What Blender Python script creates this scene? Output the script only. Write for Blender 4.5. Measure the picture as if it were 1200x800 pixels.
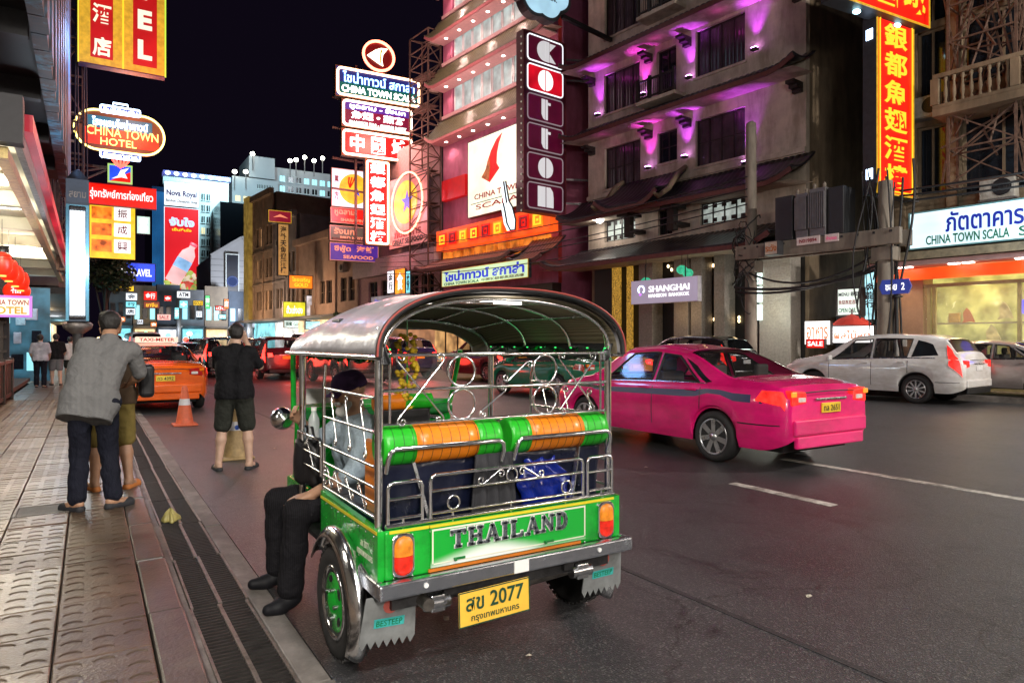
import bpy, bmesh, math, random
import numpy as np
from mathutils import Vector, Matrix

for _o in list(bpy.data.objects):
    bpy.data.objects.remove(_o)
scene = bpy.context.scene
COL = scene.collection
RND = random.Random(11)
rad = math.radians
sin, cos, pi = math.sin, math.cos, math.pi

# ------------------------------------------------------------------ camera
YAW = rad(31.75)
CAM_H = 1.5
cam_d = bpy.data.cameras.new('camera')
cam_d.lens = 24.0
cam_d.sensor_width = 36.0
cam_d.clip_start = 0.05
cam_d.clip_end = 2000.0
cam_o = bpy.data.objects.new('camera', cam_d)
cam_o.location = (0, 0, CAM_H)
cam_o.rotation_euler = (rad(90), 0, -YAW)
COL.objects.link(cam_o)
scene.camera = cam_o
cam_d.dof.use_dof = False

# ------------------------------------------------------------------ world: a moonless city night
world = bpy.data.worlds.new('World')
scene.world = world
world.use_nodes = True
_bg = world.node_tree.nodes['Background']
_bg.inputs['Color'].default_value = (0.0034, 0.0022, 0.0056, 1)
_bg.inputs['Strength'].default_value = 1.0

scene.view_settings.view_transform = 'Standard'
scene.view_settings.look = 'None'
scene.view_settings.gamma = 1.0
scene.view_settings.exposure = 0.15
scene.render.engine = 'CYCLES'
scene.cycles.use_denoising = True
scene.cycles.max_bounces = 6
scene.cycles.diffuse_bounces = 3
scene.cycles.glossy_bounces = 3
scene.cycles.transmission_bounces = 5
scene.cycles.transparent_max_bounces = 6
scene.cycles.sample_clamp_indirect = 4.0
scene.cycles.sample_clamp_direct = 0.0
scene.cycles.caustics_reflective = False
scene.cycles.caustics_refractive = False

LIGHTS = []
def lamp(kind, loc, power, col=(1, 1, 1), size=0.2, aim=None, angle=90, blend=0.5, name='lamp_light'):
    d = bpy.data.lights.new(name, kind)
    d.energy = power
    d.color = col
    if kind == 'AREA':
        d.shape = 'DISK'
        d.size = size
    else:
        d.shadow_soft_size = size
    if kind == 'SPOT':
        d.spot_size = rad(angle)
        d.spot_blend = blend
    o = bpy.data.objects.new(name, d)
    o.location = loc
    if aim is not None:
        o.rotation_euler = (Vector(aim) - Vector(loc)).to_track_quat('-Z', 'Y').to_euler()
    COL.objects.link(o)
    LIGHTS.append(o)
    return o

# ------------------------------------------------------------------ pixel rays onto real planes
FPX = 800.0
def ray(px, py):
    u = (px - 600) / FPX
    v = (400 - py) / FPX
    return Vector((sin(YAW) + u * cos(YAW), cos(YAW) - u * sin(YAW), v))
CAMP = Vector((0, 0, CAM_H))
def gp(px, py, z=0.0):
    r = ray(px, py)
    return CAMP + r * ((z - CAM_H) / r.z)
def onX(px, py, X):
    r = ray(px, py)
    return CAMP + r * (X / r.x)
def onY(px, py, Y):
    r = ray(px, py)
    return CAMP + r * (Y / r.y)

# the right side of the street runs at a slight angle to the near kerb
RROT = rad(6.5)
RO = Vector((21.0, 15.6, 0.0))
RM = Matrix.Translation(RO) @ Matrix.Rotation(RROT, 4, 'Z')
RMI = RM.inverted()
def fac(px, py, off=0.0):
    """pixel -> (y, z) in the right-side street frame on the plane local x = off"""
    a = RMI @ CAMP
    d = (RMI.to_3x3() @ ray(px, py))
    t = (off - a.x) / d.x
    p = a + d * t
    return p.y, p.z
def perpR(px, py, yl):
    """pixel -> (x, z) in the right-side frame on the plane local y = yl"""
    a = RMI @ CAMP
    d = (RMI.to_3x3() @ ray(px, py))
    t = (yl - a.y) / d.y
    p = a + d * t
    return p.x, p.z

# ------------------------------------------------------------------ materials
MATS = {}
def _new(name):
    m = bpy.data.materials.new(name)
    m.use_nodes = True
    nt = m.node_tree
    return m, nt, nt.nodes['Principled BSDF']

def M(name, col=None, rough=0.6, metal=0.0, var=0.18, scale=6.0, bump=0.08, bscale=None, coat=0.0,
      alpha=1.0, spec=0.5, rvar=0.15, dist=0.01, stretch=None, trans=0.0, orand=False, stain=0.0, sscale=(1.1, 1.1, 1.1)):
    if name in MATS:
        return MATS[name]
    m, nt, p = _new(name)
    N, L = nt.nodes, nt.links
    tc = N.new('ShaderNodeTexCoord')
    src = tc.outputs['Object']
    if orand:
        oi = N.new('ShaderNodeObjectInfo')
        vm = N.new('ShaderNodeVectorMath'); vm.operation = 'SCALE'
        vm.inputs[0].default_value = (37.0, 71.0, 13.0)
        L.new(oi.outputs['Random'], vm.inputs['Scale'])
        va = N.new('ShaderNodeVectorMath'); va.operation = 'ADD'
        L.new(src, va.inputs[0]); L.new(vm.outputs['Vector'], va.inputs[1])
        src = va.outputs['Vector']
    if stretch:
        mp = N.new('ShaderNodeMapping')
        mp.inputs['Scale'].default_value = stretch
        L.new(src, mp.inputs['Vector'])
        src = mp.outputs['Vector']
    nz = N.new('ShaderNodeTexNoise')
    nz.inputs['Scale'].default_value = scale
    nz.inputs['Detail'].default_value = 6
    nz.inputs['Roughness'].default_value = 0.62
    L.new(src, nz.inputs['Vector'])
    rp = N.new('ShaderNodeValToRGB')
    c = col
    rp.color_ramp.elements[0].position = 0.3
    rp.color_ramp.elements[1].position = 0.72
    rp.color_ramp.elements[0].color = (c[0] * (1 - var), c[1] * (1 - var), c[2] * (1 - var), 1)
    rp.color_ramp.elements[1].color = (min(1, c[0] * (1 + var)), min(1, c[1] * (1 + var)), min(1, c[2] * (1 + var)), 1)
    L.new(nz.outputs['Fac'], rp.inputs['Fac'])
    colo = rp.outputs['Color']
    if stain:
        ge = N.new('ShaderNodeNewGeometry'); sm = N.new('ShaderNodeMapping'); sm.inputs['Scale'].default_value = sscale
        L.new(ge.outputs['Position'], sm.inputs['Vector'])
        sn = N.new('ShaderNodeTexNoise'); sn.inputs['Scale'].default_value = 1.0; sn.inputs['Detail'].default_value = 9; sn.inputs['Roughness'].default_value = .68
        L.new(sm.outputs['Vector'], sn.inputs['Vector'])
        sr = N.new('ShaderNodeValToRGB'); e = sr.color_ramp.elements
        e[0].position = .36; e[1].position = .58; v = 1 - stain
        e[0].color = (v, v * .96, v * .90, 1); e[1].color = (1, 1, 1, 1)
        L.new(sn.outputs['Fac'], sr.inputs['Fac'])
        mm = N.new('ShaderNodeMix'); mm.data_type = 'RGBA'; mm.blend_type = 'MULTIPLY'; mm.inputs['Factor'].default_value = 1
        L.new(colo, mm.inputs[6]); L.new(sr.outputs['Color'], mm.inputs[7]); colo = mm.outputs[2]
    L.new(colo, p.inputs['Base Color'])
    mr = N.new('ShaderNodeMapRange')
    mr.inputs['To Min'].default_value = max(0.02, rough - rvar * rough)
    mr.inputs['To Max'].default_value = min(1, rough + rvar * rough)
    L.new(nz.outputs['Fac'], mr.inputs['Value'])
    L.new(mr.outputs['Result'], p.inputs['Roughness'])
    p.inputs['Metallic'].default_value = metal
    p.inputs['Specular IOR Level'].default_value = spec
    p.inputs['Coat Weight'].default_value = coat
    p.inputs['Coat Roughness'].default_value = 0.06
    p.inputs['Alpha'].default_value = alpha
    p.inputs['Transmission Weight'].default_value = trans
    if bump > 0:
        n2 = N.new('ShaderNodeTexNoise')
        n2.inputs['Scale'].default_value = bscale or scale * 6
        n2.inputs['Detail'].default_value = 4
        L.new(src, n2.inputs['Vector'])
        b = N.new('ShaderNodeBump')
        b.inputs['Strength'].default_value = bump
        b.inputs['Distance'].default_value = dist
        L.new(n2.outputs['Fac'], b.inputs['Height'])
        L.new(b.outputs['Normal'], p.inputs['Normal'])
    MATS[name] = m
    return m

def E(name, col, s=1.0, var=0.0, scale=2.0):
    """a surface that gives off light (lamp, lit sign face, neon)"""
    if name in MATS:
        return MATS[name]
    m, nt, p = _new(name)
    N, L = nt.nodes, nt.links
    p.inputs['Base Color'].default_value = (col[0] * .4, col[1] * .4, col[2] * .4, 1)
    p.inputs['Roughness'].default_value = 0.4
    p.inputs['Emission Color'].default_value = (*col, 1)
    p.inputs['Emission Strength'].default_value = s
    if var > 0:
        tc = N.new('ShaderNodeTexCoord')
        nz = N.new('ShaderNodeTexNoise')
        nz.inputs['Scale'].default_value = scale
        nz.inputs['Detail'].default_value = 2
        L.new(tc.outputs['Object'], nz.inputs['Vector'])
        mr = N.new('ShaderNodeMapRange')
        mr.inputs['From Min'].default_value = 0.3
        mr.inputs['From Max'].default_value = 0.7
        mr.inputs['To Min'].default_value = s * (1 - var)
        mr.inputs['To Max'].default_value = s * (1 + var)
        L.new(nz.outputs['Fac'], mr.inputs['Value'])
        L.new(mr.outputs['Result'], p.inputs['Emission Strength'])
    MATS[name] = m
    return m

# ------------------------------------------------------------------ mesh builder
BASE = {}
def V3(p):
    return Vector(p)

class MB:
    def __init__(s):
        s.v, s.f, s.sm = [], [], []
    def add(s, vs, fs, smooth=False):
        o = len(s.v)
        s.v += [tuple(v) for v in vs]
        s.f += [tuple(i + o for i in f) for f in fs]
        s.sm += [smooth] * len(fs)
        return s
    def box(s, x0, y0, z0, x1, y1, z1):
        if x0 > x1: x0, x1 = x1, x0
        if y0 > y1: y0, y1 = y1, y0
        if z0 > z1: z0, z1 = z1, z0
        vs = [(x0, y0, z0), (x1, y0, z0), (x1, y1, z0), (x0, y1, z0), (x0, y0, z1), (x1, y0, z1), (x1, y1, z1), (x0, y1, z1)]
        return s.add(vs, [(0, 3, 2, 1), (4, 5, 6, 7), (0, 1, 5, 4), (1, 2, 6, 5), (2, 3, 7, 6), (3, 0, 4, 7)])
    def cbox(s, c, sz, mat=None):
        a = [x / 2 for x in sz]
        vs = [Vector((i * a[0], j * a[1], k * a[2])) for k in (-1, 1) for j in (-1, 1) for i in (-1, 1)]
        c = Vector(c)
        vs = [(mat @ v if mat else v) + c for v in vs]
        return s.add(vs, [(0, 2, 3, 1), (4, 5, 7, 6), (0, 1, 5, 4), (1, 3, 7, 5), (3, 2, 6, 7), (2, 0, 4, 6)])
    def beam(s, p0, p1, w, h=None, up=(0, 0, 1)):
        h = h or w
        p0, p1 = Vector(p0), Vector(p1)
        d = (p1 - p0)
        if d.length < 1e-6: return s
        d.normalize()
        u = Vector(up)
        if abs(d.dot(u)) > .98: u = Vector((1, 0, 0))
        a = d.cross(u).normalized(); b = a.cross(d).normalized()
        vs = []
        for p in (p0, p1):
            for i, j in ((-1, -1), (1, -1), (1, 1), (-1, 1)):
                vs.append(p + a * i * w / 2 + b * j * h / 2)
        return s.add(vs, [(3, 2, 1, 0), (4, 5, 6, 7), (0, 1, 5, 4), (1, 2, 6, 5), (2, 3, 7, 6), (3, 0, 4, 7)])
    def tube(s, pts, r, n=6, closed=False, smooth=True, caps=True):
        P = [Vector(p) for p in pts]
        m = len(P)
        rs = r if isinstance(r, (list, tuple)) else [r] * m
        vs, fs = [], []
        ref = None
        for i in range(m):
            if closed:
                d = P[(i + 1) % m] - P[i - 1]
            else:
                d = P[min(i + 1, m - 1)] - P[max(i - 1, 0)]
            if d.length < 1e-9: d = Vector((0, 0, 1))
            d.normalize()
            if ref is None:
                ref = Vector((0, 0, 1)) if abs(d.z) < .9 else Vector((1, 0, 0))
                a = d.cross(ref).normalized()
            else:
                a = (a - d * a.dot(d))
                if a.length < 1e-6: a = d.cross(Vector((.3, .8, .2)))
                a.normalize()
            b = d.cross(a)
            for k in range(n):
                t = 2 * pi * k / n
                vs.append(P[i] + (a * cos(t) + b * sin(t)) * rs[i])
        seg = m if closed else m - 1
        for i in range(seg):
            j = (i + 1) % m
            for k in range(n):
                l = (k + 1) % n
                fs.append((i * n + k, i * n + l, j * n + l, j * n + k))
        s.add(vs, fs, smooth)
        if caps and not closed:
            s.add([vs[k] for k in range(n)], [tuple(range(n - 1, -1, -1))])
            s.add([vs[(m - 1) * n + k] for k in range(n)], [tuple(range(n))])
        return s
    def cyl(s, p0, p1, r0, r1=None, n=12, smooth=True):
        return s.tube([p0, p1], [r0, r0 if r1 is None else r1], n, False, smooth)
    def lathe(s, prof, n=20, mat=None, smooth=True):
        vs, fs = [], []
        for r, z in prof:
            for k in range(n):
                t = 2 * pi * k / n
                v = Vector((r * cos(t), r * sin(t), z))
                vs.append(mat @ v if mat else v)
        for i in range(len(prof) - 1):
            for k in range(n):
                l = (k + 1) % n
                fs.append((i * n + k, i * n + l, (i + 1) * n + l, (i + 1) * n + k))
        s.add(vs, fs, smooth)
        if prof[0][0] > 1e-5: s.add(vs[:n], [tuple(range(n - 1, -1, -1))])
        if prof[-1][0] > 1e-5: s.add(vs[-n:], [tuple(range(n))])
        return s
    def prism(s, poly, d0, d1, plane='xz', mat=None, smooth=False):
        """polygon in a plane, extruded along the third axis from d0 to d1"""
        def mk(a, b, d):
            v = {'xz': (a, d, b), 'xy': (a, b, d), 'yz': (d, a, b)}[plane]
            v = Vector(v)
            return mat @ v if mat else v
        n = len(poly)
        vs = [mk(a, b, d0) for a, b in poly] + [mk(a, b, d1) for a, b in poly]
        fs = [tuple(range(n - 1, -1, -1)), tuple(range(n, 2 * n))]
        s.add(vs, fs)
        s.add(vs, [(i, (i + 1) % n, n + (i + 1) % n, n + i) for i in range(n)], smooth)
        return s
    def grid(s, f, nu, nv, smooth=True):
        vs = [f(i / nu, j / nv) for j in range(nv + 1) for i in range(nu + 1)]
        fs = [(j * (nu + 1) + i, j * (nu + 1) + i + 1, (j + 1) * (nu + 1) + i + 1, (j + 1) * (nu + 1) + i)
              for j in range(nv) for i in range(nu)]
        return s.add(vs, fs, smooth)
    def ell(s, c, r, n=12, m=8):
        c = Vector(c)
        vs = [c + Vector((r[0] * sin(pi * j / m) * cos(2 * pi * i / n), r[1] * sin(pi * j / m) * sin(2 * pi * i / n), r[2] * cos(pi * j / m)))
              for j in range(m + 1) for i in range(n)]
        fs = [(j * n + i, (j + 1) * n + i, (j + 1) * n + (i + 1) % n, j * n + (i + 1) % n) for j in range(m) for i in range(n)]
        return s.add(vs, fs, True)
    def mirror_x(s):
        n = len(s.v)
        s.v += [(-x, y, z) for x, y, z in s.v]
        s.f += [tuple(reversed([i + n for i in f])) for f in list(s.f)]
        s.sm += list(s.sm)
        return s
    def build(s, name, mat, parent=None, base=None, bevel=0.0, seg=2, solid=0.0, kind=None, recalc=False, frame=None):
        b = Vector(base) if base is not None else (BASE.get(parent.name, Vector((0, 0, 0))) if parent else Vector((0, 0, 0)))
        me = bpy.data.meshes.new(name)
        me.from_pydata([(x - b.x, y - b.y, z - b.z) for x, y, z in s.v], [], s.f)
        me.polygons.foreach_set('use_smooth', s.sm)
        if recalc:
            bm = bmesh.new(); bm.from_mesh(me)
            bmesh.ops.remove_doubles(bm, verts=bm.verts, dist=1e-5)
            bmesh.ops.recalc_face_normals(bm, faces=bm.faces)
            bm.to_mesh(me); bm.free()
        me.materials.append(mat)
        me.update()
        o = bpy.data.objects.new(name, me)
        COL.objects.link(o)
        if parent:
            o.parent = parent
            BASE[o.name] = b
        else:
            o.location = b
            if frame is not None:
                o.matrix_world = frame @ Matrix.Translation(b)
            BASE[o.name] = b
        if solid:
            md = o.modifiers.new('solid', 'SOLIDIFY'); md.thickness = solid; md.offset = 0
        if bevel:
            md = o.modifiers.new('bevel', 'BEVEL'); md.width = bevel; md.segments = seg; md.limit_method = 'ANGLE'; md.angle_limit = rad(35)
        if kind: o['kind'] = kind
        return o

def tag(o, label, cat, group=None):
    o['label'] = label; o['category'] = cat
    if group: o['group'] = group
    return o
def struct(o):
    o['kind'] = 'structure'; return o
def thing(name, loc, label, cat, group=None, rotz=0.0, frame=None):
    """an Empty at the thing's base; children are authored in the same frame coordinates"""
    o = bpy.data.objects.new(name, None)
    o.empty_display_size = 0.2
    COL.objects.link(o)
    if frame is not None:
        o.matrix_world = frame @ Matrix.Translation(Vector(loc))
        BASE[o.name] = Vector(loc)
    else:
        o.location = loc
        o.rotation_euler = (0, 0, rotz)
        BASE[o.name] = Vector((0, 0, 0)) if rotz or frame == 0 else Vector((0, 0, 0))
    return tag(o, label, cat, group)
def thingW(name, loc, label, cat, group=None):
    """thing whose children are authored in world coordinates"""
    o = thing(name, loc, label, cat, group)
    BASE[o.name] = Vector(loc)
    return o
def copy_tree(o, parent=None):
    c = o.copy()
    COL.objects.link(c)
    if parent: c.parent = parent
    for ch in list(o.children): copy_tree(ch, c)
    return c

# ------------------------------------------------------------------ lettering
_TXT = {}
def txt_mesh(body, bold=0.0, res=3, line=1.0):
    key = (body, bold, res, line)
    if key not in _TXT:
        c = bpy.data.curves.new('lettering', 'FONT')
        c.body = body; c.size = 1; c.resolution_u = res; c.align_x = 'CENTER'; c.space_line = line
        c.offset = bold
        o = bpy.data.objects.new('lettering', c)
        COL.objects.link(o)
        dg = bpy.context.evaluated_depsgraph_get(); dg.update()
        m = bpy.data.meshes.new_from_object(o.evaluated_get(dg))
        vs = [(v.co.x, v.co.y) for v in m.vertices]
        fs = [tuple(p.vertices) for p in m.polygons]
        bpy.data.objects.remove(o); bpy.data.curves.remove(c); bpy.data.meshes.remove(m)
        _TXT[key] = (vs, fs)
    return _TXT[key]
def TXT(parent, body, x, z, w, h, y, mat, bold=0.0, d=0.006, name='lettering', line=1.0, mirror=False, res=3, skew=0.0):
    """flat lettering in the parent's local xz plane, centred on x,z, facing -y; front at y-d, given real thickness"""
    vs, fs = txt_mesh(body, bold, res, line)
    xs = [v[0] for v in vs]; zs = [v[1] for v in vs]
    x0, x1, z0, z1 = min(xs), max(xs), min(zs), max(zs)
    sx = w / max(1e-6, x1 - x0); sz = h / max(1e-6, z1 - z0)
    P = [((a - (x0 + x1) / 2) * sx + ((b - (z0 + z1) / 2) * sz) * skew, (b - (z0 + z1) / 2) * sz) for a, b in vs]
    if mirror: P = [(-a, b) for a, b in P]
    mb = MB()
    mb.add([(x + a, y - d, z + b) for a, b in P], fs if not mirror else [tuple(reversed(f)) for f in fs])
    o = mb.build(name, mat, parent, base=(0, 0, 0))
    md = o.modifiers.new('solid', 'SOLIDIFY'); md.thickness = d * .8; md.offset = -1
    return o
# ================================================================== the setting: ground, road, pavement
m_earth = M('bare_ground', (.05, .048, .045), .9)
m_conc = M('gutter_concrete', (.20, .18, .165), .6, var=.4, scale=3, bump=.3, bscale=40, stain=.6, sscale=(2.2, 1.2, 2))
m_kerb = M('kerb_stone', (.10, .085, .072), .42, var=.45, scale=5, bump=.3, bscale=50, orand=True, stain=.5)
m_tile = M('paving_tile', (.120, .082, .056), .40, var=.34, scale=3.5, bump=.3, bscale=60, orand=True, stain=.55)
m_tile2 = M('paving_tile_worn', (.150, .108, .074), .36, var=.34, scale=3.0, bump=.3, bscale=55, orand=True, stain=.5)
m_tile3 = M('paving_tile_dark', (.11, .065, .045), .45, var=.4, scale=3.0, bump=.3, bscale=55, orand=True, stain=.5)
m_iron = M('cast_iron', (.022, .019, .017), .7, metal=.3, var=.5, scale=14, bump=.3, bscale=90, orand=True)
m_rail = M('worn_iron_edge', (.20, .17, .15), .5, metal=.5, var=.45, scale=18, bump=.3, bscale=70, orand=True)
m_pit = M('drain_pit', (.012, .011, .010), .9)

def asphalt():
    m, nt, p = _new('asphalt')
    N, L = nt.nodes, nt.links
    tc = N.new('ShaderNodeTexCoord')
    def noise(sc, det=5, rough=.6, src=tc.outputs['Object']):
        n = N.new('ShaderNodeTexNoise'); n.inputs['Scale'].default_value = sc
        n.inputs['Detail'].default_value = det; n.inputs['Roughness'].default_value = rough
        L.new(src, n.inputs['Vector']); return n
    mp = N.new('ShaderNodeMapping'); mp.inputs['Scale'].default_value = (1, .12, 1)
    L.new(tc.outputs['Object'], mp.inputs['Vector'])
    big = noise(.55, 6, .65, mp.outputs['Vector'])       # long wheel-worn streaks
    patch = noise(.9, 7, .7)
    fine = noise(140, 3, .7)
    vor = N.new('ShaderNodeTexVoronoi'); vor.inputs['Scale'].default_value = 130
    L.new(tc.outputs['Object'], vor.inputs['Vector'])
    r1 = N.new('ShaderNodeValToRGB')
    r1.color_ramp.elements[0].position = .32; r1.color_ramp.elements[1].position = .70
    r1.color_ramp.elements[0].color = (.020, .021, .023, 1); r1.color_ramp.elements[1].color = (.064, .064, .067, 1)
    mx = N.new('ShaderNodeMix'); mx.data_type = 'RGBA'; mx.blend_type = 'OVERLAY'; mx.inputs['Factor'].default_value = .55
    ad = N.new('ShaderNodeMath'); ad.operation = 'ADD'
    L.new(big.outputs['Fac'], ad.inputs[0]); L.new(patch.outputs['Fac'], ad.inputs[1])
    hf = N.new('ShaderNodeMath'); hf.operation = 'MULTIPLY'; hf.inputs[1].default_value = .5
    L.new(ad.outputs[0], hf.inputs[0]); L.new(hf.outputs[0], r1.inputs['Fac'])
    L.new(r1.outputs['Color'], mx.inputs[6]); L.new(fine.outputs['Color'], mx.inputs[7])
    # sparse pale stone chips in the surface
    sp = N.new('ShaderNodeValToRGB')
    sp.color_ramp.elements[0].position = .86; sp.color_ramp.elements[1].position = .94
    vc = N.new('ShaderNodeSeparateColor'); L.new(vor.outputs['Color'], vc.inputs['Color'])
    L.new(vc.outputs['Red'], sp.inputs['Fac'])
    mx2 = N.new('ShaderNodeMix'); mx2.data_type = 'RGBA'
    ml = N.new('ShaderNodeMath'); ml.operation = 'MULTIPLY'; ml.inputs[1].default_value = .38
    L.new(sp.outputs['Color'], ml.inputs[0]); L.new(ml.outputs[0], mx2.inputs['Factor'])
    L.new(mx.outputs[2], mx2.inputs[6]); mx2.inputs[7].default_value = (.26, .25, .24, 1)
    # oil drips along the lanes and hairline cracks
    cr = N.new('ShaderNodeTexVoronoi'); cr.feature = 'DISTANCE_TO_EDGE'; cr.inputs['Scale'].default_value = .55
    wz = N.new('ShaderNodeVectorMath'); wz.operation = 'ADD'
    L.new(tc.outputs['Object'], wz.inputs[0]); L.new(patch.outputs['Color'], wz.inputs[1]); L.new(wz.outputs['Vector'], cr.inputs['Vector'])
    c1 = N.new('ShaderNodeValToRGB'); c1.color_ramp.elements[0].color = (.35, .35, .35, 1); c1.color_ramp.elements[1].position = .012
    L.new(cr.outputs['Distance'], c1.inputs['Fac'])
    oil = noise(2.3, 6, .7); o1 = N.new('ShaderNodeValToRGB'); o1.color_ramp.elements[0].position = .30; o1.color_ramp.elements[1].position = .42
    o1.color_ramp.elements[0].color = (.45, .45, .47, 1)
    L.new(oil.outputs['Fac'], o1.inputs['Fac'])
    m3 = N.new('ShaderNodeMix'); m3.data_type = 'RGBA'; m3.blend_type = 'MULTIPLY'; m3.inputs['Factor'].default_value = 1
    m4 = N.new('ShaderNodeMix'); m4.data_type = 'RGBA'; m4.blend_type = 'MULTIPLY'; m4.inputs['Factor'].default_value = .8
    L.new(mx2.outputs[2], m3.inputs[6]); L.new(o1.outputs['Color'], m3.inputs[7])
    L.new(m3.outputs[2], m4.inputs[6]); L.new(c1.outputs['Color'], m4.inputs[7])
    L.new(m4.outputs[2], p.inputs['Base Color'])
    mr = N.new('ShaderNodeMapRange'); mr.inputs['To Min'].default_value = .22; mr.inputs['To Max'].default_value = .55
    L.new(hf.outputs[0], mr.inputs['Value']); L.new(mr.outputs['Result'], p.inputs['Roughness'])
    b = N.new('ShaderNodeBump'); b.inputs['Strength'].default_value = .55; b.inputs['Distance'].default_value = .006
    L.new(vor.outputs['Distance'], b.inputs['Height'])
    b2 = N.new('ShaderNodeBump'); b2.inputs['Strength'].default_value = .25; b2.inputs['Distance'].default_value = .02
    L.new(patch.outputs['Fac'], b2.inputs['Height']); L.new(b.outputs['Normal'], b2.inputs['Normal'])
    L.new(b2.outputs['Normal'], p.inputs['Normal'])
    return m
m_asph = asphalt()

struct(MB().box(-600, -300, -.45, 600, 900, -.40).build('ground', m_earth))
struct(MB().box(.92, -12, -.3, 40, 260, 0).build('road', m_asph))
struct(MB().box(-200, 30, -.3, .26, 260, -.004).build('side_road', m_asph))
struct(MB().box(.26, 30, -.3, .90, 260, -.006).build('road_edge', m_asph))
# drain pit and concrete gutter
struct(MB().box(.475, -12, -.30, .79, 30, -.22).build('drain_pit', m_pit))
struct(MB().box(.425, -12, -.3, .473, 30, .012).build('drain_lip', m_conc))
g = MB()
for i in range(14):
    y0 = -12 + i * 3.0
    g.box(.792, y0 + .006, -.3, .918 + RND.uniform(-.004, .012), y0 + 2.994, .004 + RND.uniform(-.003, .004))
struct(g.build('gutter', m_conc, bevel=.008))

# drain grates: one cast-iron panel after another
def make_grate():
    t = thing('drain_grate', (.633, 0, 0), 'dark slotted iron drain grate panel set in the gutter beside the kerb', 'drain grate', 'iron drain grates along the kerb')
    r = MB()
    r.box(-.155, .004, -.05, -.140, .996, .006)
    r.box(.140, .004, -.05, .155, .996, .006)
    r.build('grate_frame', m_rail, t, bevel=.002)
    MB().box(-.011, .004, -.05, .011, .996, .008).build('centre_rail', m_rail, t, bevel=.002)
    b = MB()
    for k in range(24):
        y = .02 + k * .0415
        for x0, x1 in ((-.139, -.012), (.012, .139)):
            b.box(x0, y, -.045, x1, y + .017, .001)
    o = b.build('grate_bars', m_iron, t); o['kind'] = 'stuff'
    return t
gr0 = make_grate()
ORD = 'nearest second third fourth fifth sixth seventh eighth ninth tenth eleventh twelfth thirteenth fourteenth fifteenth sixteenth seventeenth eighteenth nineteenth twentieth'.split()
for i in range(18):
    g = gr0 if i == 0 else copy_tree(gr0)
    g['label'] = 'dark slotted iron drain grate, ' + ORD[i] + ' panel of the kerbside row'
    g.location = (.633 + RND.uniform(-.006, .006), 2.2 + i * 1.0, RND.uniform(-.006, .003))
    g.rotation_euler = (RND.uniform(-.004, .004), RND.uniform(-.008, .008), RND.uniform(-.006, .006))

# pavement with its tiles; fan relief on every tile
PZ = .10
pav = struct(MB().box(-1.75, -12, -.3, .248, 30, PZ - .045).build('pavement', m_conc))
def tile_mesh(seed, mat):
    rr = random.Random(seed)
    mb = MB()
    a = .1915
    mb.add([(-a, -a, -.04), (a, -a, -.04), (a, a, -.04), (-a, a, -.04), (-a, -a, -.005), (a, -a, -.005), (a, a, -.005), (-a, a, -.005),
            (-a + .006, -a + .006, 0), (a - .006, -a + .006, 0), (a - .006, a - .006, 0), (-a + .006, a - .006, 0)],
           [(0, 1, 5, 4), (1, 2, 6, 5), (2, 3, 7, 6), (3, 0, 4, 7), (4, 5, 9, 8), (5, 6, 10, 9), (6, 7, 11, 10), (7, 4, 8, 11), (8, 9, 10, 11)])
    for i in range(3):
        for j in range(3):
            if rr.random() < .07: continue
            cx = -.127 + i * .127; cy = -.135 + j * .127
            vs = []
            n = 6
            for k in range(n + 1):
                t = pi * (.08 + .84 * k / n)
                w = .010 * sin(pi * (.08 + .84 * k / n)) + .002
                for rr_, zz in ((.044 - w, .0005), (.044, .0060), (.044 + w * .8, .0005)):
                    vs.append((cx + rr_ * cos(t), cy + rr_ * sin(t) * .8, zz))
            fs = []
            for k in range(n):
                for q in range(2):
                    fs.append((k * 3 + q, k * 3 + q + 1, k * 3 + q + 4, k * 3 + q + 3))
            mb.add(vs, fs, True)
    o = mb.build('tile', mat, pav, base=(0, 0, 0))
    return o
t_src = [tile_mesh(1, m_tile), tile_mesh(2, m_tile2), tile_mesh(3, m_tile3), tile_mesh(4, m_tile)]
used = set()
cover_at = (-.335, 6.9)
for iy in range(46):
    y = 2.2 + iy * .39
    for ix in range(5):
        x = .055 - ix * .39
        if ix == 1 and iy in (12,):      # the plain cover slab
            continue
        k = RND.choice([0, 0, 1, 1, 1, 3, 2]) if ix != 0 else RND.choice([0, 2, 2, 3, 0])
        if k not in used:
            o = t_src[k]; used.add(k)
        else:
            o = t_src[k].copy(); COL.objects.link(o)
        o.location = (x, y, PZ + RND.uniform(-.004, .004))
        o.rotation_euler = (RND.uniform(-.009, .009), RND.uniform(-.009, .009), RND.uniform(-.006, .006))
b = MB()
for iy in range(48, 74):
    y = 2.2 + (iy - 2) * .39
    for ix in range(5):
        x = .055 - ix * .39
        b.box(x - .19, y - .19, PZ - .04, x + .19, y + .19, PZ + RND.uniform(-.004, .004))
o = b.build('tile_field', m_tile, pav); o['kind'] = 'stuff'
cv = thingW('manhole_cover', (-.335, 6.88, PZ), 'plain grey concrete cover slab with pale rim among the pavement tiles', 'manhole cover')
MB().box(-.50, 6.72, PZ - .04, -.17, 7.04, PZ + .004).build('cover_slab', M('cover_concrete', (.10, .10, .09), .7, var=.35, scale=6, bump=.3), cv, bevel=.004)
fr = MB()
for a in ((-.53, 6.69, -.50, 7.07), (-.17, 6.69, -.14, 7.07), (-.50, 6.69, -.17, 6.72), (-.50, 7.04, -.17, 7.07)):
    fr.box(a[0] + .002, a[1], PZ - .04, a[2] - .002, a[3], PZ + .008)
fr.build('cover_rim', m_conc, cv, bevel=.003)
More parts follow.
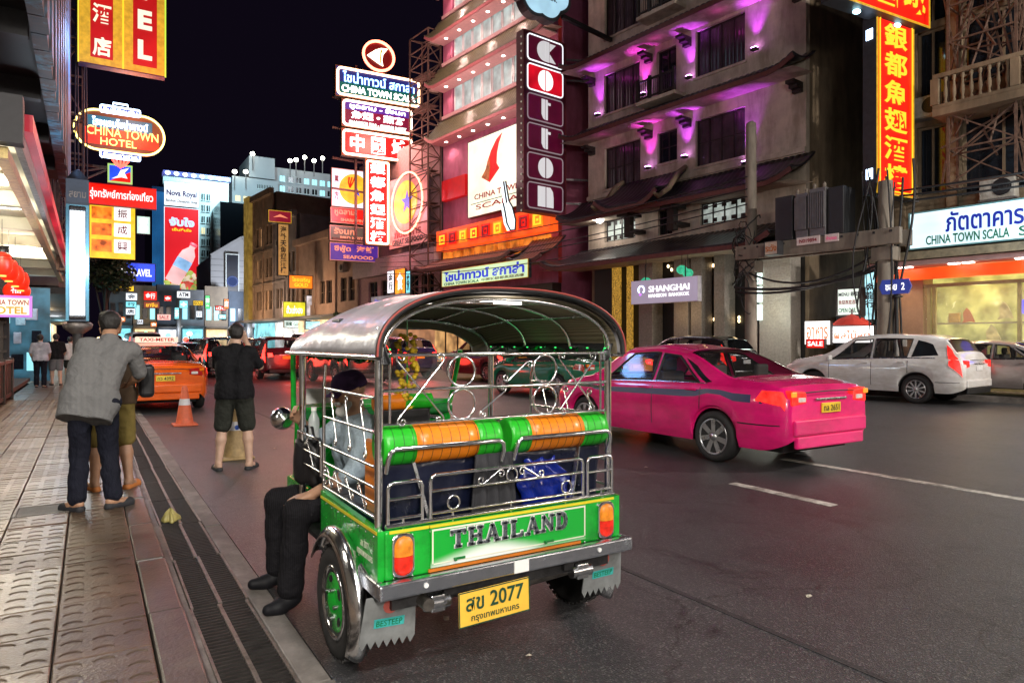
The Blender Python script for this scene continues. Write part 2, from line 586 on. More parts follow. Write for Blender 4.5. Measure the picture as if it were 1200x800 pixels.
# kerb stones
ks = None
for i in range(32):
    if ks is None:
        ks = MB().box(-.083, 0, -.3, .083, .985, 0).build('kerb_stone', m_kerb, pav, base=(0, 0, 0), bevel=.012)
        o = ks
    else:
        o = ks.copy(); COL.objects.link(o)
    o.location = (.337 + RND.uniform(-.004, .004), -2 + i, PZ - .003 + RND.uniform(-.006, .004))
    o.rotation_euler = (0, RND.uniform(-.02, .005), RND.uniform(-.004, .004))

# painted marks and a light streak on the carriageway
m_paint = M('road_paint', (.55, .53, .48), .55, var=.5, scale=14, bump=.2, bscale=80, stain=.75, sscale=(5, 3, 3))
q = MB()
def dash(x, y0, y1, w=.12):
    q.box(x - w / 2, y0, 0.0, x + w / 2, y1, .004)
for y0, y1 in ((3.76, 4.92), (9.5, 12.2), (15.5, 18.5), (21.5, 24.5), (27.5, 30.5), (34, 37), (41, 44), (48, 51)):
    dash(5.79, y0, y1)
struct(q.build('lane_dash', m_paint))
q = MB()
q.box(7.48, -3, 0, 7.60, 5.6, .004)  # streak of car light, drawn as a painted strip
struct(q.build('light_streak', m_paint))
q = MB()
for k in range(6):
    y = 8 + k * 7
    q.box(11.0, y, 0, 11.12, y + 3, .004)
struct(q.build('lane_dash', m_paint))

# repair patches and a joint in the carriageway
m_pat = M('asphalt_patch', (.030, .030, .032), .5, var=.3, scale=6, bump=.5, bscale=120)
for nm, x0, y0, x1, y1 in (('a', 3.4, 6.4, 4.6, 11.5), ('d', 11.6, 9, 12.8, 16)):
    n = 14; P = []
    for k in range(n):
        a = 2 * pi * k / n + .2; c_, s_ = cos(a), sin(a); q = max(abs(c_), abs(s_))
        P.append(((x0 + x1) / 2 + (x1 - x0) / 2 * c_ / q + RND.uniform(-.05, .05), (y0 + y1) / 2 + (y1 - y0) / 2 * s_ / q + RND.uniform(-.05, .05)))
    struct(MB().prism(P, 0, .0035, 'xy').build('road_patch', m_pat))
struct(MB().box(2.98, -4, 0, 3.02, 40, .003).build('road_joint', m_pat))
# right pavement, in the right-side frame
m_slab = M('right_paving', (.13, .12, .11), .7, var=.3, scale=3)
o = MB().box(-2.72, -60, -.3, 30, 140, .14).build('far_pavement', m_slab, frame=RM); struct(o)
o = MB().box(-2.85, -60, -.3, -2.722, 140, .15).build('far_kerb', m_conc, frame=RM, bevel=.01); struct(o)

# bits of litter
m_litter = M('litter_paper', (.55, .5, .4), .8)
def litter(px, py, s, z=.002):
    p = gp(px, py, z)
    mb = MB()
    n = 6
    vs = [(p.x + s * cos(k) * RND.uniform(.6, 1.2), p.y + s * sin(k) * RND.uniform(.6, 1.2), z + RND.uniform(.003, .02)) for k in range(n)]
    mb.add(vs + [(p.x, p.y, z + .02)], [(i, (i + 1) % n, n) for i in range(n)])
    return mb
for px, py, s, wh in ((523, 726, .022, 'under the yellow number plate'), (757, 548, .03, 'between the tuk-tuk and the pink taxi'), (620, 770, .02, 'at the bottom edge below the number plate'), (322, 526, .03, 'between the man in black and the tuk-tuk'), (948, 700, .02, 'on the empty road at the lower right')):
    o = litter(px, py, s).build('paper_scrap', m_litter)
    tag(o, 'small pale scrap of paper ' + wh, 'litter', 'paper scraps on the road')
# ================================================================== the tuk-tuk
chrome = M('chrome', (.92, .92, .94), .16, metal=1.0, var=.08, scale=20, bump=.02, rvar=.5)
chrome_d = M('dull_chrome', (.62, .63, .66), .26, metal=1.0, var=.25, scale=12, bump=.05, rvar=.4)
m_green = M('green_enamel', (.010, .40, .035), .24, var=.16, scale=9, bump=.04, coat=.6, rvar=.5, stain=.28, sscale=(7, 7, 9))
m_greend = M('dark_green_enamel', (.006, .16, .03), .3, var=.15, scale=3, bump=.02, coat=.3)
m_yel = M('yellow_coachline', (.72, .60, .03), .35, var=.1)
m_cream = M('cream_coachline', (.75, .74, .60), .35, var=.1)
m_orng = M('orange_coachline', (.55, .16, .02), .35, var=.15)
m_black = M('black_vinyl', (.012, .012, .014), .42, var=.3, scale=12, bump=.15, bscale=90)
m_rub = M('tyre_rubber', (.018, .017, .017), .75, var=.35, scale=20, bump=.2)
m_under = M('oily_steel', (.05, .048, .05), .5, metal=.6, var=.5, scale=15, bump=.2)
m_vgreen = M('green_vinyl', (.02, .42, .02), .32, var=.08, scale=8, bump=.12, bscale=60)
m_vorng = M('orange_vinyl', (.80, .22, .01), .32, var=.08, scale=8, bump=.12, bscale=60)
m_navy = M('navy_vinyl', (.006, .008, .022), .28, var=.3, scale=6, bump=.25, bscale=9, dist=.03)
m_bluesheen = M('blue_sheen_vinyl', (.006, .018, .20), .16, var=.3, scale=6, bump=.35, bscale=7, dist=.04)
m_roof = M('silver_roof_vinyl', (.44, .43, .46), .36, metal=.15, var=.25, scale=5, bump=.4, bscale=6, dist=.03, coat=.12)
m_redp = M('red_piping', (.32, .05, .04), .4)
m_white = M('white_paint', (.8, .8, .78), .4, var=.06)
m_amber = M('amber_lens', (.85, .22, .01), .12, var=.1, scale=40, bump=.1, coat=.5)
m_redl = M('red_lens', (.60, .012, .01), .12, var=.1, scale=40, bump=.1, coat=.5)
e_amber = E('amber_lens_lit', (1, .30, .02), .42, var=.6, scale=30)
e_red = E('red_lens_lit', (1, .03, .012), .42, var=.6, scale=30)

def lining():
    m, nt, p = _new('woven_roof_lining')
    N, L = nt.nodes, nt.links
    tc = N.new('ShaderNodeTexCoord')
    w = N.new('ShaderNodeTexWave'); w.inputs['Scale'].default_value = 26; w.inputs['Distortion'].default_value = .6
    w.bands_direction = 'X'
    L.new(tc.outputs['Object'], w.inputs['Vector'])
    w2 = N.new('ShaderNodeTexWave'); w2.inputs['Scale'].default_value = 30; w2.bands_direction = 'Y'
    L.new(tc.outputs['Object'], w2.inputs['Vector'])
    mx = N.new('ShaderNodeMath'); mx.operation = 'MULTIPLY'
    L.new(w.outputs['Fac'], mx.inputs[0]); L.new(w2.outputs['Fac'], mx.inputs[1])
    r = N.new('ShaderNodeValToRGB')
    r.color_ramp.elements[0].color = (.13, .105, .065, 1); r.color_ramp.elements[1].color = (.32, .27, .18, 1)
    L.new(mx.outputs[0], r.inputs['Fac']); L.new(r.outputs['Color'], p.inputs['Base Color'])
    p.inputs['Roughness'].default_value = .7
    b = N.new('ShaderNodeBump'); b.inputs['Strength'].default_value = .4; b.inputs['Distance'].default_value = .01
    L.new(mx.outputs[0], b.inputs['Height']); L.new(b.outputs['Normal'], p.inputs['Normal'])
    return m
m_lining = lining()

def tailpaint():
    """green enamel with a white fade along the lower edge of the tail board"""
    m, nt, p = _new('white_fade_tail_enamel')
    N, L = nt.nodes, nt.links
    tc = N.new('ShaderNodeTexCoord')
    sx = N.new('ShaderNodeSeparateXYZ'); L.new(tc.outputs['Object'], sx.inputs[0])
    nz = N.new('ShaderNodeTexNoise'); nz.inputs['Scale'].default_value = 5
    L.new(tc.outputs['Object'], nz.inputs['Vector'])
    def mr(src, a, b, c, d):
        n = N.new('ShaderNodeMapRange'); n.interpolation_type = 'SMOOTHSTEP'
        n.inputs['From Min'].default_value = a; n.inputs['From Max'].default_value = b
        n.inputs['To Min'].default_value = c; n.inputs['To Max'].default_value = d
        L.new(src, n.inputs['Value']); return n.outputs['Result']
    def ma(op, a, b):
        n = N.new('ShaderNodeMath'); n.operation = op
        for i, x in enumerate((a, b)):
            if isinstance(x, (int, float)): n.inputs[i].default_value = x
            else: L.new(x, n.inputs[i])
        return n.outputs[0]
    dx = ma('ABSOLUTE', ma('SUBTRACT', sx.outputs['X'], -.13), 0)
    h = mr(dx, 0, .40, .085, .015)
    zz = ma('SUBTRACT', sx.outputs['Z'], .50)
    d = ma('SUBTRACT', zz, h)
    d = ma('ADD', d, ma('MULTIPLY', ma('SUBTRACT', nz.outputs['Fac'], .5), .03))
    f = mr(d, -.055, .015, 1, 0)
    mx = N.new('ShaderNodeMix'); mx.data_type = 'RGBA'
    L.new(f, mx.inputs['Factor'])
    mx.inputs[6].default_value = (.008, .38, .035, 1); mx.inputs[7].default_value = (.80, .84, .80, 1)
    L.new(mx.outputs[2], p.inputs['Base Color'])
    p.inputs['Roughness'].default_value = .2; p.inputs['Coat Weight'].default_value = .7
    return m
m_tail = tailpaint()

TX, TY = 1.708, 3.2
tuk = thing('tuk_tuk', (TX, TY, 0), 'green three wheeled tuk-tuk with orange rolled seat, chrome cage and silver roof', 'tuk-tuk')

# --- body shell
AR, AZ, WR = .315, .265, .265
def side_poly(inner=False):
    p = [(-.435, .475), (-.435, .69), (.40, .715), (.40, .45), (.245, .45)]
    for k in range(0, 13):
        a = rad(36) + (pi - rad(72)) * k / 12
        p.append((AR * cos(a), AZ + AR * sin(a)))
    p.append((-.245, .475))
    return p
for sx in (-1, 1):
    b = MB(); b.prism(side_poly(), sx * .640, sx * .668, 'yz')
    b.build('side_panel', m_green, tuk, bevel=.004, recalc=True)
    b = MB(); b.box(sx * .6695, -.43, .676, sx * .672, .395, .690)
    b.build('coach_line', m_yel, tuk)
    b = MB(); b.tube([(sx * .672, y, z) for y, z in ((.39, .46), (.25, .455))], .012, 8)
    b.tube([(sx * .674, y, z) for y, z in ((-.25, .50), (-.33, .478), (-.43, .468), (-.455, .468))], .012, 8)
    b.build('sill_moulding', chrome, tuk)
b = MB(); b.box(-.64, -.445, .475, .64, -.415, .69)
tailb = b.build('tail_panel', m_green, tuk, bevel=.012, seg=3)
b = MB(); b.box(-.43, -.456, .500, .43, -.446, .678)
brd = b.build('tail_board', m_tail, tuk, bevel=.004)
b = MB()
b.box(-.425, -.4585, .664, .425, -.457, .672); b.box(-.425, -.4585, .52, -.418, -.457, .6635); b.box(.418, -.4585, .52, .425, -.457, .6635)
b.box(-.417, -.4585, .516, .417, -.457, .521)
b.build('panel_line', m_cream, tuk)
b = MB(); b.box(-.62, -.4485, .677, -.435, -.4465, .690); b.box(.435, -.4485, .677, .62, -.4465, .690); b.box(-.434, -.4605, .680, .434, -.4465, .690)
b.build('coach_line', m_yel, tuk)
b = MB(); b.box(-.44, -.4545, .484, .40, -.447, .497)
b.build('coach_line', m_orng, tuk)
b = MB()
for x in (-.29, .20):
    b.box(x - .03, -.462, .520, x + .03, -.4575, .532); b.box(x - .03, -.475, .520, x - .018, -.462, .53)
b.build('board_hinge', m_greend, tuk, bevel=.002)
# slab-serif chrome letters with a white edge behind them
def slab_word(x0, z0, H, W, grow, y0, y1):
    b = MB(); g = grow
    def st(ax, az, cx, cz, w):
        w = w / 2 + g
        d = Vector((cx - ax, cz - az)); d.normalize(); nx, nz = -d.y * w, d.x * w
        ax -= d.x * g; az -= d.y * g; cx += d.x * g; cz += d.y * g
        b.prism([(ax + nx, az + nz), (ax - nx, az - nz), (cx - nx, cz - nz), (cx + nx, cz + nz)], y0, y1, 'xz')
    x = x0
    k = W / (7 * .92 + .52)
    for ch in 'THAILAND':
        def S(a, c, d, e, w): st(x + a * k, z0 + c * H, x + d * k, z0 + e * H, w * k)
        def F(a, c, w=.36): S(a - w / 2, c, a + w / 2, c, .11)
        if ch == 'T': S(.4, 0, .4, .95, .2); S(.02, .93, .78, .93, .14); S(.06, .93, .06, .72, .1); S(.74, .93, .74, .72, .1); F(.4, .04)
        if ch == 'H': S(.18, 0, .18, 1, .18); S(.66, 0, .66, 1, .18); S(.18, .5, .66, .5, .12); F(.18, .04); F(.66, .04); F(.18, .96); F(.66, .96)
        if ch == 'A': S(.14, 0, .42, 1, .11); S(.70, 0, .42, 1, .19); S(.24, .34, .60, .34, .1); F(.12, .04, .3); F(.70, .04, .3)
        if ch == 'I': S(.22, 0, .22, 1, .2); F(.22, .04); F(.22, .96)
        if ch == 'L': S(.2, 0, .2, 1, .2); S(.06, .05, .72, .05, .13); S(.70, .05, .70, .3, .1); F(.2, .96)
        if ch == 'N': S(.16, 0, .16, 1, .12); S(.68, 0, .68, 1, .12); S(.16, .95, .68, .05, .18); F(.14, .04, .3); F(.68, .96, .3)
        if ch == 'D':
            S(.2, 0, .2, 1, .2); S(.06, .95, .4, .95, .11); S(.06, .05, .4, .05, .11)
            P = [(.40 + .26 * cos(t), .5 + .45 * sin(t)) for t in [pi / 2 - pi * q / 8 for q in range(9)]]
            for p, q in zip(P, P[1:]): S(p[0], p[1], q[0], q[1], .17)
        x += k * (.52 if ch == 'I' else .92)
    return b
slab_word(-.335, .578, .078, .66, .004, -.4605, -.459).build('letter_edge', m_white, brd, kind='stuff')
slab_word(-.335, .578, .078, .66, 0, -.468, -.461).build('lettering', M('lettering_steel', (.26, .29, .33), .28, metal=.85, var=.5, scale=60), brd, kind='stuff')
# letters on the side panel
o = TXT(tuk, 'สข 2077\nกรุงเทพมหานคร', 0, 0, .20, .085, 0, m_cream, d=.001)
o.matrix_local = Matrix.Translation((-.6705, -.28, .575)) @ Matrix.Rotation(-pi / 2, 4, 'Z')
b = MB()
for k in range(15):
    for z in (.484, .662): b.ell((-.60 + 1.2 * k / 14, -.4475, z), (.005, .004, .005), 6, 4)
for sx in (-1, 1):
    for k in range(8): b.ell((sx * .671, -.40 + .10 * k, .664), (.004, .005, .005), 6, 4)
b.build('rivets', chrome_d, tuk, kind='stuff')
# --- bumper
b = MB(); b.box(-.69, -.515, .418, .69, -.470, .488)
b.box(-.69, -.469, .418, -.655, -.26, .488); b.box(.655, -.469, .418, .69, -.26, .488)
bump = b.build('bumper', M('bumper_chrome', (.66, .69, .76), .24, metal=1, var=.12, scale=14, bump=.03, bscale=60, rvar=.4), tuk, bevel=.010, seg=3)
b = MB(); b.box(-.035, -.519, .426, .045, -.5155, .482)
b.build('bumper_sticker', m_white, bump)
for x in (-.48, .47):
    MB().cyl((x, -.520, .455), (x, -.5152, .455), .011, n=14).build('reflector', m_white, bump)
# --- tail lamps
for sx in (-1, 1):
    x = sx * .560
    def pill(w, h, y0, y1, z0):
        P = []
        r = min(w, .035)
        for cx, cz, a0 in ((w - r, h - r, 0), (-w + r, h - r, 90), (-w + r, -h + r, 180), (w - r, -h + r, 270)):
            for k in range(5):
                a = rad(a0 + 90 * k / 4)
                P.append((x + cx + r * cos(a), z0 + cz + r * sin(a)))
        return MB().prism(P, y0, y1, 'xz')
    bz = pill(.052, .096, -.462, -.446, .580).build('tail_lamp', chrome, tuk, bevel=.006, seg=2, recalc=True)
    for nm, mt, z0, z1, sg in (('amber_lens', e_amber, .581, .666, 1), ('red_lens', e_red, .579, .494, -1)):
        def lens(u, v):
            a = (u - .5) * 2; z = z0 + (z1 - z0) * v
            w = .043 * math.sqrt(max(0.0, 1 - max(0, (v - .45) / .55) ** 2.2))
            return (x + w * a * sg, -.463 - .020 * (1 - a * a) ** .5 * (1 - max(0, (v - .4) / .6) ** 2) ** .5, z)
        MB().grid(lens, 12, 10).build(nm, mt, bz)
# --- number plate
b = MB(); b.box(-.325, -.537, .250, .045, -.530, .405)
pl = b.build('number_plate', M('plate_yellow', (.85, .50, .06), .35, var=.1), tuk, bevel=.004)
m_plate_ink = M('plate_ink', (.01, .06, .03), .5)
TXT(pl, 'สข 2077', -.14, .352, .30, .070, -.538, m_plate_ink, bold=.012, d=.003)
TXT(pl, 'กรุงเทพมหานคร', -.14, .278, .25, .032, -.538, m_plate_ink, bold=.008, d=.002)
b = MB()
b.box(-.325, -.5385, .400, .045, -.5372, .405); b.box(-.325, -.5385, .250, .045, -.5372, .255)
b.box(-.325, -.5385, .2555, -.320, -.5372, .3995); b.box(.040, -.5385, .2555, .045, -.5372, .3995)
b.build('plate_border', m_plate_ink, pl)
pl.rotation_euler = (0, rad(-1.5), 0)
# --- under parts
b = MB(); b.cyl((-.60, 0, .265), (.60, 0, .265), .035); b.ell((0, 0, .265), (.11, .12, .11))
b.build('rear_axle', m_under, tuk)
b = MB()
for x in (-.33, .33): b.beam((x, -.45, .40), (x, 1.9, .36), .06, .08)
b.beam((-.6, -.40, .37), (.6, -.40, .37), .05, .06); b.beam((-.6, .35, .37), (.6, .35, .37), .05, .06)
b.build('chassis', m_under, tuk)
b = MB(); b.tube([(-.46, -.50, .36), (-.46, -.40, .36), (-.40, -.2, .34), (-.2, .3, .33)], .028, 10); b.cyl((.05, -.36, .34), (.42, -.36, .36), .055, n=14)
b.build('exhaust', M('exhaust_steel', (.20, .18, .16), .4, metal=.9, var=.4, scale=20), tuk)
for sx in (-1, 1):
    b = MB(); b.box(sx * .40 - .035, -.475, .31, sx * .40 + .035, -.43, .385); b.cyl((sx * .40 - .06, -.45, .345), (sx * .40 + .06, -.45, .345), .03)
    b.build('bracket', chrome_d, tuk, bevel=.005)
    b = MB()
    for k in range(7): b.lathe([(.050, -.012), (.056, 0), (.050, .012)], 14, Matrix.Translation((sx * .50, -.10, .25 + k * .028)))
    b.build('coil_spring', m_under, tuk)
# floor and seat tub
b = MB(); b.box(-.635, -.414, .40, .635, 1.25, .425); b.build('floor', m_under, tuk)
b = MB(); b.box(-.62, -.41, .426, .62, .30, .60); b.build('seat_tub', m_black, tuk)
b = MB(); b.box(-.60, -.26, .601, .60, .28, .70); b.build('seat_cushion', m_navy, tuk, bevel=.03, seg=3)
# --- wheels
def wheel(parent, c, ax, w=.125, R=WR, rimr=.165, mat=m_green):
    s = 1 if ax > 0 else -1
    T_ = Matrix.Translation(c) @ Matrix.Rotation(s * pi / 2, 4, 'Y')
    prof = [(rimr, -w / 2 + .015), (rimr + .03, -w / 2), (R - .03, -w / 2), (R - .006, -w / 2 + .02), (R, -w / 4), (R, w / 4), (R - .006, w / 2 - .02), (R - .03, w / 2), (rimr + .03, w / 2), (rimr, w / 2 - .015)]
    wo = MB().lathe(prof, 40, T_).build('wheel', m_rub, parent)
    b = MB()
    for k in range(44):
        a = 2 * pi * k / 44
        for q in (-1, 1):
            m = T_ @ Matrix.Rotation(a + q * .03, 4, 'Z') @ Matrix.Translation((R, 0, q * w * .23))
            b.cbox(m.to_translation(), (.012, .020, w * .34), m.to_3x3())
    b.build('tread', m_rub, wo)
    MB().lathe([(rimr + .004, w / 2 - .02), (rimr + .010, w / 2 - .004), (rimr - .006, w / 2 - .002), (rimr - .014, w / 2 - .03)], 36, T_).build('rim_ring', chrome, wo)
    hub = MB().lathe([(rimr - .010, w / 2 - .022), (.125, w / 2 - .010), (.07, w / 2 - .006), (.06, w / 2 - .002), (.045, w / 2 + .010), (.0, w / 2 + .016)], 36, T_)
    hub.build('hub_disc', mat, wo)
    b = MB()
    for k in range(5):
        a = 2 * pi * k / 5 + .3
        P = []
        for q in range(12):
            t = 2 * pi * q / 12
            P.append((.108 + .017 * cos(t), .028 * sin(t)))
        mm = T_ @ Matrix.Rotation(a, 4, 'Z')
        b.prism(P, w / 2 - .03, w / 2 - .0065, 'xy', mm)
    b.build('hub_slot', m_black, wo, kind='stuff')
    b = MB()
    for k in range(5):
        a = 2 * pi * k / 5 + .3 + pi / 5
        p0 = T_ @ Vector((.068 * cos(a), .068 * sin(a), w / 2 - .01)); p1 = T_ @ Vector((.068 * cos(a), .068 * sin(a), w / 2 + .012))
        b.cyl(p0, p1, .010, n=6)
    b.build('wheel_nut', chrome_d, wo, kind='stuff')
    return wo
wheel(tuk, (-.672, 0, WR), -1)
wheel(tuk, (.672, 0, WR), 1)
wheel(tuk, (0, 1.95, WR), -1)
# chrome arches
for sx in (-1, 1):
    def arch2(u, v):
        a = rad(28) + u * rad(180)      # 0 = forward, 180 = rear
        q = pi * v
        rr = AR - .010 + .048 * sin(q)
        return (sx * (.660 + .095 * v), rr * cos(a), AZ + rr * sin(a))
    b = MB(); b.grid(arch2, 26, 8)
    b.build('wheel_arch', chrome, tuk, solid=.006)
# mud flaps
m_flap = M('clear_mud_flap', (.24, .25, .25), .35, var=.25, scale=12, bump=.1, alpha=.85)
for sx, ang in ((-1, .05), (1, -.02)):
    P = [(-.115, .20), (.115, .20), (.13, 0)]
    for k in range(7):
        P += [(.13 - (k + .5) * .26 / 7, -.035), (.13 - (k + 1) * .26 / 7, 0)] if k < 6 else [(.13 - 6.5 * .26 / 7, -.035), (-.13, 0)]
    mm = Matrix.Translation((sx * .60, -.37, .20)) @ Matrix.Rotation(rad(8) * 1, 4, 'X') @ Matrix.Rotation(ang, 4, 'Y')
    f = MB().prism(P, -.003, .003, 'xz', mm).build('mud_flap', m_flap, tuk, recalc=True)
    b = MB(); b.add([mm @ Vector(p) for p in ((-.07, -.0045, .06), (.07, -.0045, .06), (.07, -.0045, .10), (-.07, -.0045, .10))], [(0, 1, 2, 3)])
    b.build('flap_label', M('flap_label_teal', (.05, .42, .40), .4), f, solid=.002)
    o = TXT(f, 'BESTEEP', 0, 0, .12, .026, 0, m_greend, d=.001)
    o.matrix_local = mm @ Matrix.Translation((0, -.0062, .08))
    b = MB(); b.lathe([(.035, 0), (.035, .002)], 20, mm @ Matrix.Translation((0, -.004, .155)) @ Matrix.Rotation(pi / 2, 4, 'X'))
    b.build('flap_badge', M('flap_badge_red', (.45, .10, .08), .4), f)

# --- cage
rear_posts = []
for sx in (-1, 1):
    MB().tube([(sx * .640, -.375, .60), (sx * .640, -.375, 1.50), (sx * .63, -.37, 1.56)], .019, 10).build('post', chrome, tuk)
    MB().tube([(sx * .640, .87, .40), (sx * .640, .87, 1.46)], .020, 10).build('post', chrome, tuk)
    MB().tube([(sx * .655, .39, .70), (sx * .655, .39, 1.27), (sx * .655, .36, 1.38)], .009, 8).build('side_upright', chrome, tuk)
def bar(pts, r=.008, name='rail_bar', mat=chrome, n=8):
    return MB().tube(pts, r, n).build(name, mat, tuk)
def spiral(c, r0, turns, a0, ax, ay, hand=1, n=22):
    c = Vector(c); P = []
    for k in range(n + 1):
        q = k / n
        a = a0 + hand * turns * 2 * pi * q
        r = r0 * (1 - .78 * q)
        P.append(c + Vector(ax) * r * cos(a) + Vector(ay) * r * sin(a))
    return P
def scroll(b, p0, p1, r, ax, ay, hand=1, rod=.0045, name='scrollwork'):
    """a bar from p0 to p1 with a curl at both ends"""
    p0, p1 = Vector(p0), Vector(p1)
    d = (p1 - p0).normalized()
    ax, ay = Vector(ax), Vector(ay)
    nrm = (ax * -d.dot(ay) + ay * d.dot(ax)) * hand
    def ang(v): return math.atan2(v.dot(ay), v.dot(ax))
    c1 = p1 + nrm * r; c0 = p0 - nrm * r
    b = MB()
    b.tube(spiral(c0, r, 1.1, ang(p0 - c0), ax, ay, hand)[::-1] + spiral(c1, r, 1.1, ang(p1 - c1), ax, ay, hand), rod, 5)
    return b.build(name, chrome, tuk)
AXX, AXZ, AXY = (1, 0, 0), (0, 0, 1), (0, 1, 0)
def ring(b, c, r, ax, ay, rod=.0055, n=22):
    c = Vector(c)
    q = b or MB()
    q.tube([c + Vector(ax) * r * cos(2 * pi * k / n) + Vector(ay) * r * sin(2 * pi * k / n) for k in range(n)], rod, 6, closed=True)
    if b is None: q.build('ornament_ring', chrome, tuk)
ry = -.375
for z in (1.44, 1.285, 1.135):
    bar([(-.62, ry, z), (.62, ry, z)], .008)
for sx in (-1, 1):
    bar([(sx * .59, ry, 1.44), (sx * .59, ry, 1.135)], .006)
    MB().box(sx * .612 - .02, ry - .025, 1.40, sx * .612 + .02, ry + .02, 1.45).build('clamp', chrome_d, tuk, bevel=.004)
for cx in (-.235, .235):
    ring(None, (cx, ry, 1.362), .070, AXX, AXZ); ring(None, (cx, ry, 1.208), .070, AXX, AXZ)
b = MB()
scroll(b, (-.55, ry - .004, 1.16), (-.33, ry - .004, 1.41), .024, AXX, AXZ, 1)
scroll(b, (-.55, ry + .006, 1.41), (-.33, ry + .006, 1.16), .024, AXX, AXZ, -1)
b = MB()
scroll(b, (.33, ry - .004, 1.16), (.55, ry - .004, 1.41), .024, AXX, AXZ, 1)
scroll(b, (.33, ry + .006, 1.41), (.55, ry + .006, 1.16), .024, AXX, AXZ, -1)
b = MB()
scroll(b, (-.13, ry, 1.17), (.0, ry, 1.26), .02, AXX, AXZ, 1)
scroll(b, (.13, ry, 1.40), (.02, ry, 1.31), .02, AXX, AXZ, -1)
# luggage rail at the tail
def frame(x0, x1, z0, z1, mids, y=-.43):
    r = .0085; c = .025
    bar([(x0, y, z0), (x0, y, z1 - c), (x0 + c * .3, y, z1 - c * .3), (x0 + c, y, z1), (x1 - c, y, z1), (x1 - c * .3, y, z1 - c * .3), (x1, y, z1 - c), (x1, y, z0)], r)
    for z in mids: bar([(x0, y, z), (x1, y, z)], .007)
frame(-.42, .43, .715, .905, (.735, .835))
frame(-.62, -.46, .715, .890, (.735, .82))
frame(.46, .62, .715, .905, (.735, .83))
bar([(-.63, -.43, .705), (.63, -.43, .705)], .012, 'tail_rail')
for cx in (-.31, .32): ring(None, (cx, -.44, .775), .030, AXX, AXZ, .005, 16)
ring(None, (.0, -.44, .868), .030, AXX, AXZ, .005, 16)
b = MB()
scroll(b, (-.155, -.44, .842), (-.07, -.44, .895), .020, AXX, AXZ, -1); scroll(b, (.155, -.44, .842), (.07, -.44, .895), .020, AXX, AXZ, 1)
b = MB()
for x in (-.31, 0, .32, -.55, .55): b.cyl((x, -.43, .69), (x, -.43, .735), .006, n=8)
b.build('rail_foot', chrome, tuk, kind='stuff')
# side rails
for sx in (-1, 1):
    x = sx * .655
    for z, dz in ((1.255, -.0), (1.105, 0), (.955, 0), (.865, 0), (.80, 0), (.735, 0)):
        bar([(x, -.36, z + dz), (x, .39, z)], .007, 'side_rail')
    b = MB()
    for y in (-.22, 0, .22):
        scroll(b, (x, y - .04, 1.0), (x, y + .04, 1.21), .022, AXY, AXZ, 1, .004)
    for y in (-.2, -.02, .16, .3):
        scroll(b, (x, y - .03, .76), (x, y + .03, .84), .02, AXY, AXZ, -1, .004)
    ring(None, (x, .35, .80), .045, AXY, AXZ, .006, 18)
    # door rail ahead of the entry
    bar([(x, .44, .94), (x, .46, .97), (x, .90, .97), (x, .91, .95), (x, .91, .78)], .009, 'door_rail')
    bar([(x, .44, .94), (x, .44, .78)], .009, 'door_rail'); bar([(x, .44, .88), (x, .91, .88)], .006, 'door_rail'); bar([(x, .44, .80), (x, .91, .80)], .006, 'door_rail')
    b = MB(); scroll(b, (x, .6, .82), (x, .72, .94), .02, AXY, AXZ, 1, .004)
# --- rolled seat back
m_bandg, m_bando = m_vgreen, m_vorng
for lo, hi, bands in ((-.625, -.025, ((-.625, -.47, 0), (-.47, -.155, 1), (-.155, -.025, 0))), (.025, .625, ((.025, .14, 0), (.14, .465, 1), (.465, .625, 0)))):
    for x0, x1, k in bands:
        prof_n = 6
        P = []
        nseg = 5
        for q in range(nseg + 1):
            xx = x0 + (x1 - x0) * q / nseg
            pull = 1.0
            if abs(xx - lo) < 1e-3 or abs(xx - hi) < 1e-3: pull = .95
            P.append(((xx, -.325, 1.035), .088 * pull))
        b = MB()
        vs, fs = [], []
        nn = 20
        for (c, r) in P:
            for j in range(nn):
                a = 2 * pi * j / nn
                vs.append((c[0], c[1] + r * .92 * cos(a), c[2] + r * sin(a) * 1.0))
        for i in range(len(P) - 1):
            for j in range(nn):
                fs.append((i * nn + j, i * nn + (j + 1) % nn, (i + 1) * nn + (j + 1) % nn, (i + 1) * nn + j))
        b.add(vs, fs, True)
        b.add(vs[:nn], [tuple(range(nn))]); b.add(vs[-nn:], [tuple(range(nn - 1, -1, -1))])
        b.build('seat_roll', m_vorng if k else m_vgreen, tuk, recalc=True)
    b = MB()
    for q in range(1, 13):
        xx = lo + (hi - lo) * q / 13
        ring(b, (xx, -.325, 1.035), .0885, (0, .92, 0), AXZ, .0012, 18)
    b.build('roll_stitching', m_black, tuk)
    # chrome rail that holds the roll
    c = .04
    bar([(lo + .01, -.40, .93), (lo + .01, -.425, .99), (lo + .018, -.43, 1.02), (lo + c, -.43, 1.035), (hi - c, -.43, 1.035), (hi - .018, -.43, 1.02), (hi - .01, -.425, .99), (hi - .01, -.40, .93)], .011, 'roll_rail')
def backrest(u, v):
    x = -.61 + 1.22 * u
    z = .60 + .37 * v
    return (x, -.30 - .03 * v + .012 * sin(u * 34) * sin(v * 3.1), z)
MB().grid(backrest, 60, 8).build('backrest', m_navy, tuk, solid=.03)
def bluep(u, v):
    w = .09 + .07 * sin(pi * min(1, v * 1.1)) + .015 * sin(v * 13)
    return (.27 + w * (u - .5) * 2 - .05 * v, -.350 - .035 * sin(pi * u) * sin(pi * v) + .010 * sin(u * 17 + v * 9), .64 + .27 * v + .01 * sin(u * 15))
MB().grid(bluep, 24, 10).build('blue_sheen_patch', m_bluesheen, tuk, solid=.01)  # blue sheen of light on the backrest, modelled as a coloured patch
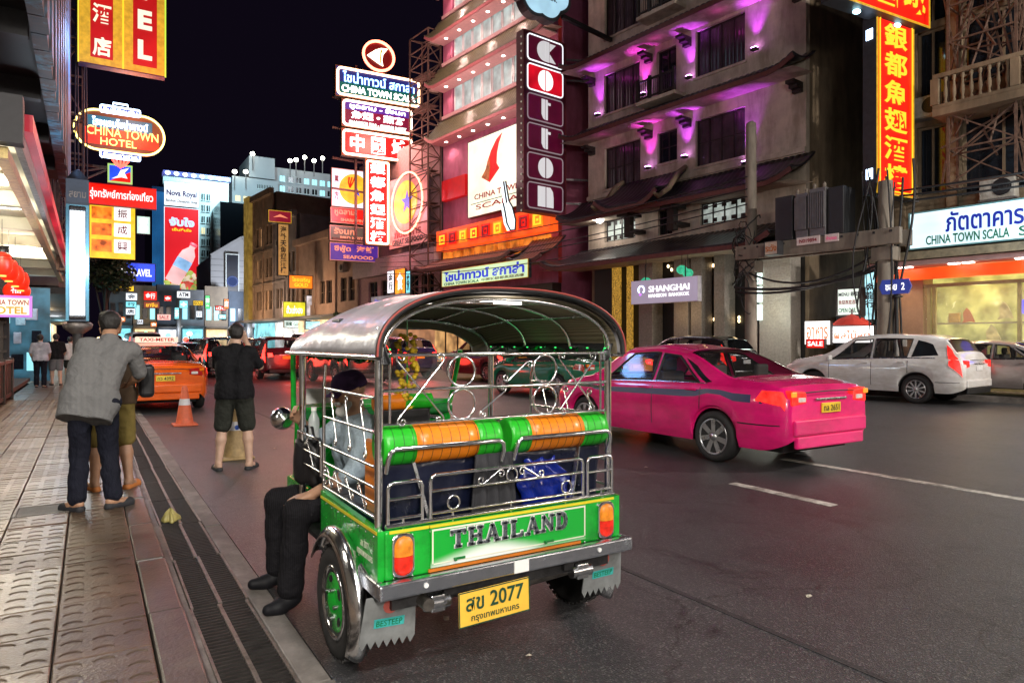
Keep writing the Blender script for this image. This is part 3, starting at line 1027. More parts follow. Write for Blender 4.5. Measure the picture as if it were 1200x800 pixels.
def coat(u, v):
    w = .10 + .03 * (1 - v)
    return (-.07 + w * (u - .5) * 2, -.395 + .018 * sin(u * 22) * (1.2 - v), .60 + .37 * v)
MB().grid(coat, 26, 6).build('hanging_cloth', M('dark_cloth', (.02, .02, .024), .85, bump=.3), tuk, solid=.01)
for sx in (-1, 1):
    MB().beam((sx * .40, -.375, .70), (sx * .47, -.345, .98), .02, .014).build('backrest_strap', chrome_d, tuk)
# --- roof
def roofpt(u, y, off=0.0):
    a = pi * u
    ca, sa = cos(a), sin(a)
    t = 0 if y < .35 else min(1.2, (y - .35) / .8)
    top = .305 - .13 * t * t
    w = .672 - .03 * t * t
    x = -(w + off) * math.copysign(abs(ca) ** .82, ca)
    z = 1.435 - .01 * t + (top + off) * (abs(sa) ** .84)
    return x, z
def roof_out(u, v):
    y = -.455 + 1.60 * v
    x, z = roofpt(u, y)
    sag = (.008 * sin(y * 14) + .012 * sin(u * 21 + y * 5) * sin(y * 7)) * max(0, sin(pi * u)) ** .6
    return (x, y, z + sag)
MB().grid(roof_out, 40, 36).build('roof_cover', m_roof, tuk, solid=.010)
def roof_in(u, v):
    y = -.44 + 1.54 * v
    x, z = roofpt(u, y, -.022)
    return (x, y, z)
MB().grid(roof_in, 40, 30).build('roof_lining', m_lining, tuk)
def hoop(y, off, r, mat, name):
    return MB().tube([(x, y, z) for x, z in (roofpt(k / 36, y, off) for k in range(37))], r, 8).build(name, mat, tuk)
hoop(-.458, .002, .014, m_black, 'roof_edge_roll')
hoop(-.470, .010, .005, m_redp, 'roof_piping')
hoop(-.40, -.040, .011, chrome, 'roof_hoop'); hoop(-.05, -.036, .010, chrome, 'roof_hoop'); hoop(.42, -.036, .010, chrome, 'roof_hoop'); hoop(.88, -.036, .012, chrome_d, 'roof_hoop')
for u in (.24, .41, .59, .76):
    MB().tube([(roofpt(u, y, -.036)[0], y, roofpt(u, y, -.036)[1]) for y in (-.4, -.2, .1, .4, .88)], .0075, 8).build('roof_batten', chrome_d if u != .41 else chrome, tuk)
for sx in (-1, 1):
    MB().tube([(sx * .672, y, 1.432) for y in (-.455, 0, .4, .8, 1.12)], .012, 8).build('roof_gutter', chrome, tuk)
    # drooping inner valance and tinsel
    def val(u, v):
        y = -.42 + 1.27 * u
        return (sx * (.635 - .03 * v), y, 1.49 - (.085 + .012 * sin(u * 25)) * v)
    MB().grid(val, 30, 3).build('valance', m_black, tuk, solid=.006)
    b = MB()
    for k in range(420):
        y = RND.uniform(-.40, .82); a = RND.uniform(0, 2 * pi); r = RND.uniform(.01, .035)
        c = Vector((sx * .625 + r * cos(a), y, 1.435 + r * sin(a)))
        d = Vector((RND.uniform(-1, 1), RND.uniform(-1, 1), RND.uniform(-1, 1))) * .016
        e = Vector((RND.uniform(-1, 1), RND.uniform(-1, 1), RND.uniform(-1, 1))) * .008
        b.add([c - d, c + e, c + d, c - e], [(0, 1, 2, 3)])
    b.build('tinsel', M('green_tinsel', (.01, .22, .05), .18, metal=.9, var=.5, scale=60), tuk, kind='stuff')
b = MB()
for sx in (-1, 1):
    for k in range(9): b.ell((sx * .60, -.40 + k * .15, 1.465), (.006, .009, .004), 6, 4)
b.build('led_strip', E('green_led', (.05, 1, .18), 1.2), tuk, kind='stuff')
lamp('POINT', (TX + .55, TY + .25, 1.44), .06, (.1, 1, .25), .05, name='tuk_tuk_led_light')
lamp('POINT', (TX - .55, TY + .25, 1.44), .06, (.1, 1, .25), .05, name='tuk_tuk_led_light')
MB().tube([(roofpt(u, -.40, -.055)[0], -.40, roofpt(u, -.40, -.055)[1]) for u in (.475, .50, .525)], .006, 8).build('added_roof_tube', E('added_roof_glow', (1, .95, .88), 5.0), tuk)  # added glowing strip where a highlight lies on the rear hoop
lamp('POINT', (TX, TY - .34, 1.655), 3.4, (1, .93, .84), .12, name='tuk_tuk_roof_fill')  # added fill light under the roof lining
# loudspeaker by the left shoulder of the roof
b = MB(); b.box(-.60, .30, 1.47, -.40, .44, 1.62); sp = b.build('speaker', m_black, tuk, bevel=.01)
MB().lathe([(.05, 0), (.045, .01), (.02, -.012), (0, -.006)], 22, Matrix.Translation((-.50, .298, 1.545)) @ Matrix.Rotation(pi / 2, 4, 'X')).build('speaker_cone', M('speaker_red', (.30, .02, .03), .4), sp)
# --- front: apron, windscreen, driver seat, handlebar
def apron(u, v):
    x = -.56 + 1.12 * u
    z = .30 + .78 * v
    y = 1.42 + .42 * (1 - (2 * u - 1) ** 2) * (1 - .25 * v) - .10 * v
    return (x, y, z)
MB().grid(apron, 24, 10).build('front_apron', m_green, tuk, solid=.02)
b = MB(); b.box(-.57, 1.30, .98, .57, 1.46, 1.05); b.build('dashboard', m_greend, tuk, bevel=.02)
b = MB(); b.box(-.60, .92, .42, -.56, 1.42, .62); b.box(.56, .92, .42, .60, 1.42, .62); b.build('front_sill', m_green, tuk, bevel=.012)
MB().box(-.645, .86, .42, -.605, .95, .62).build('sill_corner', chrome, tuk, bevel=.008)
b = MB(); b.tube([(-.57, 1.36, 1.05), (-.60, 1.25, 1.44)], .018, 8); b.tube([(.57, 1.36, 1.05), (.60, 1.25, 1.44)], .018, 8); b.tube([(-.57, 1.36, 1.05), (.57, 1.36, 1.05)], .014, 8)
b.build('windscreen_frame', m_green, tuk)
m_glass = M('clear_glass', (.9, .93, .95), .03, alpha=.10, bump=0, var=.02)
MB().grid(lambda u, v: (-.56 + 1.12 * u, 1.355 - .10 * v, 1.06 + .36 * v), 1, 1).build('windscreen', m_glass, tuk, solid=.004)
b = MB(); b.box(-.50, 1.33, 1.09, -.34, 1.334, 1.19); b.box(-.30, 1.33, 1.09, -.14, 1.334, 1.20)
b.build('licence_card', m_white, tuk)
b = MB(); b.tube([(-.32, 1.02, .98), (-.2, 1.12, 1.0), (0, 1.16, 1.0), (.2, 1.12, 1.0), (.32, 1.02, .98)], .014, 8); b.cyl((0, 1.18, 1.0), (0, 1.5, .45), .02)
b.build('handlebar', chrome_d, tuk)
for sx in (-1, 1):
    MB().lathe([(.0, -.06), (.05, -.05), (.075, 0), (.078, .03), (.06, .035)], 20, Matrix.Translation((sx * .60, 1.52, .98)) @ Matrix.Rotation(-pi / 2, 4, 'X')).build('headlamp', chrome, tuk)
b = MB(); b.box(-.30, .52, .60, .30, .95, .68); b.build('driver_seat', m_black, tuk, bevel=.03, seg=3)
b = MB(); b.box(-.36, .40, .70, -.03, .46, 1.13); b.build('driver_backrest', m_black, tuk, bevel=.02, seg=3)
b = MB(); b.cyl((-.37, .41, 1.16), (-.20, .41, 1.16), .045, n=16); b.build('driver_roll', m_vorng, tuk)
b = MB(); b.cyl((-.20, .41, 1.16), (-.03, .41, 1.16), .045, n=16); b.build('driver_roll', m_vgreen, tuk)
b = MB(); b.box(-.62, -.30, .72, -.590, -.13, 1.05); b.build('arm_panel', m_vorng, tuk, bevel=.02, seg=3)
b = MB(); b.box(-.635, .30, .43, -.30, .50, .70); b.build('bench_box', m_black, tuk, bevel=.01)
# hanging flower garland under the roof
gl = thing('flower_garland', (TX - .17, TY + .42, 1.12), 'yellow marigold garland hanging under the tuk-tuk roof beside the red loudspeaker', 'garland')
b = MB()
for k in range(90):
    t = k / 89
    a = RND.uniform(0, 2 * pi); r = (.035 + .025 * math.sin(t * 9) ** 2)
    c = (r * cos(a), r * sin(a), .42 * t)
    b.ell(c, (.016, .016, .013), 6, 4)
b.build('blossoms', M('marigold', (.62, .42, .02), .6, var=.5, scale=30), gl, kind='stuff')
MB().cyl((0, 0, .0), (0, 0, .5), .004, n=6).build('string', m_green, gl)
# ================================================================== people: one continuous skin per body, clothes grown over it
import openvdb
def sdf_mesh(prims, h, cuts=(), wr=0.0, seed=0):
    """prims: (a, b, ra, rb, k) tapered capsules (k = blend), or ('e', c, (rx,ry,rz), k); cuts: (point, normal) planes that remove what lies on the normal's side"""
    lo = np.array([1e9] * 3); hi = -lo
    for p in prims:
        if p[0] == 'e':
            c = np.array(p[1]); r = max(p[2]); lo = np.minimum(lo, c - r); hi = np.maximum(hi, c + r)
        else:
            for c, r in ((p[0], p[2]), (p[1], p[3])):
                c = np.array(c); lo = np.minimum(lo, c - r); hi = np.maximum(hi, c + r)
    lo -= 4 * h; hi += 4 * h
    n = np.ceil((hi - lo) / h).astype(int) + 1
    ax = [lo[i] + h * np.arange(n[i]) for i in range(3)]
    F = np.full(n, 0.2, dtype=np.float32)
    for p in prims:
        if p[0] == 'e':
            c = np.array(p[1]); r = np.array(p[2]); k = p[3]
            a0, a1 = c - r.max(), c + r.max()
        else:
            a, b, ra, rb, k = p
            a = np.array(a, float); b = np.array(b, float)
            rm = max(ra, rb)
            a0, a1 = np.minimum(a, b) - rm, np.maximum(a, b) + rm
        m = max(k, 2 * h) + 3 * h
        i0 = np.maximum(0, np.floor((a0 - m - lo) / h).astype(int)); i1 = np.minimum(n, np.ceil((a1 + m - lo) / h).astype(int) + 1)
        X = ax[0][i0[0]:i1[0], None, None]; Y = ax[1][None, i0[1]:i1[1], None]; Z = ax[2][None, None, i0[2]:i1[2]]
        if p[0] == 'e':
            q = np.sqrt(((X - c[0]) / r[0]) ** 2 + ((Y - c[1]) / r[1]) ** 2 + ((Z - c[2]) / r[2]) ** 2)
            D = (q - 1) * r.min()
        else:
            d = b - a; L2 = max(1e-9, float(d @ d))
            t = np.clip(((X - a[0]) * d[0] + (Y - a[1]) * d[1] + (Z - a[2]) * d[2]) / L2, 0, 1)
            D = np.sqrt((X - a[0] - t * d[0]) ** 2 + (Y - a[1] - t * d[1]) ** 2 + (Z - a[2] - t * d[2]) ** 2) - (ra + (rb - ra) * t)
        S = F[i0[0]:i1[0], i0[1]:i1[1], i0[2]:i1[2]]
        if k > 0:
            hh = np.clip(.5 + .5 * (S - D) / k, 0, 1)
            S[...] = S * (1 - hh) + D * hh - k * hh * (1 - hh)
        else:
            S[...] = np.minimum(S, D)
    X = ax[0][:, None, None]; Y = ax[1][None, :, None]; Z = ax[2][None, None, :]
    if wr:
        q = np.random.RandomState(seed + 1)
        G = 0
        for i in range(5):
            a, c = q.normal(0, 1, 3), q.normal(0, 1, 3)
            a /= np.linalg.norm(a); c /= np.linalg.norm(c); fr = (24, 33, 45, 62, 80)[i]
            G = G + (1, .9, .7, .5, .35)[i] * (1 - np.abs(np.sin((X * a[0] + Y * a[1] + Z * a[2] * .6) * fr * .5 + 2.2 * np.sin((X * c[0] + Y * c[1] + Z * c[2]) * fr * .45 + i)))) ** 2
        F += (wr * 1.3 * (.9 - G)).astype(np.float32)
    for pt, nm in cuts:
        nm = np.array(nm, float); nm /= np.linalg.norm(nm)
        F = np.maximum(F, (X - pt[0]) * nm[0] + (Y - pt[1]) * nm[1] + (Z - pt[2]) * nm[2])
    g = openvdb.FloatGrid(0.2)
    g.copyFromArray(np.ascontiguousarray(F, dtype=np.float32))
    pts, quads = g.convertToQuads(0.0)
    return pts * h + lo, quads
def sdf_obj(name, prims, h, mat, parent, cuts=(), wr=0.0, seed=0):
    pts, quads = sdf_mesh(prims, h, cuts, wr, seed)
    me = bpy.data.meshes.new(name)
    me.from_pydata(pts.tolist(), [], quads[:, ::-1].tolist())
    me.polygons.foreach_set('use_smooth', [True] * len(me.polygons))
    me.materials.append(mat); me.update()
    o = bpy.data.objects.new(name, me)
    COL.objects.link(o); o.parent = parent
    return o
def vv(*a): return Vector(a)
def hand_prims(wr, d, side, pal, curl=.7, s=1.0):
    """palm and five separate bent fingers; d = direction from wrist, side = towards the thumb, pal = the way the palm faces"""
    d, side, pal = Vector(d).normalized(), Vector(side), Vector(pal)
    side = (side - d * side.dot(d)).normalized()
    pal = (pal - d * pal.dot(d) - side * pal.dot(side)).normalized()
    wr = Vector(wr); P = []
    for o in (-.026, -.009, .009, .026):
        P.append((wr + side * o * .6 * s + d * .01, wr + d * .078 * s + side * o * s, .015 * s, .0125 * s, .012))
    for o, L in ((-.030, .060), (-.010, .074), (.010, .080), (.030, .070)):
        p = wr + d * .082 * s + side * o * s
        f = d
        for q, (fr, rr) in enumerate(((.45, .0092), (.32, .0084), (.23, .0074))):
            an = curl * (.55, .8, .6)[q]
            f = (f * cos(an) + pal * sin(an)).normalized()
            p2 = p + f * L * fr * s
            P.append((p, p2, rr * s, rr * .92 * s, .004))
            p = p2
    p = wr + d * .025 * s + side * .024 * s
    f = (d * .65 + side * .75 + pal * .25).normalized()
    for L, rr in ((.034, .0115), (.030, .0098), (.024, .0085)):
        p2 = p + f * L * s
        P.append((p, p2, rr * s, rr * .92 * s, .008))
        p = p2; f = (f + d * .35 + pal * curl * .5).normalized()
    return P
def head_prims(c, f, up, s=1.0):
    """skull, jaw, nose, brow, ears; c = head centre, f = facing"""
    c, f, up = Vector(c), Vector(f).normalized(), Vector(up).normalized()
    r = f.cross(up).normalized()
    def at(a, b, z): return c + r * a * s + f * b * s + up * z * s
    P = [(at(0, -.018, .030), at(0, .025, .035), .078 * s, .076 * s, .02),
         (at(0, .030, -.02), at(0, .050, -.085), .062 * s, .034 * s, .03),
         (at(.03, .02, -.06), at(0, .062, -.092), .030 * s, .022 * s, .02), (at(-.03, .02, -.06), at(0, .062, -.092), .030 * s, .022 * s, .02),
         (at(0, .098, .012), at(0, .116, -.022), .009 * s, .014 * s, .012),
         (at(.035, .086, .026), at(-.035, .086, .026), .012 * s, .012 * s, .015),
         (at(.022, .092, -.058), at(-.022, .092, -.058), .008 * s, .008 * s, .01),
         (at(.036, .078, -.02), at(.044, .05, -.03), .020 * s, .022 * s, .02), (at(-.036, .078, -.02), at(-.044, .05, -.03), .020 * s, .022 * s, .02)]
    for q in (-1, 1):
        P.append((at(q * .080, -.012, .022), at(q * .078, -.004, -.022), .013 * s, .010 * s, .006))
        P.append((at(q * .088, -.020, .024), at(q * .082, -.012, -.006), .009 * s, .008 * s, .004))
    return P
skinA = M('skin_warm', (.42, .22, .14), .5, var=.12, scale=14, bump=.08, bscale=160)
skinB = M('skin_pale', (.52, .33, .24), .5, var=.12, scale=14, bump=.08, bscale=160)
skinC = M('skin_tan', (.40, .22, .135), .5, var=.15, scale=14, bump=.08, bscale=160)
m_hair = M('black_hair', (.012, .010, .009), .45, var=.4, scale=60, bump=.8, bscale=220, stretch=(1, 1, .25))
m_eye = M('eye_white', (.7, .68, .65), .2)
m_pup = M('pupil', (.01, .008, .006), .1)

def person(loc, label, J, skin, h=.011, shirt=None, pants=None, shoes=None, hair=None, cap=None, facing=(0, 1, 0), up=(0, 0, 1), group=None,
           sleeve=.9, hem=None, short=None, fat=1.0, hands=None, sole=None, cuts_shirt=(), beard=None, collar=True, wr=.003):
    """J: pel che nek hed, shL elL wrL / R, hpL knL anL toL / R - joints in the person's own space"""
    t = thing('person', loc, label, 'person', group)
    J = {k: Vector(v) - (Vector((0, 0, .03)) if k[:2] == 'sh' else Vector((0, 0, 0))) for k, v in J.items()}
    f = Vector(facing).normalized(); up = Vector(up)
    body, sh, pa, SO = [], [], [], []
    r = (J['shR'] - J['shL']).normalized()
    pel, che, nek, hed = J['pel'], J['che'], J['nek'], J['hed']
    bf = r.cross(Vector((0, 0, 1))); bf = (Vector((0, 0, 1)).cross(r)).normalized()
    F_ = fat
    def torso(ex):
        P = []
        for o in (-1, 1):
            P.append((pel + r * o * .075 * F_, che + r * o * .085 * F_ - (che - pel) * .1, (.112 + ex) * F_, (.112 + ex) * F_, .05))
            P.append((che + r * o * .08, che + r * o * .115 + (nek - che) * .62, (.105 + ex), (.075 + ex), .05))
            P.append((pel + r * o * .08 * F_ - bf * .03, J['hp' + 'LR'[o > 0]] - bf * .03, (.105 + ex) * F_, (.10 + ex) * F_, .05))
        return P
    body += torso(0)
    body.append((che + (nek - che) * .8, nek + (hed - nek) * .55, .064, .056, .03))
    body += head_prims(hed, f, up)
    for s in 'LR':
        S, El, W = J['sh' + s], J['el' + s], J['wr' + s]
        body += [(che + (S - che) * .6, S, .07, .058, .04), (S, El, .053, .040, .03), (El, El + (W - El) * .35, .040, .040, .02), (El + (W - El) * .35, W, .040, .027, .02)]
        H, K, A, To = J['hp' + s], J['kn' + s], J['an' + s], J['to' + s]
        body += [(H, K, .088 * F_, .056, .04), (K, K + (A - K) * .35, .054, .056, .03), (K + (A - K) * .35, A, .056, .036, .03), (A, A + Vector((0, 0, -.035)), .036, .036, .02),
                 (A + (To - A) * -.22 + Vector((0, 0, -.045)), A + (To - A) * .45 + Vector((0, 0, -.03)), .034, .034, .02), (A + (To - A) * .45 + Vector((0, 0, -.03)), To, .034, .024, .02)]
        d, sd, pl, cu = (hands or {}).get(s, ((W - El), r * (1 if s == 'L' else -1) * 0 + bf, -r if s == 'R' else r, .5))
        body += hand_prims(W, d, sd, pl, cu)
        if shirt:
            e = El + (W - El) * max(0, (sleeve - .5) * 2) if sleeve > .5 else S + (El - S) * sleeve * 2
            sh += [(che + (S - che) * .5, S, .080, .068, .05)]
            if sleeve > .5:
                sh += [(S, El, .072, .058, .03), (El, e, .058, .046, .03)]
            else:
                sh += [(S, e, .068, .062, .03)]
        if pants:
            if short:
                e = H + (K - H) * short
                pa += [(H, e, .112 * F_, .098, .03)]
            else:
                bm = A + (K - A) * .06
                pa += [(H, K, .102 * F_, .074, .04), (K, K + (bm - K) * .5, .072, .068, .03), (K + (bm - K) * .5, bm, .068, .072, .03)]
        if sole is not None or shoes: so = []; SO.append(so)
        if sole is not None:
            B = A + (To - A) * -.25; fz = min(To.z, A.z - .07)
            so += [(Vector((B.x, B.y, fz - .004)), Vector((To.x, To.y, fz - .006)), .040, .046, .01)]
        elif shoes:
            so += [(A + (To - A) * -.2 + Vector((0, 0, -.045)), A + (To - A) * .5 + Vector((0, 0, -.035)), .044, .046, .03), (A + (To - A) * .5 + Vector((0, 0, -.035)), To, .041, .032, .02), (A + Vector((0, 0, -.02)), A + Vector((0, 0, -.04)), .045, .045, .02)]
    sdf_obj('body', body, h, skin, t)
    if shirt:
        hz = hem if hem is not None else .06
        P = torso(.016)
        dn = (pel - che).normalized()
        for o in (-1, 1):
            P.append((pel + r * o * .085 * F_, pel + r * o * .095 * F_ + dn * (hz + .12), .122 * F_, .122 * F_, .05))
        P.append((che + (nek - che) * .5, nek, .085, .070, .04))
        cuts = [(pel + dn * hz, dn), (nek + (hed - nek) * .12 + bf * 0, (hed - nek))] + list(cuts_shirt)
        sdf_obj('shirt', P + sh, h, shirt, t, cuts, wr=wr, seed=len(label))
    if pants:
        P = []
        for o in (-1, 1):
            P += [(pel + r * o * .078 * F_, pel + r * o * .075 * F_ + Vector((0, 0, .10)) * (1 if J['hpL'].z < pel.z + .05 else 1) * .35, .118 * F_, .112 * F_, .05),
                  (pel + r * o * .08 * F_ - bf * .03, J['hp' + 'LR'[o > 0]] - bf * .035, .115 * F_, .112 * F_, .05)]
        sdf_obj('shorts' if short else 'trousers', P + pa, h, pants, t, wr=wr, seed=len(label) + 3,
                cuts=[(J['pel'] + Vector((0, 0, .09)), (0, 0, 1))])
    for so in SO:
        if sole is not None: sdf_obj('sandal', so, .007, sole, t)
        else: sdf_obj('shoe', so, .008, shoes, t)
    c = hed; s_ = 1.0
    rr = f.cross(up).normalized()
    def at(a, b, z): return c + rr * a + f * b + up * z
    if hair:
        P = [(at(0, -.024, .036), at(0, .020, .052), .084, .078, .02), (at(0, -.045, -.01), at(0, -.035, .03), .070, .075, .02)]
        sdf_obj('hair', P, .008, hair, t, cuts=[(at(0, .062, .05), f * 1 - up * .55), (at(0, -.03, -.080), -up + f * .5)], wr=.004, seed=5)
    if cap:
        P = [(at(0, -.020, .045), at(0, .022, .050), .090, .086, .02)]
        sdf_obj('cap', P, .008, cap, t, cuts=[(at(0, 0, .022), -up - f * .05)])
        b = MB()
        b.grid(lambda u, v: at((u - .5) * .15, .085 + (.075 * v) * (1 - (2 * u - 1) ** 2 * .6), .036 - .018 * v - .02 * (2 * u - 1) ** 2), 10, 4)
        b.build('cap_peak', cap, t, solid=.005, base=(0, 0, 0))
    if beard:
        P = [(at(.045, .045, -.05), at(0, .078, -.095), .026, .030, .02), (at(-.045, .045, -.05), at(0, .078, -.095), .026, .030, .02), (at(.03, .098, -.042), at(-.03, .098, -.042), .011, .011, .01)]
        sdf_obj('beard', P, .006, beard, t, wr=.002)
    for q in (-1, 1):
        MB().ell(at(q * .033, .090, .008), (.012, .012, .009), 10, 6).build('eye', m_eye, t, base=(0, 0, 0))
        MB().ell(at(q * .033, .1005, .008), (.0045, .004, .0045), 8, 5).build('pupil', m_pup, t, base=(0, 0, 0))
    return t

def stripes(name, c1, c2, sc, axis='X', rough=.85):
    m, nt, p = _new(name); N, L = nt.nodes, nt.links
    tc = N.new('ShaderNodeTexCoord')
    outs = []
    for ax in axis:
        w = N.new('ShaderNodeTexWave'); w.bands_direction = ax; w.inputs['Scale'].default_value = sc; w.inputs['Distortion'].default_value = .4
        L.new(tc.outputs['Object'], w.inputs['Vector']); outs.append(w.outputs['Fac'])
    o = outs[0]
    for q in outs[1:]:
        a = N.new('ShaderNodeMath'); a.operation = 'MULTIPLY'; L.new(o, a.inputs[0]); L.new(q, a.inputs[1]); o = a.outputs[0]
    rp = N.new('ShaderNodeValToRGB'); rp.color_ramp.elements[0].color = (*c1, 1); rp.color_ramp.elements[1].color = (*c2, 1)
    rp.color_ramp.elements[0].position = .15; rp.color_ramp.elements[1].position = .6
    L.new(o, rp.inputs['Fac']); L.new(rp.outputs['Color'], p.inputs['Base Color'])
    p.inputs['Roughness'].default_value = rough; p.inputs['Specular IOR Level'].default_value = .15
    nz = N.new('ShaderNodeTexNoise'); nz.inputs['Scale'].default_value = 14; L.new(tc.outputs['Object'], nz.inputs['Vector'])
    b = N.new('ShaderNodeBump'); b.inputs['Strength'].default_value = .4; b.inputs['Distance'].default_value = .04
    nz.inputs['Detail'].default_value = 5; nz.inputs['Distortion'].default_value = 1.5
    L.new(nz.outputs['Fac'], b.inputs['Height']); L.new(b.outputs['Normal'], p.inputs['Normal'])
    return m
m_check = stripes('checked_shirt', (.09, .09, .095), (.33, .325, .315), 38, 'XZ')
m_dkt = stripes('dark_pinstripe', (.006, .006, .007), (.013, .012, .015), 30, 'X')
m_navyt = M('navy_trousers', (.012, .013, .022), .85, bump=.8, bscale=9, dist=.05, stretch=(1.6, 1.6, .7), spec=.15)
m_blk = M('black_shirt_cloth', (.010, .010, .012), .8, bump=.8, bscale=8, dist=.05, stretch=(1.4, 1.4, .8), spec=.15)
m_olive = M('dark_olive_shorts', (.028, .030, .025), .85, bump=.8, bscale=9, dist=.05, spec=.15)
m_khaki = M('khaki_shorts', (.20, .15, .045), .85, bump=.4, bscale=16, dist=.02, spec=.15)
m_brown = M('brown_shirt', (.075, .05, .032), .85, bump=.3, bscale=16, spec=.15)
m_pblue = M('pale_blue_shirt', (.36, .45, .52), .8, var=.12, bump=.9, bscale=9, dist=.05)
m_capp = M('purple_cap', (.030, .014, .045), .8, bump=.2, spec=.15)
m_grey = M('grey_beard', (.42, .41, .39), .8, bump=.6, bscale=160)
m_sole = M('dark_sandal', (.02, .02, .024), .7)
m_osole = M('orange_sandal', (.50, .17, .04), .6)
m_clog = M('black_clog', (.007, .007, .009), .6, spec=.2)

# --- man in black photographing the street (feet at 1.37, 8.55)
J = dict(pel=(0, 0, .93), che=(0, .0, 1.22), nek=(.01, -.01, 1.45), hed=(.02, .03, 1.595),
         shL=(-.175, -.01, 1.40), elL=(-.205, .17, 1.19), wrL=(-.07, .31, 1.47), shR=(.18, -.01, 1.40), elR=(.275, .09, 1.20), wrR=(.115, .20, 1.50),
         hpL=(-.09, 0, .88), knL=(-.135, .03, .49), anL=(-.17, -.03, .085), toL=(-.22, .13, .03), hpR=(.10, 0, .88), knR=(.14, .03, .49), anR=(.165, -.03, .085), toR=(.22, .125, .03))
pm = person((1.45, 8.55, 0), 'man in black t-shirt and dark shorts standing with back turned, taking a photo', J, skinB, h=.010, shirt=m_blk, pants=m_olive, short=.92, hair=m_hair,
            sleeve=.42, hem=.10, fat=.98, sole=m_sole, hands={'L': ((.25, .1, .5), (1, 0, .2), (0, -1, 0), .7), 'R': ((-.2, .2, .5), (-1, 0, .2), (0, -1, 0), .7)})
pm.rotation_euler = (0, 0, rad(-14))
ph = thing('phone', (1.55, 8.90, 1.50), 'small dark phone held up in front of the face of the man in black', 'phone')
MB().box(-.075, -.005, 0, .075, .005, .075).build('phone_body', M('phone_black', (.01, .01, .012), .2), ph, bevel=.004)
MB().box(-.07, -.0065, .004, .07, -.0055, .071).build('phone_screen', E('phone_screen', (.4, .3, .35), .8), ph)

# --- man in a checked shirt bending forward on the pavement
J = dict(pel=(-.06, -.02, .93), che=(.0, .10, 1.20), nek=(.09, .22, 1.42), hed=(.10, .31, 1.55),
         shL=(-.09, .16, 1.38), elL=(-.14, .30, 1.12), wrL=(-.02, .50, 1.02), shR=(.26, .15, 1.35), elR=(.33, .28, 1.10), wrR=(.26, .50, 1.02),
         hpL=(-.13, -.02, .88), knL=(-.13, .07, .47), anL=(-.15, -.03, .09), toL=(-.24, .09, .035), hpR=(.06, -.02, .88), knR=(.08, .08, .47), anR=(.11, -.04, .09), toR=(.23, .05, .035))
pc = person((.06, 6.72, PZ), 'man in grey checked shirt and dark trousers bending forward on the pavement', J, skinC, h=.010, shirt=m_check, pants=m_navyt, hair=m_hair,
            sleeve=.45, hem=.20, fat=.97, shoes=None, sole=m_sole, facing=(.25, 1, -.25), wr=.004)
# --- person in khaki shorts just behind him, with a black shoulder bag
J = dict(pel=(0, 0, .88), che=(0, .01, 1.14), nek=(0, 0, 1.37), hed=(0, .03, 1.50),
         shL=(-.18, 0, 1.32), elL=(-.25, .05, 1.05), wrL=(-.20, .22, .92), shR=(.19, 0, 1.32), elR=(.27, .0, 1.06), wrR=(.24, .17, .90),
         hpL=(-.09, 0, .84), knL=(-.11, .03, .46), anL=(-.13, -.02, .085), toL=(-.18, .13, .03), hpR=(.09, 0, .84), knR=(.12, .03, .46), anR=(.15, -.04, .085), toR=(.22, .11, .03))
pk = person((.17, 7.55, PZ), 'person in khaki shorts and brown top standing behind the checked shirt', J, skinC, h=.011, shirt=m_brown, pants=m_khaki, short=.95, hair=m_hair,
            sleeve=.45, hem=.08, sole=m_osole)
bg = thing('shoulder_bag', (.17, 7.55, PZ), 'black bag hanging at the side of the person in khaki shorts', 'bag')
MB().cbox((.30, -.02, 1.02), (.13, .24, .32)).build('bag_body', m_black, bg, bevel=.04, seg=3)
MB().tube([(.28, -.02, 1.17), (.21, .10, 1.36), (.0, .15, 1.40), (-.12, .0, 1.42), (.05, -.14, 1.34), (.28, -.04, 1.17)], .012, 6).build('bag_strap', m_black, bg)

# --- driver sitting sideways in the tuk-tuk with his feet on the road
ox, oy = 1.45, 4.02
def L_(x, y, z): return (x - ox, y - oy, z)
J = dict(pel=L_(1.43, 4.06, .60), che=L_(1.40, 4.03, .86), nek=L_(1.37, 4.0, 1.06), hed=L_(1.33, 3.99, 1.195),
         shL=L_(1.40, 3.82, 1.01), elL=L_(1.27, 3.74, .76), wrL=L_(1.06, 3.86, .64), shR=L_(1.38, 4.21, 1.01), elR=L_(1.20, 4.27, .87), wrR=L_(1.07, 4.12, 1.03),
         hpL=L_(1.38, 3.96, .56), knL=L_(.985, 3.87, .55), anL=L_(.955, 3.90, .10), toL=L_(.83, 3.87, .035), hpR=L_(1.38, 4.18, .56), knR=L_(.975, 4.30, .53), anR=L_(.985, 4.33, .10), toR=L_(.84, 4.33, .035))
pd = person((ox, oy, 0), 'driver in pale blue shirt and purple cap sitting sideways in the tuk-tuk', J, skinC, h=.009, shirt=m_pblue, pants=m_dkt, shoes=m_clog, cap=m_capp,
            beard=m_grey, facing=(-1, -.10, -.22), up=(-.2, 0, 1), sleeve=.62, hem=.02, hands={'L': ((-1, .35, -.25), (.2, 1, .2), (0, 0, -1), .35), 'R': ((-.55, -.4, .45), (.25, .2, 1), (0.35, -1, 0), 1.0)})
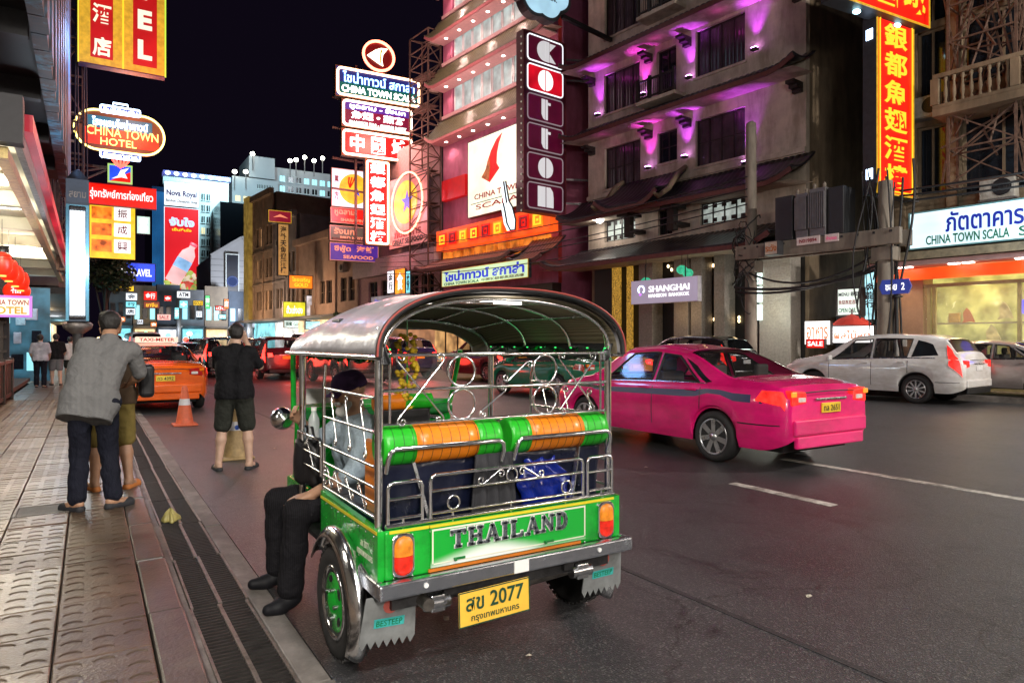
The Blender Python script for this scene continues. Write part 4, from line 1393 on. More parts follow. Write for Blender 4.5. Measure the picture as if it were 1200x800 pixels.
# bottle and black bag by his side
wb = thing('water_bottle', (1.12, 4.02, .93), 'small clear plastic water bottle standing by the hand of the seated driver', 'bottle')
m_pet = M('clear_plastic', (.75, .80, .82), .12, alpha=.45, bump=.1)
MB().lathe([(.0, 0), (.030, 0), (.033, .01), (.030, .05), (.033, .09), (.030, .12), (.014, .155), (.014, .165), (0, .165)], 18).build('bottle_body', m_pet, wb)
MB().cyl((0, 0, .164), (0, 0, .185), .016, n=14).build('bottle_cap', m_white, wb)
kb = thing('carrier_bag', (1.10, 4.03, .70), 'black carrier bag hanging on the rail in front of the seated driver', 'bag')
def bagf(u, v):
    a = 2 * pi * u
    r = (.10 + .02 * sin(a * 3)) * (1 - .45 * (v - .4) ** 2)
    return (r * .75 * cos(a), r * 1.2 * sin(a), -.02 + .24 * v + .01 * sin(a * 5))
MB().grid(bagf, 26, 8).build('bag_body', m_black, kb, solid=.004)
MB().tube([(0, -.10, .22), (0, -.05, .30), (0, .05, .30), (0, .10, .22)], .008, 6).build('bag_handle', m_black, kb)

# --- people farther along the pavement
def walker(x, y, label, shirt, pants, skin, short=None, ang=0, hairm=m_hair, hgt=1.0, sleeve=.45):
    J = dict(pel=(0, 0, .90), che=(0, .01, 1.16), nek=(0, 0, 1.40), hed=(0, .02, 1.53),
             shL=(-.18, 0, 1.35), elL=(-.25, -.02, 1.08), wrL=(-.22, .15, .88), shR=(.18, 0, 1.35), elR=(.24, .0, 1.08), wrR=(.22, .18, .93),
             hpL=(-.09, 0, .85), knL=(-.10, .06, .46), anL=(-.10, .02, .085), toL=(-.12, .17, .03), hpR=(.09, 0, .85), knR=(.10, .0, .46), anR=(.11, -.10, .085), toR=(.14, .04, .03))
    p = person((x, y, PZ), label, J, skin, h=.016, shirt=shirt, pants=pants, short=short, hair=hairm, sleeve=sleeve, sole=m_sole, hem=.08)
    p.rotation_euler = (0, 0, rad(ang)); p.scale = (hgt, hgt, hgt)
    return p
m_lav = M('pale_lavender_shirt', (.42, .42, .50), .85, bump=.3)
m_wht = M('white_top_cloth', (.60, .60, .60), .85, bump=.3)
walker(-1.28, 25.3, 'pedestrian in pale patterned shirt and dark trousers walking beside the railing', m_lav, m_navyt, skinB, None, -5, hgt=.98)
walker(-.92, 26.4, 'pedestrian in black top and grey shorts between two lighter dressed walkers', m_blk, M('grey_shorts', (.16, .16, .17), .85), skinB, .8, 8)
walker(-.55, 27.2, 'pedestrian in white top and dark shorts walking close to the kerb', m_wht, m_olive, skinB, .6, 0, hgt=.95)
# --- diner on the terrace side of the railing
m_hairg = M('grey_hair', (.35, .33, .30), .6, bump=.6, bscale=150)
J = dict(pel=(0, 0, .60), che=(.03, 0, .86), nek=(.05, 0, 1.08), hed=(.06, 0, 1.21),
         shL=(.03, .19, 1.03), elL=(.19, .24, .84), wrL=(.36, .12, .985), shR=(.03, -.19, 1.03), elR=(.22, -.22, .86), wrR=(.38, -.10, .985),
         hpL=(0, .10, .55), knL=(.30, .12, .53), anL=(.22, .12, .09), toL=(.34, .12, .04), hpR=(0, -.10, .55), knR=(.30, -.12, .53), anR=(.22, -.12, .09), toR=(.34, -.12, .04))
person((-2.02, 12.6, .22), 'grey haired person in dark top sitting at the terrace railing, one arm on it', J, skinB, h=.014, shirt=m_blk, pants=m_navyt, shoes=m_sole, hair=m_hairg, facing=(1, .1, 0), sleeve=.42)
# ================================================================== cars
m_cglass = M('dark_car_glass', (.012, .014, .016), .05, var=.2, bump=0, spec=.7)
m_seat = M('grey_seat_cloth', (.09, .085, .08), .85)
m_cg2 = M('tinted_car_glass', (.01, .012, .014), .04, var=.2, bump=0, spec=.8, alpha=.38)
m_trim = M('black_trim', (.015, .015, .016), .45, var=.2)
m_alloy = M('alloy_wheel', (.55, .55, .56), .28, metal=.9, var=.12)
m_cunder = M('car_underbody', (.008, .008, .008), .9)
e_tail = E('tail_lamp_lit', (1, .022, .015), 1.3, var=.6, scale=14)
m_tail_off = M('tail_lamp_glass', (.42, .015, .012), .12, var=.2, scale=30, coat=.6)
m_clear = M('clear_lamp_glass', (.75, .72, .68), .1, var=.2, scale=30, coat=.6)
e_amb = E('indicator_lit', (1, .35, .03), .8)
e_head = E('headlamp_lit', (1, .95, .85), 9.0)
m_pyel = M('car_plate_yellow', (.80, .58, .04), .4)
m_pwht = M('car_plate_white', (.75, .75, .75), .4)
m_ink = M('plate_black', (.02, .02, .02), .5)
def paint(name, c, rough=.25, coat=1.0, metal=0.0):
    return M(name, c, rough, metal, var=.05, scale=2.0, bump=.0, coat=coat, stain=.25, sscale=(1.5, 1.5, 4))

def interp(tab, y):
    if y <= tab[0][0]: return tab[0][1]
    for (a, b), (c, d) in zip(tab, tab[1:]):
        if y <= c:
            t = (y - a) / (c - a); t = t * t * (3 - 2 * t) * .6 + t * .4
            return b + (d - b) * t
    return tab[-1][1]
CARS = {
    # y measured from the rear bumper forward
    'sedan': dict(L=4.50, w=.87, zb=.23, belt=[(0, .93), (1.2, .95), (3.3, .90), (4.5, .74)], top=[(0, .86), (.05, .98), (.35, 1.04), (.72, 1.06), (1.62, 1.40), (2.2, 1.46), (2.75, 1.43), (3.55, .99), (4.1, .90), (4.42, .74), (4.5, .60)],
                  roof=1.46, ax=(.98, 3.58), wr=.315, arch=.37, rw=(.76, 1.56), fw=(2.86, 3.48), side=((1.22, 1.72), (2.02, 2.02), (2.10, 2.10), (3.12, 2.62)), q=(.98, 1.36)),
    'suv': dict(L=4.55, w=.91, zb=.27, belt=[(0, 1.08), (1.2, 1.07), (3.3, 1.0), (4.55, .85)], top=[(0, .98), (.04, 1.10), (.12, 1.24), (.40, 1.58), (.85, 1.67), (1.8, 1.70), (2.5, 1.65), (3.42, 1.15), (4.15, 1.02), (4.45, .84), (4.55, .66)],
                roof=1.69, ax=(.98, 3.60), wr=.345, arch=.41, rw=(.15, .37), fw=(2.66, 3.36), side=((1.20, 1.12), (2.0, 2.0), (2.08, 2.08), (3.10, 2.52)), q=(.45, .66)),
    'van': dict(L=4.9, w=.90, zb=.28, belt=[(0, 1.15), (4.0, 1.08), (4.9, .9)], top=[(0, 1.15), (.05, 1.45), (.22, 1.92), (.8, 1.98), (3.4, 1.96), (3.9, 1.75), (4.5, 1.12), (4.8, .95), (4.9, .68)],
                roof=1.97, ax=(1.0, 3.95), wr=.33, arch=.40, rw=(.055, .20), fw=(3.72, 4.45), side=((1.55, 1.55), (2.6, 2.6), (2.7, 2.7), (3.85, 3.4)), q=(.45, .45)),
}
def make_car(name, loc, label, kind, pm, group=None, rot=0.0, cat='car', lit=True, plate='yellow', plate_txt=None, stripe=None, taxi=None, detail=True, two_tone=None, head=False, tl=None):
    S = CARS[kind]
    t = thing(name, loc, label, cat, group, rotz=rot)
    L, w0, zb0 = S['L'], S['w'], S['zb']
    def hw(y):
        e = 1.0
        d = min(y, .42) / .42; e -= .11 * (1 - d) ** 2.2
        d = min(L - y, .75) / .75; e -= .20 * (1 - d) ** 2.2
        return w0 * e
    def zbot(y):
        z = zb0 + .10 * max(0, 1 - y / .35) ** 2 + .06 * max(0, 1 - (L - y) / .5) ** 2
        for a in S['ax']:
            d = abs(y - a)
            if d < S['arch']: z = max(z, S['wr'] + math.sqrt(S['arch'] ** 2 - d * d))
        return z
    def sect(y):
        w, zb, zt = hw(y), zbot(y), interp(S['top'], y)
        bl = min(interp(S['belt'], y), zt - .02)
        g = max(0, min(1, (zt - bl) / (S['roof'] - bl + 1e-6)))
        zm = max(.55, zb + .03)
        zm = min(zm, bl - .05)
        wr = w * (.90 - .20 * g)
        P = [(w * .93, zb), (w * .985, zb + (zm - zb) * .4), (w, zm), (w * .995, zm + (bl - zm) * .55), (w * .965, bl), (w * (.945 - .0 * g), bl + .012),
             (wr + (w * .945 - wr) * .5, bl + .012 + (zt - .075 * g - .02 - bl) * .5), (wr, zt - .055 * g - .012), (wr * .86, zt - .016 * g - .004), (wr * .5, zt + .004), (0, zt + .008)]
        return P
    SK = [0, .3, .6, .8, 1.0, 1.05, 1.5, 2.0, 2.3, 2.65, 3.0]
    def surf(y, s):
        P = sect(y)
        for i in range(len(SK) - 1):
            if s <= SK[i + 1] + 1e-9:
                q = (s - SK[i]) / (SK[i + 1] - SK[i])
                return Vector((P[i][0] + (P[i + 1][0] - P[i][0]) * q, y, P[i][1] + (P[i + 1][1] - P[i][1]) * q))
        return Vector((0, y, P[-1][1]))
    ys = set(np.linspace(0, L, 46 if detail else 26).round(4).tolist())
    for a in S['ax']:
        for k in range(-8, 9): ys.add(round(a + S['arch'] * sin(pi / 2 * k / 8) * 1.0, 4))
        ys.add(round(a - S['arch'] - .002, 4)); ys.add(round(a + S['arch'] + .002, 4))
    for p in S['top']: ys.add(p[0])
    (a0, a1), (b0, b1), (c0, c1), (d0, d1) = S['side']
    quads = [[(a0, 1.12), (b0, 1.12), (b1, 1.90), (a1, 1.90)], [(c0, 1.12), (d0, 1.12), (d1, 1.90), (c1, 1.90)],
             [(S['rw'][0], 2.12), (S['rw'][1], 2.12), (S['rw'][1], 3.1), (S['rw'][0], 3.1)], [(S['fw'][0], 2.05), (S['fw'][1], 2.05), (S['fw'][1], 3.1), (S['fw'][0], 3.1)]]
    SS = SK
    if detail:
        SS = [0, .3, .6, .8, 1.0, 1.05, 1.12, 1.25, 1.4, 1.5, 1.65, 1.8, 1.9, 2.0, 2.05, 2.12, 2.3, 2.5, 2.65, 2.85, 3.0]
        for y in np.arange(.1, 3.6, .03): ys.add(round(float(y), 4))
        for y in S['rw'] + S['fw']: ys.add(y)
    def inside(y, s):
        for Q in quads:
            ok = True
            for i in range(4):
                p, q = Q[i], Q[(i + 1) % 4]
                if (q[0] - p[0]) * (s - p[1]) - (q[1] - p[1]) * (y - p[0]) < 0: ok = False; break
            if ok: return True
        return False
    ys = sorted(y for y in ys if 0 <= y <= L)
    vs, fs = [], []
    nrow = None
    for y in ys:
        P = [(p.x, p.z) for p in (surf(y, s) for s in SS)]
        row = [(-x, y, z) for x, z in P] + [(x, y, z) for x, z in reversed(P[:-1])]
        nrow = len(row); vs += row
    for i in range(len(ys) - 1):
        for k in range(nrow - 1):
            kk = k if k < len(SS) - 1 else nrow - 2 - k
            if detail and inside((ys[i] + ys[i + 1]) / 2, (SS[kk] + SS[kk + 1]) / 2): continue
            fs.append((i * nrow + k, i * nrow + k + 1, (i + 1) * nrow + k + 1, (i + 1) * nrow + k))
    mb = MB(); mb.add(vs, fs, True)
    # rounded end caps
    for yi, yo, rev in ((0, -.05, False), (len(ys) - 1, L + .06, True)):
        row = vs[yi * nrow:(yi + 1) * nrow]
        zc = sum(p[2] for p in row) / nrow
        inner = [(x * .93, yo * 1.0, zc + (z - zc) * .90) for x, y, z in row]
        o = len(mb.v); mb.v += row + inner
        for k in range(nrow - 1):
            f = (o + k, o + k + 1, o + nrow + k + 1, o + nrow + k)
            mb.f.append(f if rev else tuple(reversed(f))); mb.sm.append(True)
        f = tuple(range(o + nrow, o + 2 * nrow)); mb.f.append(f); mb.sm.append(False)
    body = mb.build('body', pm, t, recalc=True)
    MB().box(-w0 * .70, .15, zb0 - .03, w0 * .70, L - .2, .72).build('underbody', m_cunder, t)
    if detail:
        y0 = S['ax'][0]; b = MB()
        b.box(-w0 * .66, y0 + .15, .721, w0 * .66, y0 + .42, 1.02)
        for x in (-.42, .42):
            b.box(x - .22, y0 + 1.1, .722, x + .22, y0 + 1.28, 1.08)
            for yy, zz in ((y0 + .24, 1.021), (y0 + 1.14, 1.081)): b.box(x - .12, yy, zz, x + .12, yy + .08, zz + .17)
        b.build('seats', m_seat, t, bevel=.03, kind='stuff')
        MB().box(-w0 * .68, S['fw'][0] + .25, .722, w0 * .68, S['fw'][1] - .05, .98).build('dashboard', m_trim, t, bevel=.04)
        for q in (-1, 1):
            for Q in quads[:2]:
                pts = []
                for i in range(4):
                    p, r_ = Q[i], Q[(i + 1) % 4]
                    for k in range(6):
                        u = k / 6; v = surf(p[0] + (r_[0] - p[0]) * u, p[1] + (r_[1] - p[1]) * u); pts.append((q * (v.x + .004), v.y, v.z))
                MB().tube(pts, .016, 5, True).build('window_rubber', m_trim, t)
    def patch(cs, nm, mat, par, off=.004, nu=8, nv=5, side=1, thick=0.0):
        """bilinear patch in (y, s), lifted off the body"""
        def f(u, v):
            (a, b, c, d) = cs
            y = (a[0] * (1 - u) + b[0] * u) * (1 - v) + (d[0] * (1 - u) + c[0] * u) * v
            s = (a[1] * (1 - u) + b[1] * u) * (1 - v) + (d[1] * (1 - u) + c[1] * u) * v
            p = surf(y, s)
            e = .02
            dy = surf(min(L, y + e), s) - surf(max(0, y - e), s); ds = surf(y, min(3, s + .03)) - surf(y, max(0, s - .03))
            n = dy.cross(ds)
            if n.length < 1e-9: n = Vector((0, 0, 1))
            n.normalize()
            if n.x < 0 or (abs(n.x) < .05 and n.z < 0): n = -n
            if n.z < -.3: n = -n
            p = p + n * off
            return (p.x * side, p.y, p.z)
        b = MB(); b.grid(f, nu, nv)
        return b.build(nm, mat, par)
    def across(y0, y1, s0, nm, mat, off=.005):
        def f(u, v):
            y = y0 + (y1 - y0) * v
            a = (u - .5) * 2
            s = 3.0 - (3.0 - s0) * abs(a)
            p = surf(y, s)
            d = (surf(min(L, y + .03), 3.0) - surf(max(0, y - .03), 3.0)).normalized()
            n = Vector((0, -d.z, d.y))
            if n.z < 0: n = -n
            p = p + n * off
            return (math.copysign(p.x, a), p.y, p.z)
        b = MB(); b.grid(f, 16, 8)
        return b.build(nm, mat, t)
    across(S['rw'][0], S['rw'][1], 2.12, 'rear_window', m_cg2 if detail else m_cglass)
    across(S['fw'][0], S['fw'][1], 2.05, 'windscreen', m_cg2 if detail else m_cglass)
    sd = S['side']
    for q in (-1, 1):
        # rear door and front door glass, quarter light
        (a0, a1), (b0, b1), (c0, c1), (d0, d1) = sd
        patch(((a0, 1.12), (b0, 1.12), (b1, 1.90), (a1, 1.90)), 'side_window', m_cg2 if detail else m_cglass, t, side=q)
        patch(((c0, 1.12), (d0, 1.12), (d1, 1.90), (c1, 1.90)), 'side_window', m_cg2 if detail else m_cglass, t, side=q)
        if S['q'][0] < S['q'][1] or kind == 'van':
            patch(((S['q'][0] + .05, 1.22), (a0 - .10, 1.12), (a1 - .12, 1.86), (S['q'][1] + .0, 1.72)), 'quarter_window', m_cglass, t, side=q)
        if detail:
            for y in (a0 - .03, (b0 + c0) / 2, d0 + .04):
                patch(((y - .007, .12), (y + .007, .12), (y + .007, 1.06), (y - .007, 1.06)), 'door_seam', m_trim, t, off=.0025, nu=1, nv=8, side=q)
            patch(((S['q'][0] + .1, 1.055), (d0 + .1, 1.055), (d0 + .06, 1.095), (S['q'][0] + .12, 1.095)), 'window_trim', chrome_d, t, off=.007, nu=14, nv=1, side=q)
            patch(((.05, .56), (S['ax'][0] - S['arch'] - .02, .56), (S['ax'][0] - S['arch'] - .02, .585), (.05, .585)), 'bumper_seam', m_trim, t, off=.003, nu=5, nv=1, side=q)
            for y in (a0 + .12, c0 + .12):
                p = surf(y, .93); MB().cbox((q * (p.x + .018), y, p.z), (.03, .17, .03)).build('door_handle', pm, t, bevel=.008)
            p = surf(d0 - .1, 1.03); MB().cbox((q * (p.x + .10), d0 - .02, p.z + .06), (.17, .09, .13)).build('door_mirror', pm, t, bevel=.03, seg=3)
            patch(((S['ax'][0] + S['arch'] + .05, .06), (S['ax'][1] - S['arch'] - .05, .06), (S['ax'][1] - S['arch'] - .05, .16), (S['ax'][0] + S['arch'] + .05, .16)), 'sill_trim', m_trim, t, off=.006, nu=4, nv=1, side=q)
            # arch lips
            b = MB()
            for a in S['ax']:
                pts = []
                for k in range(15):
                    th = rad(8) + rad(164) * k / 14
                    y = a + (S['arch'] - .004) * cos(th); z = S['wr'] + (S['arch'] - .004) * sin(th)
                    pts.append((q * (hw(y) * .945), y, z))
                b.tube(pts, .014, 6)
            b.build('arch_lip', m_trim if kind == 'suv' else pm, t, kind='stuff')
        if stripe:
            patch(((.25, .82), (L - 1.0, .82), (L - .9, .90), (.25, .93)), 'side_stripe', stripe, t, off=.003, nu=16, nv=2, side=q)
        if two_tone:
            pass
    # lamps at the tail
    lm = tl or (e_tail if lit else m_tail_off)
    zt = interp(S['belt'], .1)
    for q in (-1, 1):
        if kind == 'suv' or kind == 'van':
            b = MB(); P = [(q * hw(0) * .90, zt - .20), (q * hw(0) * .66, zt - .17), (q * hw(0) * .70, zt - .03), (q * hw(0) * .90, zt - .02)]
            b.prism(P, -.056, .10, 'xz'); tlo = b.build('tail_lamp', lm, t, bevel=.012, seg=2, recalc=True)
            patch(((.0, .70), (.26, .88), (.36, 1.80), (.24, 1.80)), 'side_lamp', lm, tlo, off=.014, side=q)
        else:
            P = [(q * hw(0) * .93, zt - .17), (q * hw(0) * .58, zt - .14), (q * hw(0) * .60, zt - .01), (q * hw(0) * .92, zt + .01)]
            b = MB(); b.prism(P, -.062, .10, 'xz'); tlo = b.build('tail_lamp', lm, t, bevel=.02, seg=3, recalc=True)
            patch(((.0, .80), (.34, .86), (.26, .995), (.0, .995)), 'side_lamp', lm, tlo, off=.010, side=q)
            MB().cbox((q * hw(0) * .72, -.068, zt - .10), (.13, .02, .055)).build('reverse_lamp', m_clear, tlo, bevel=.012, seg=2)
            MB().cbox((q * hw(0) * .90, -.066, zt - .035), (.09, .02, .06)).build('indicator', e_amb if lit else m_amber, tlo, bevel=.012, seg=2)
        if head:
            MB().cbox((q * hw(L) * .80, L - .02, zt - .22), (.26, .12, .13)).build('headlamp', e_head, t, bevel=.03)
    if detail:
        b = MB(); b.box(-hw(0) * .90, -.085, .42, hw(0) * .90, -.03, .60); b.build('rear_bumper', pm, t, bevel=.026, seg=4)
        b = MB(); b.box(-hw(0) * .84, -.075, .27, hw(0) * .84, -.02, .415); b.build('bumper_valance', m_trim if kind == 'suv' else pm, t, bevel=.02)
        MB().tube([(-hw(0) * .62, -.053, zt - .02), (0, -.058, zt - .01), (hw(0) * .62, -.053, zt - .02)], .008, 6).build('boot_seam', m_trim, t)
        MB().box(-.30, -.075, zt - .115, .30, -.05, zt - .09).build('boot_trim', chrome_d, t, bevel=.006)
    pz = zt - .21
    pl = MB().box(-.18, -.070, pz - .055, .18, -.052, pz + .06).build('number_plate', m_pyel if plate == 'yellow' else m_pwht, t, bevel=.004)
    if plate_txt: TXT(pl, plate_txt, 0, pz, .30, .07, -.071, m_ink, bold=.01, d=.002)
    # wheels
    wts = []
    for a in S['ax']:
        for q in (-1, 1):
            R_ = S['wr']; w = .21
            T_ = Matrix.Translation((q * (w0 - .115), a, R_)) @ Matrix.Rotation(q * pi / 2, 4, 'Y')
            if detail:
                wo = MB().lathe([(.20, -w / 2), (R_ - .03, -w / 2), (R_, -w / 2 + .03), (R_, w / 2 - .03), (R_ - .03, w / 2), (.235, w / 2), (.225, w / 2 - .02)], 32, T_).build('wheel', m_rub, t)
                b = MB(); b.lathe([(.228, w / 2 - .025), (.222, w / 2 - .004), (.208, w / 2 - .006), (.20, w / 2 - .05)], 32, T_)
                b.lathe([(.055, w / 2 - .03), (.05, w / 2 - .005), (0, w / 2)], 16, T_)
                for k in range(10 if kind == 'suv' else 7):
                    th = 2 * pi * k / (10 if kind == 'suv' else 7)
                    ww = .020 if kind == 'suv' else .034
                    m = T_ @ Matrix.Rotation(th, 4, 'Z')
                    P = [(.04, -ww * .8), (.21, -ww), (.21, ww), (.04, ww * .8)]
                    b.prism(P, w / 2 - .05, w / 2 - .012, 'xy', m)
                b.build('rim', m_alloy, wo)
                MB().lathe([(.0, w / 2 - .07), (.205, w / 2 - .07)], 20, T_).build('brake_disc', m_under, wo)
            else:
                wo = MB().lathe([(0, -w / 2), (R_, -w / 2), (R_, w / 2), (.2, w / 2)], 18, T_).build('wheel', m_rub, t)
                MB().lathe([(.20, w / 2 - .02), (.06, w / 2 - .01), (0, w / 2)], 14, T_).build('rim', m_alloy, wo)
    if taxi:
        sgn = MB().box(-.45, 2.05, S['roof'] + .012, .45, 2.28, S['roof'] + .15).build('roof_sign', taxi, t, bevel=.02, seg=2)
        TXT(sgn, 'TAXI-METER', 0, S['roof'] + .085, .74, .075, 2.048, m_redl, bold=.02, d=.003)
    return t
p_orange = paint('taxi_orange', (.85, .13, .008))
p_pink = paint('taxi_pink', (.90, .010, .20))
p_white = paint('suv_white', (.80, .79, .78))
p_silver = paint('silver_grey', (.34, .30, .29), .3, 1, .3)
p_dark = paint('car_black', (.012, .012, .014))
p_blue = paint('car_blue', (.02, .03, .10))
p_red = paint('car_maroon', (.12, .012, .02))
p_green = paint('taxi_green', (.01, .20, .10))
p_yelw = paint('taxi_yellow', (.70, .42, .02))
m_stripe = M('dark_blue_stripe', (.02, .02, .10), .35)
e_taxis = E('taxi_roof_sign_glow', (1, .80, .62), .75)
TAXIS = 'taxis in the street'
e_tailf = E('far_tail_lamp', (1, .03, .02), 5.0)
make_car('taxi', (1.36, 16.1, 0), 'orange taxi parked at the kerb with lit roof sign and yellow plate', 'sedan', p_orange, TAXIS, cat='taxi', lit=False, plate_txt='ทว 4392', taxi=e_taxis)
make_car('taxi', (7.47, 4.95, 0), 'bright pink taxi with dark blue side stripe driving away in the near lane', 'sedan', p_pink, TAXIS, cat='taxi', lit=True, stripe=m_stripe, plate_txt='ทล 2651')
sv = make_car('suv', (17.95, 8.0, 0), 'white suv with tall red tail lamps in the far lane before the restaurant', 'suv', p_white, None, rot=rad(5), cat='suv', lit=True, plate='white')
q = make_car('parked_car', (19.9, 6.3, .14), 'silver grey car parked before the restaurant, half hidden behind the tail of the white suv', 'sedan', p_silver, None, rot=rad(5), cat='car', lit=False); q.scale = (.92, .92, .96)
make_car('parked_car', (17.3, 14.2, 0), 'black car with a long low roof behind the pink taxi, before the hotel columns', 'suv', p_dark, None, rot=rad(5), cat='car', lit=True, plate='white')
GT = 'cars in the traffic ahead'
far = [
    ('sedan', p_dark, (2.1, 27.0), 'black car stopped just ahead of the orange taxi', True, 2),
    ('suv', p_red, (6.6, 27.5), 'maroon car with glowing tail lamps beyond the man in black', True, 2),
    ('van', p_silver, (10.6, 36.0), 'pale silver van with bright tail lamps in the middle lane ahead', True, 3),
    ('suv', p_dark, (8.2, 22.5), 'dark car with red tail lamps seen beside the head of the man in black', True, 3),
    ('sedan', p_green, (11.2, 13.5), 'green taxi seen through the chrome cage of the tuk-tuk', False, 3),
    ('sedan', p_yelw, (14.4, 16.0), 'yellow taxi behind the green one, seen through the cage', True, 4),
    ('sedan', p_blue, (4.4, 36.0), 'dark blue car in the distance behind the black one', True, 3),
    ('van', p_white, (2.4, 38.0), 'white van with a pale roof over the roof sign of the orange taxi', True, 3),
    ('suv', p_blue, (11.4, 25.5), 'blue car alongside the roof of the tuk-tuk', True, 4),
    ('sedan', p_red, (4.2, 50.0), 'small maroon car far down the street in the left lane', True, 4),
    ('suv', p_silver, (7.2, 52.0), 'small silver car far down the street in the middle lane', True, 4),
    ('sedan', p_dark, (10.6, 56.0), 'small black car far down the street in the outer lane', True, 5),
    ('van', p_orange, (1.4, 58.0), 'orange and white minibus far down the street', True, 4),
]
for kind, pm_, (x, y), lab, lit, rz in far:
    make_car('car' if kind != 'van' else 'van', (x, y, 0), lab, kind, pm_, GT, rot=rad(rz), lit=lit, tl=e_tailf if lit else None, detail=y < 30, cat='taxi' if 'taxi' in lab and 'orange' not in lab else ('van' if kind == 'van' else 'car'))
    if lit and y < 40: lamp('POINT', (x, y - .8, .8), 28, (1, .05, .03), .3, name='tail_light_spill')
lamp('POINT', (7.5, 4.3, .75), 1.6, (1, .10, .06), .3, name='tail_light_spill')
for i, (x, y, rz, lab) in enumerate(((4.9, 30.5, 2, 'dark suv with bright tail lamps between the maroon and the blue cars'), (9.0, 31.0, 3, 'dark suv with bright tail lamps in the second lane ahead of the tuk-tuk'), (12.9, 33.0, 4, 'dark suv with bright tail lamps in the outer lane, behind the cage of the tuk-tuk'), (13.4, 21.0, 4, 'dark suv seen through the cage beside the yellow taxi'), (3.3, 43.0, 3, 'small dark suv behind the dark blue car in the left lane'), (7.9, 40.5, 3, 'small dark suv ahead of the second lane cars'), (6.1, 46.0, 3, 'smallest dark suv in view, between the left and second lanes'))):
    s = [o for o in COL.objects if o.get('label', '').startswith('maroon car with' if i % 2 else 'dark car with red')][0]
    c = copy_tree(s); c.location = (x, y, 0); c.rotation_euler = (0, 0, rad(rz)); c['label'] = lab if i % 2 == 0 else lab.replace('dark', 'maroon')
    lamp('POINT', (x, y - .8, .8), 28, (1, .05, .03), .3, name='tail_light_spill')
# traffic cones
m_cone = M('cone_orange', (.62, .12, .05), .55, var=.2, scale=14, bump=.1)
m_coneb = M('cone_band', (.62, .62, .66), .4, var=.2)
m_cone2 = M('cone_faded_tan', (.40, .28, .13), .6, var=.3, scale=14, bump=.1)
def cone(x, y, mat, lab, h=.70, logo=None):
    t = thing('traffic_cone', (x, y, 0), lab, 'traffic cone', 'traffic cones in the lane')
    MB().lathe([(.155, .035), (.145, .06), (.045, h - .02), (.032, h), (.0, h)], 24).build('cone_body', mat, t)
    MB().cbox((0, 0, .018), (.40, .40, .036)).build('cone_base', mat, t, bevel=.012, seg=2)
    def rr(z): return .145 - .10 * (z - .06) / (h - .08)
    MB().lathe([(rr(h * .52) + .003, h * .52), (rr(h * .68) + .003, h * .68)], 24).build('cone_collar', m_coneb, t)
    if logo:
        MB().lathe([(.03, 0), (.03, .003), (.018, .003), (.018, 0)], 18, Matrix.Translation((0, -rr(h * .45) - .002, h * .58)) @ Matrix.Rotation(pi / 2 - .14, 4, 'X')).build('cone_badge', M('badge_blue', (.03, .10, .45), .4), t)
    return t
cone(1.45, 13.5, m_cone, 'orange traffic cone with pale collar standing behind the orange taxi')
cone(1.60, 9.35, m_cone2, 'tan faded traffic cone with blue badge behind the legs of the man in black', logo=True)
# rubbish in the drain
rb = thing('plastic_bag', (.575, 6.35, .004), 'crumpled yellowish plastic bag lying on the drain grate', 'litter')
def crum(u, v):
    a = 2 * pi * u
    r = (.058 + .016 * sin(a * 4 + 1) + .012 * sin(a * 7)) * (1 - v ** 2)
    return (r * cos(a), r * sin(a) * 1.3, .10 * v + .015 * sin(a * 5 + v * 6) * v)
MB().grid(crum, 28, 8).build('bag_skin', M('yellow_film', (.42, .36, .12), .35, var=.35, scale=12, bump=.4, alpha=.9), rb, solid=.002)
# ================================================================== signs: helpers
m_case = M('sign_casing', (.05, .05, .055), .5, metal=.4, var=.3)
m_steel = M('galvanised_steel', (.22, .20, .20), .5, metal=.6, var=.4, scale=10, bump=.1)
m_rust = M('rusty_steel', (.12, .07, .05), .75, metal=.3, var=.5, scale=9, bump=.2)
e_red = E('sign_red', (1.0, .012, .004), .85, var=.22, scale=1.6)
e_deepred = E('sign_deep_red', (.55, .006, .006), .7, var=.3, scale=1.2)
e_white = E('sign_white', (.85, .92, 1.0), 1.05, var=.10, scale=1.2)
e_warmw = E('sign_warm_white', (1.0, .90, .72), 1.0, var=.12, scale=1.5)
e_yellow = E('sign_yellow', (1.0, .62, .03), .95, var=.3, scale=3)
e_gold = E('sign_gold_edge', (.85, .48, .03), .55, var=.3, scale=8)
e_orange = E('sign_orange', (1.0, .22, .01), 1.0, var=.3, scale=3)
e_blue = E('sign_blue', (.02, .09, .95), .9, var=.2, scale=2)
e_dblue = E('sign_dark_blue', (.01, .02, .22), .8, var=.3, scale=2)
e_purple = E('sign_purple', (.10, .03, .35), .6, var=.2, scale=2)
e_teal = E('sign_teal', (.25, .85, .95), 1.0, var=.25, scale=1.5)
e_dteal = E('sign_dark_teal', (.0, .16, .17), .8, var=.3, scale=2)
e_grey = E('sign_dim_taupe', (.12, .085, .06), .8, var=.2)
e_nw = E('neon_white', (1.0, .96, .92), 6.0)
e_nwb = E('neon_blue_white', (.55, .72, 1.0), 6.0)
e_no = E('neon_orange', (1.0, .42, .10), 5.0)
e_ny = E('neon_yellow', (1.0, .80, .22), 4.0)
e_nr = E('neon_red', (1.0, .06, .04), 5.0)
e_nb = E('neon_blue', (.08, .18, 1.0), 6.0)
e_np = E('neon_pink', (1.0, .32, .18), 4.5)
e_cream = E('letter_cream', (.85, .86, .62), .95)
e_ltw = E('letter_white', (1, 1, 1), 1.15)
e_lty = E('letter_yellow', (1, .55, .02), 1.2)
e_salm = E('letter_salmon', (1, .30, .16), .85)
m_ltblue = M('letter_blue_paint', (.01, .03, .45), .5, var=.1)
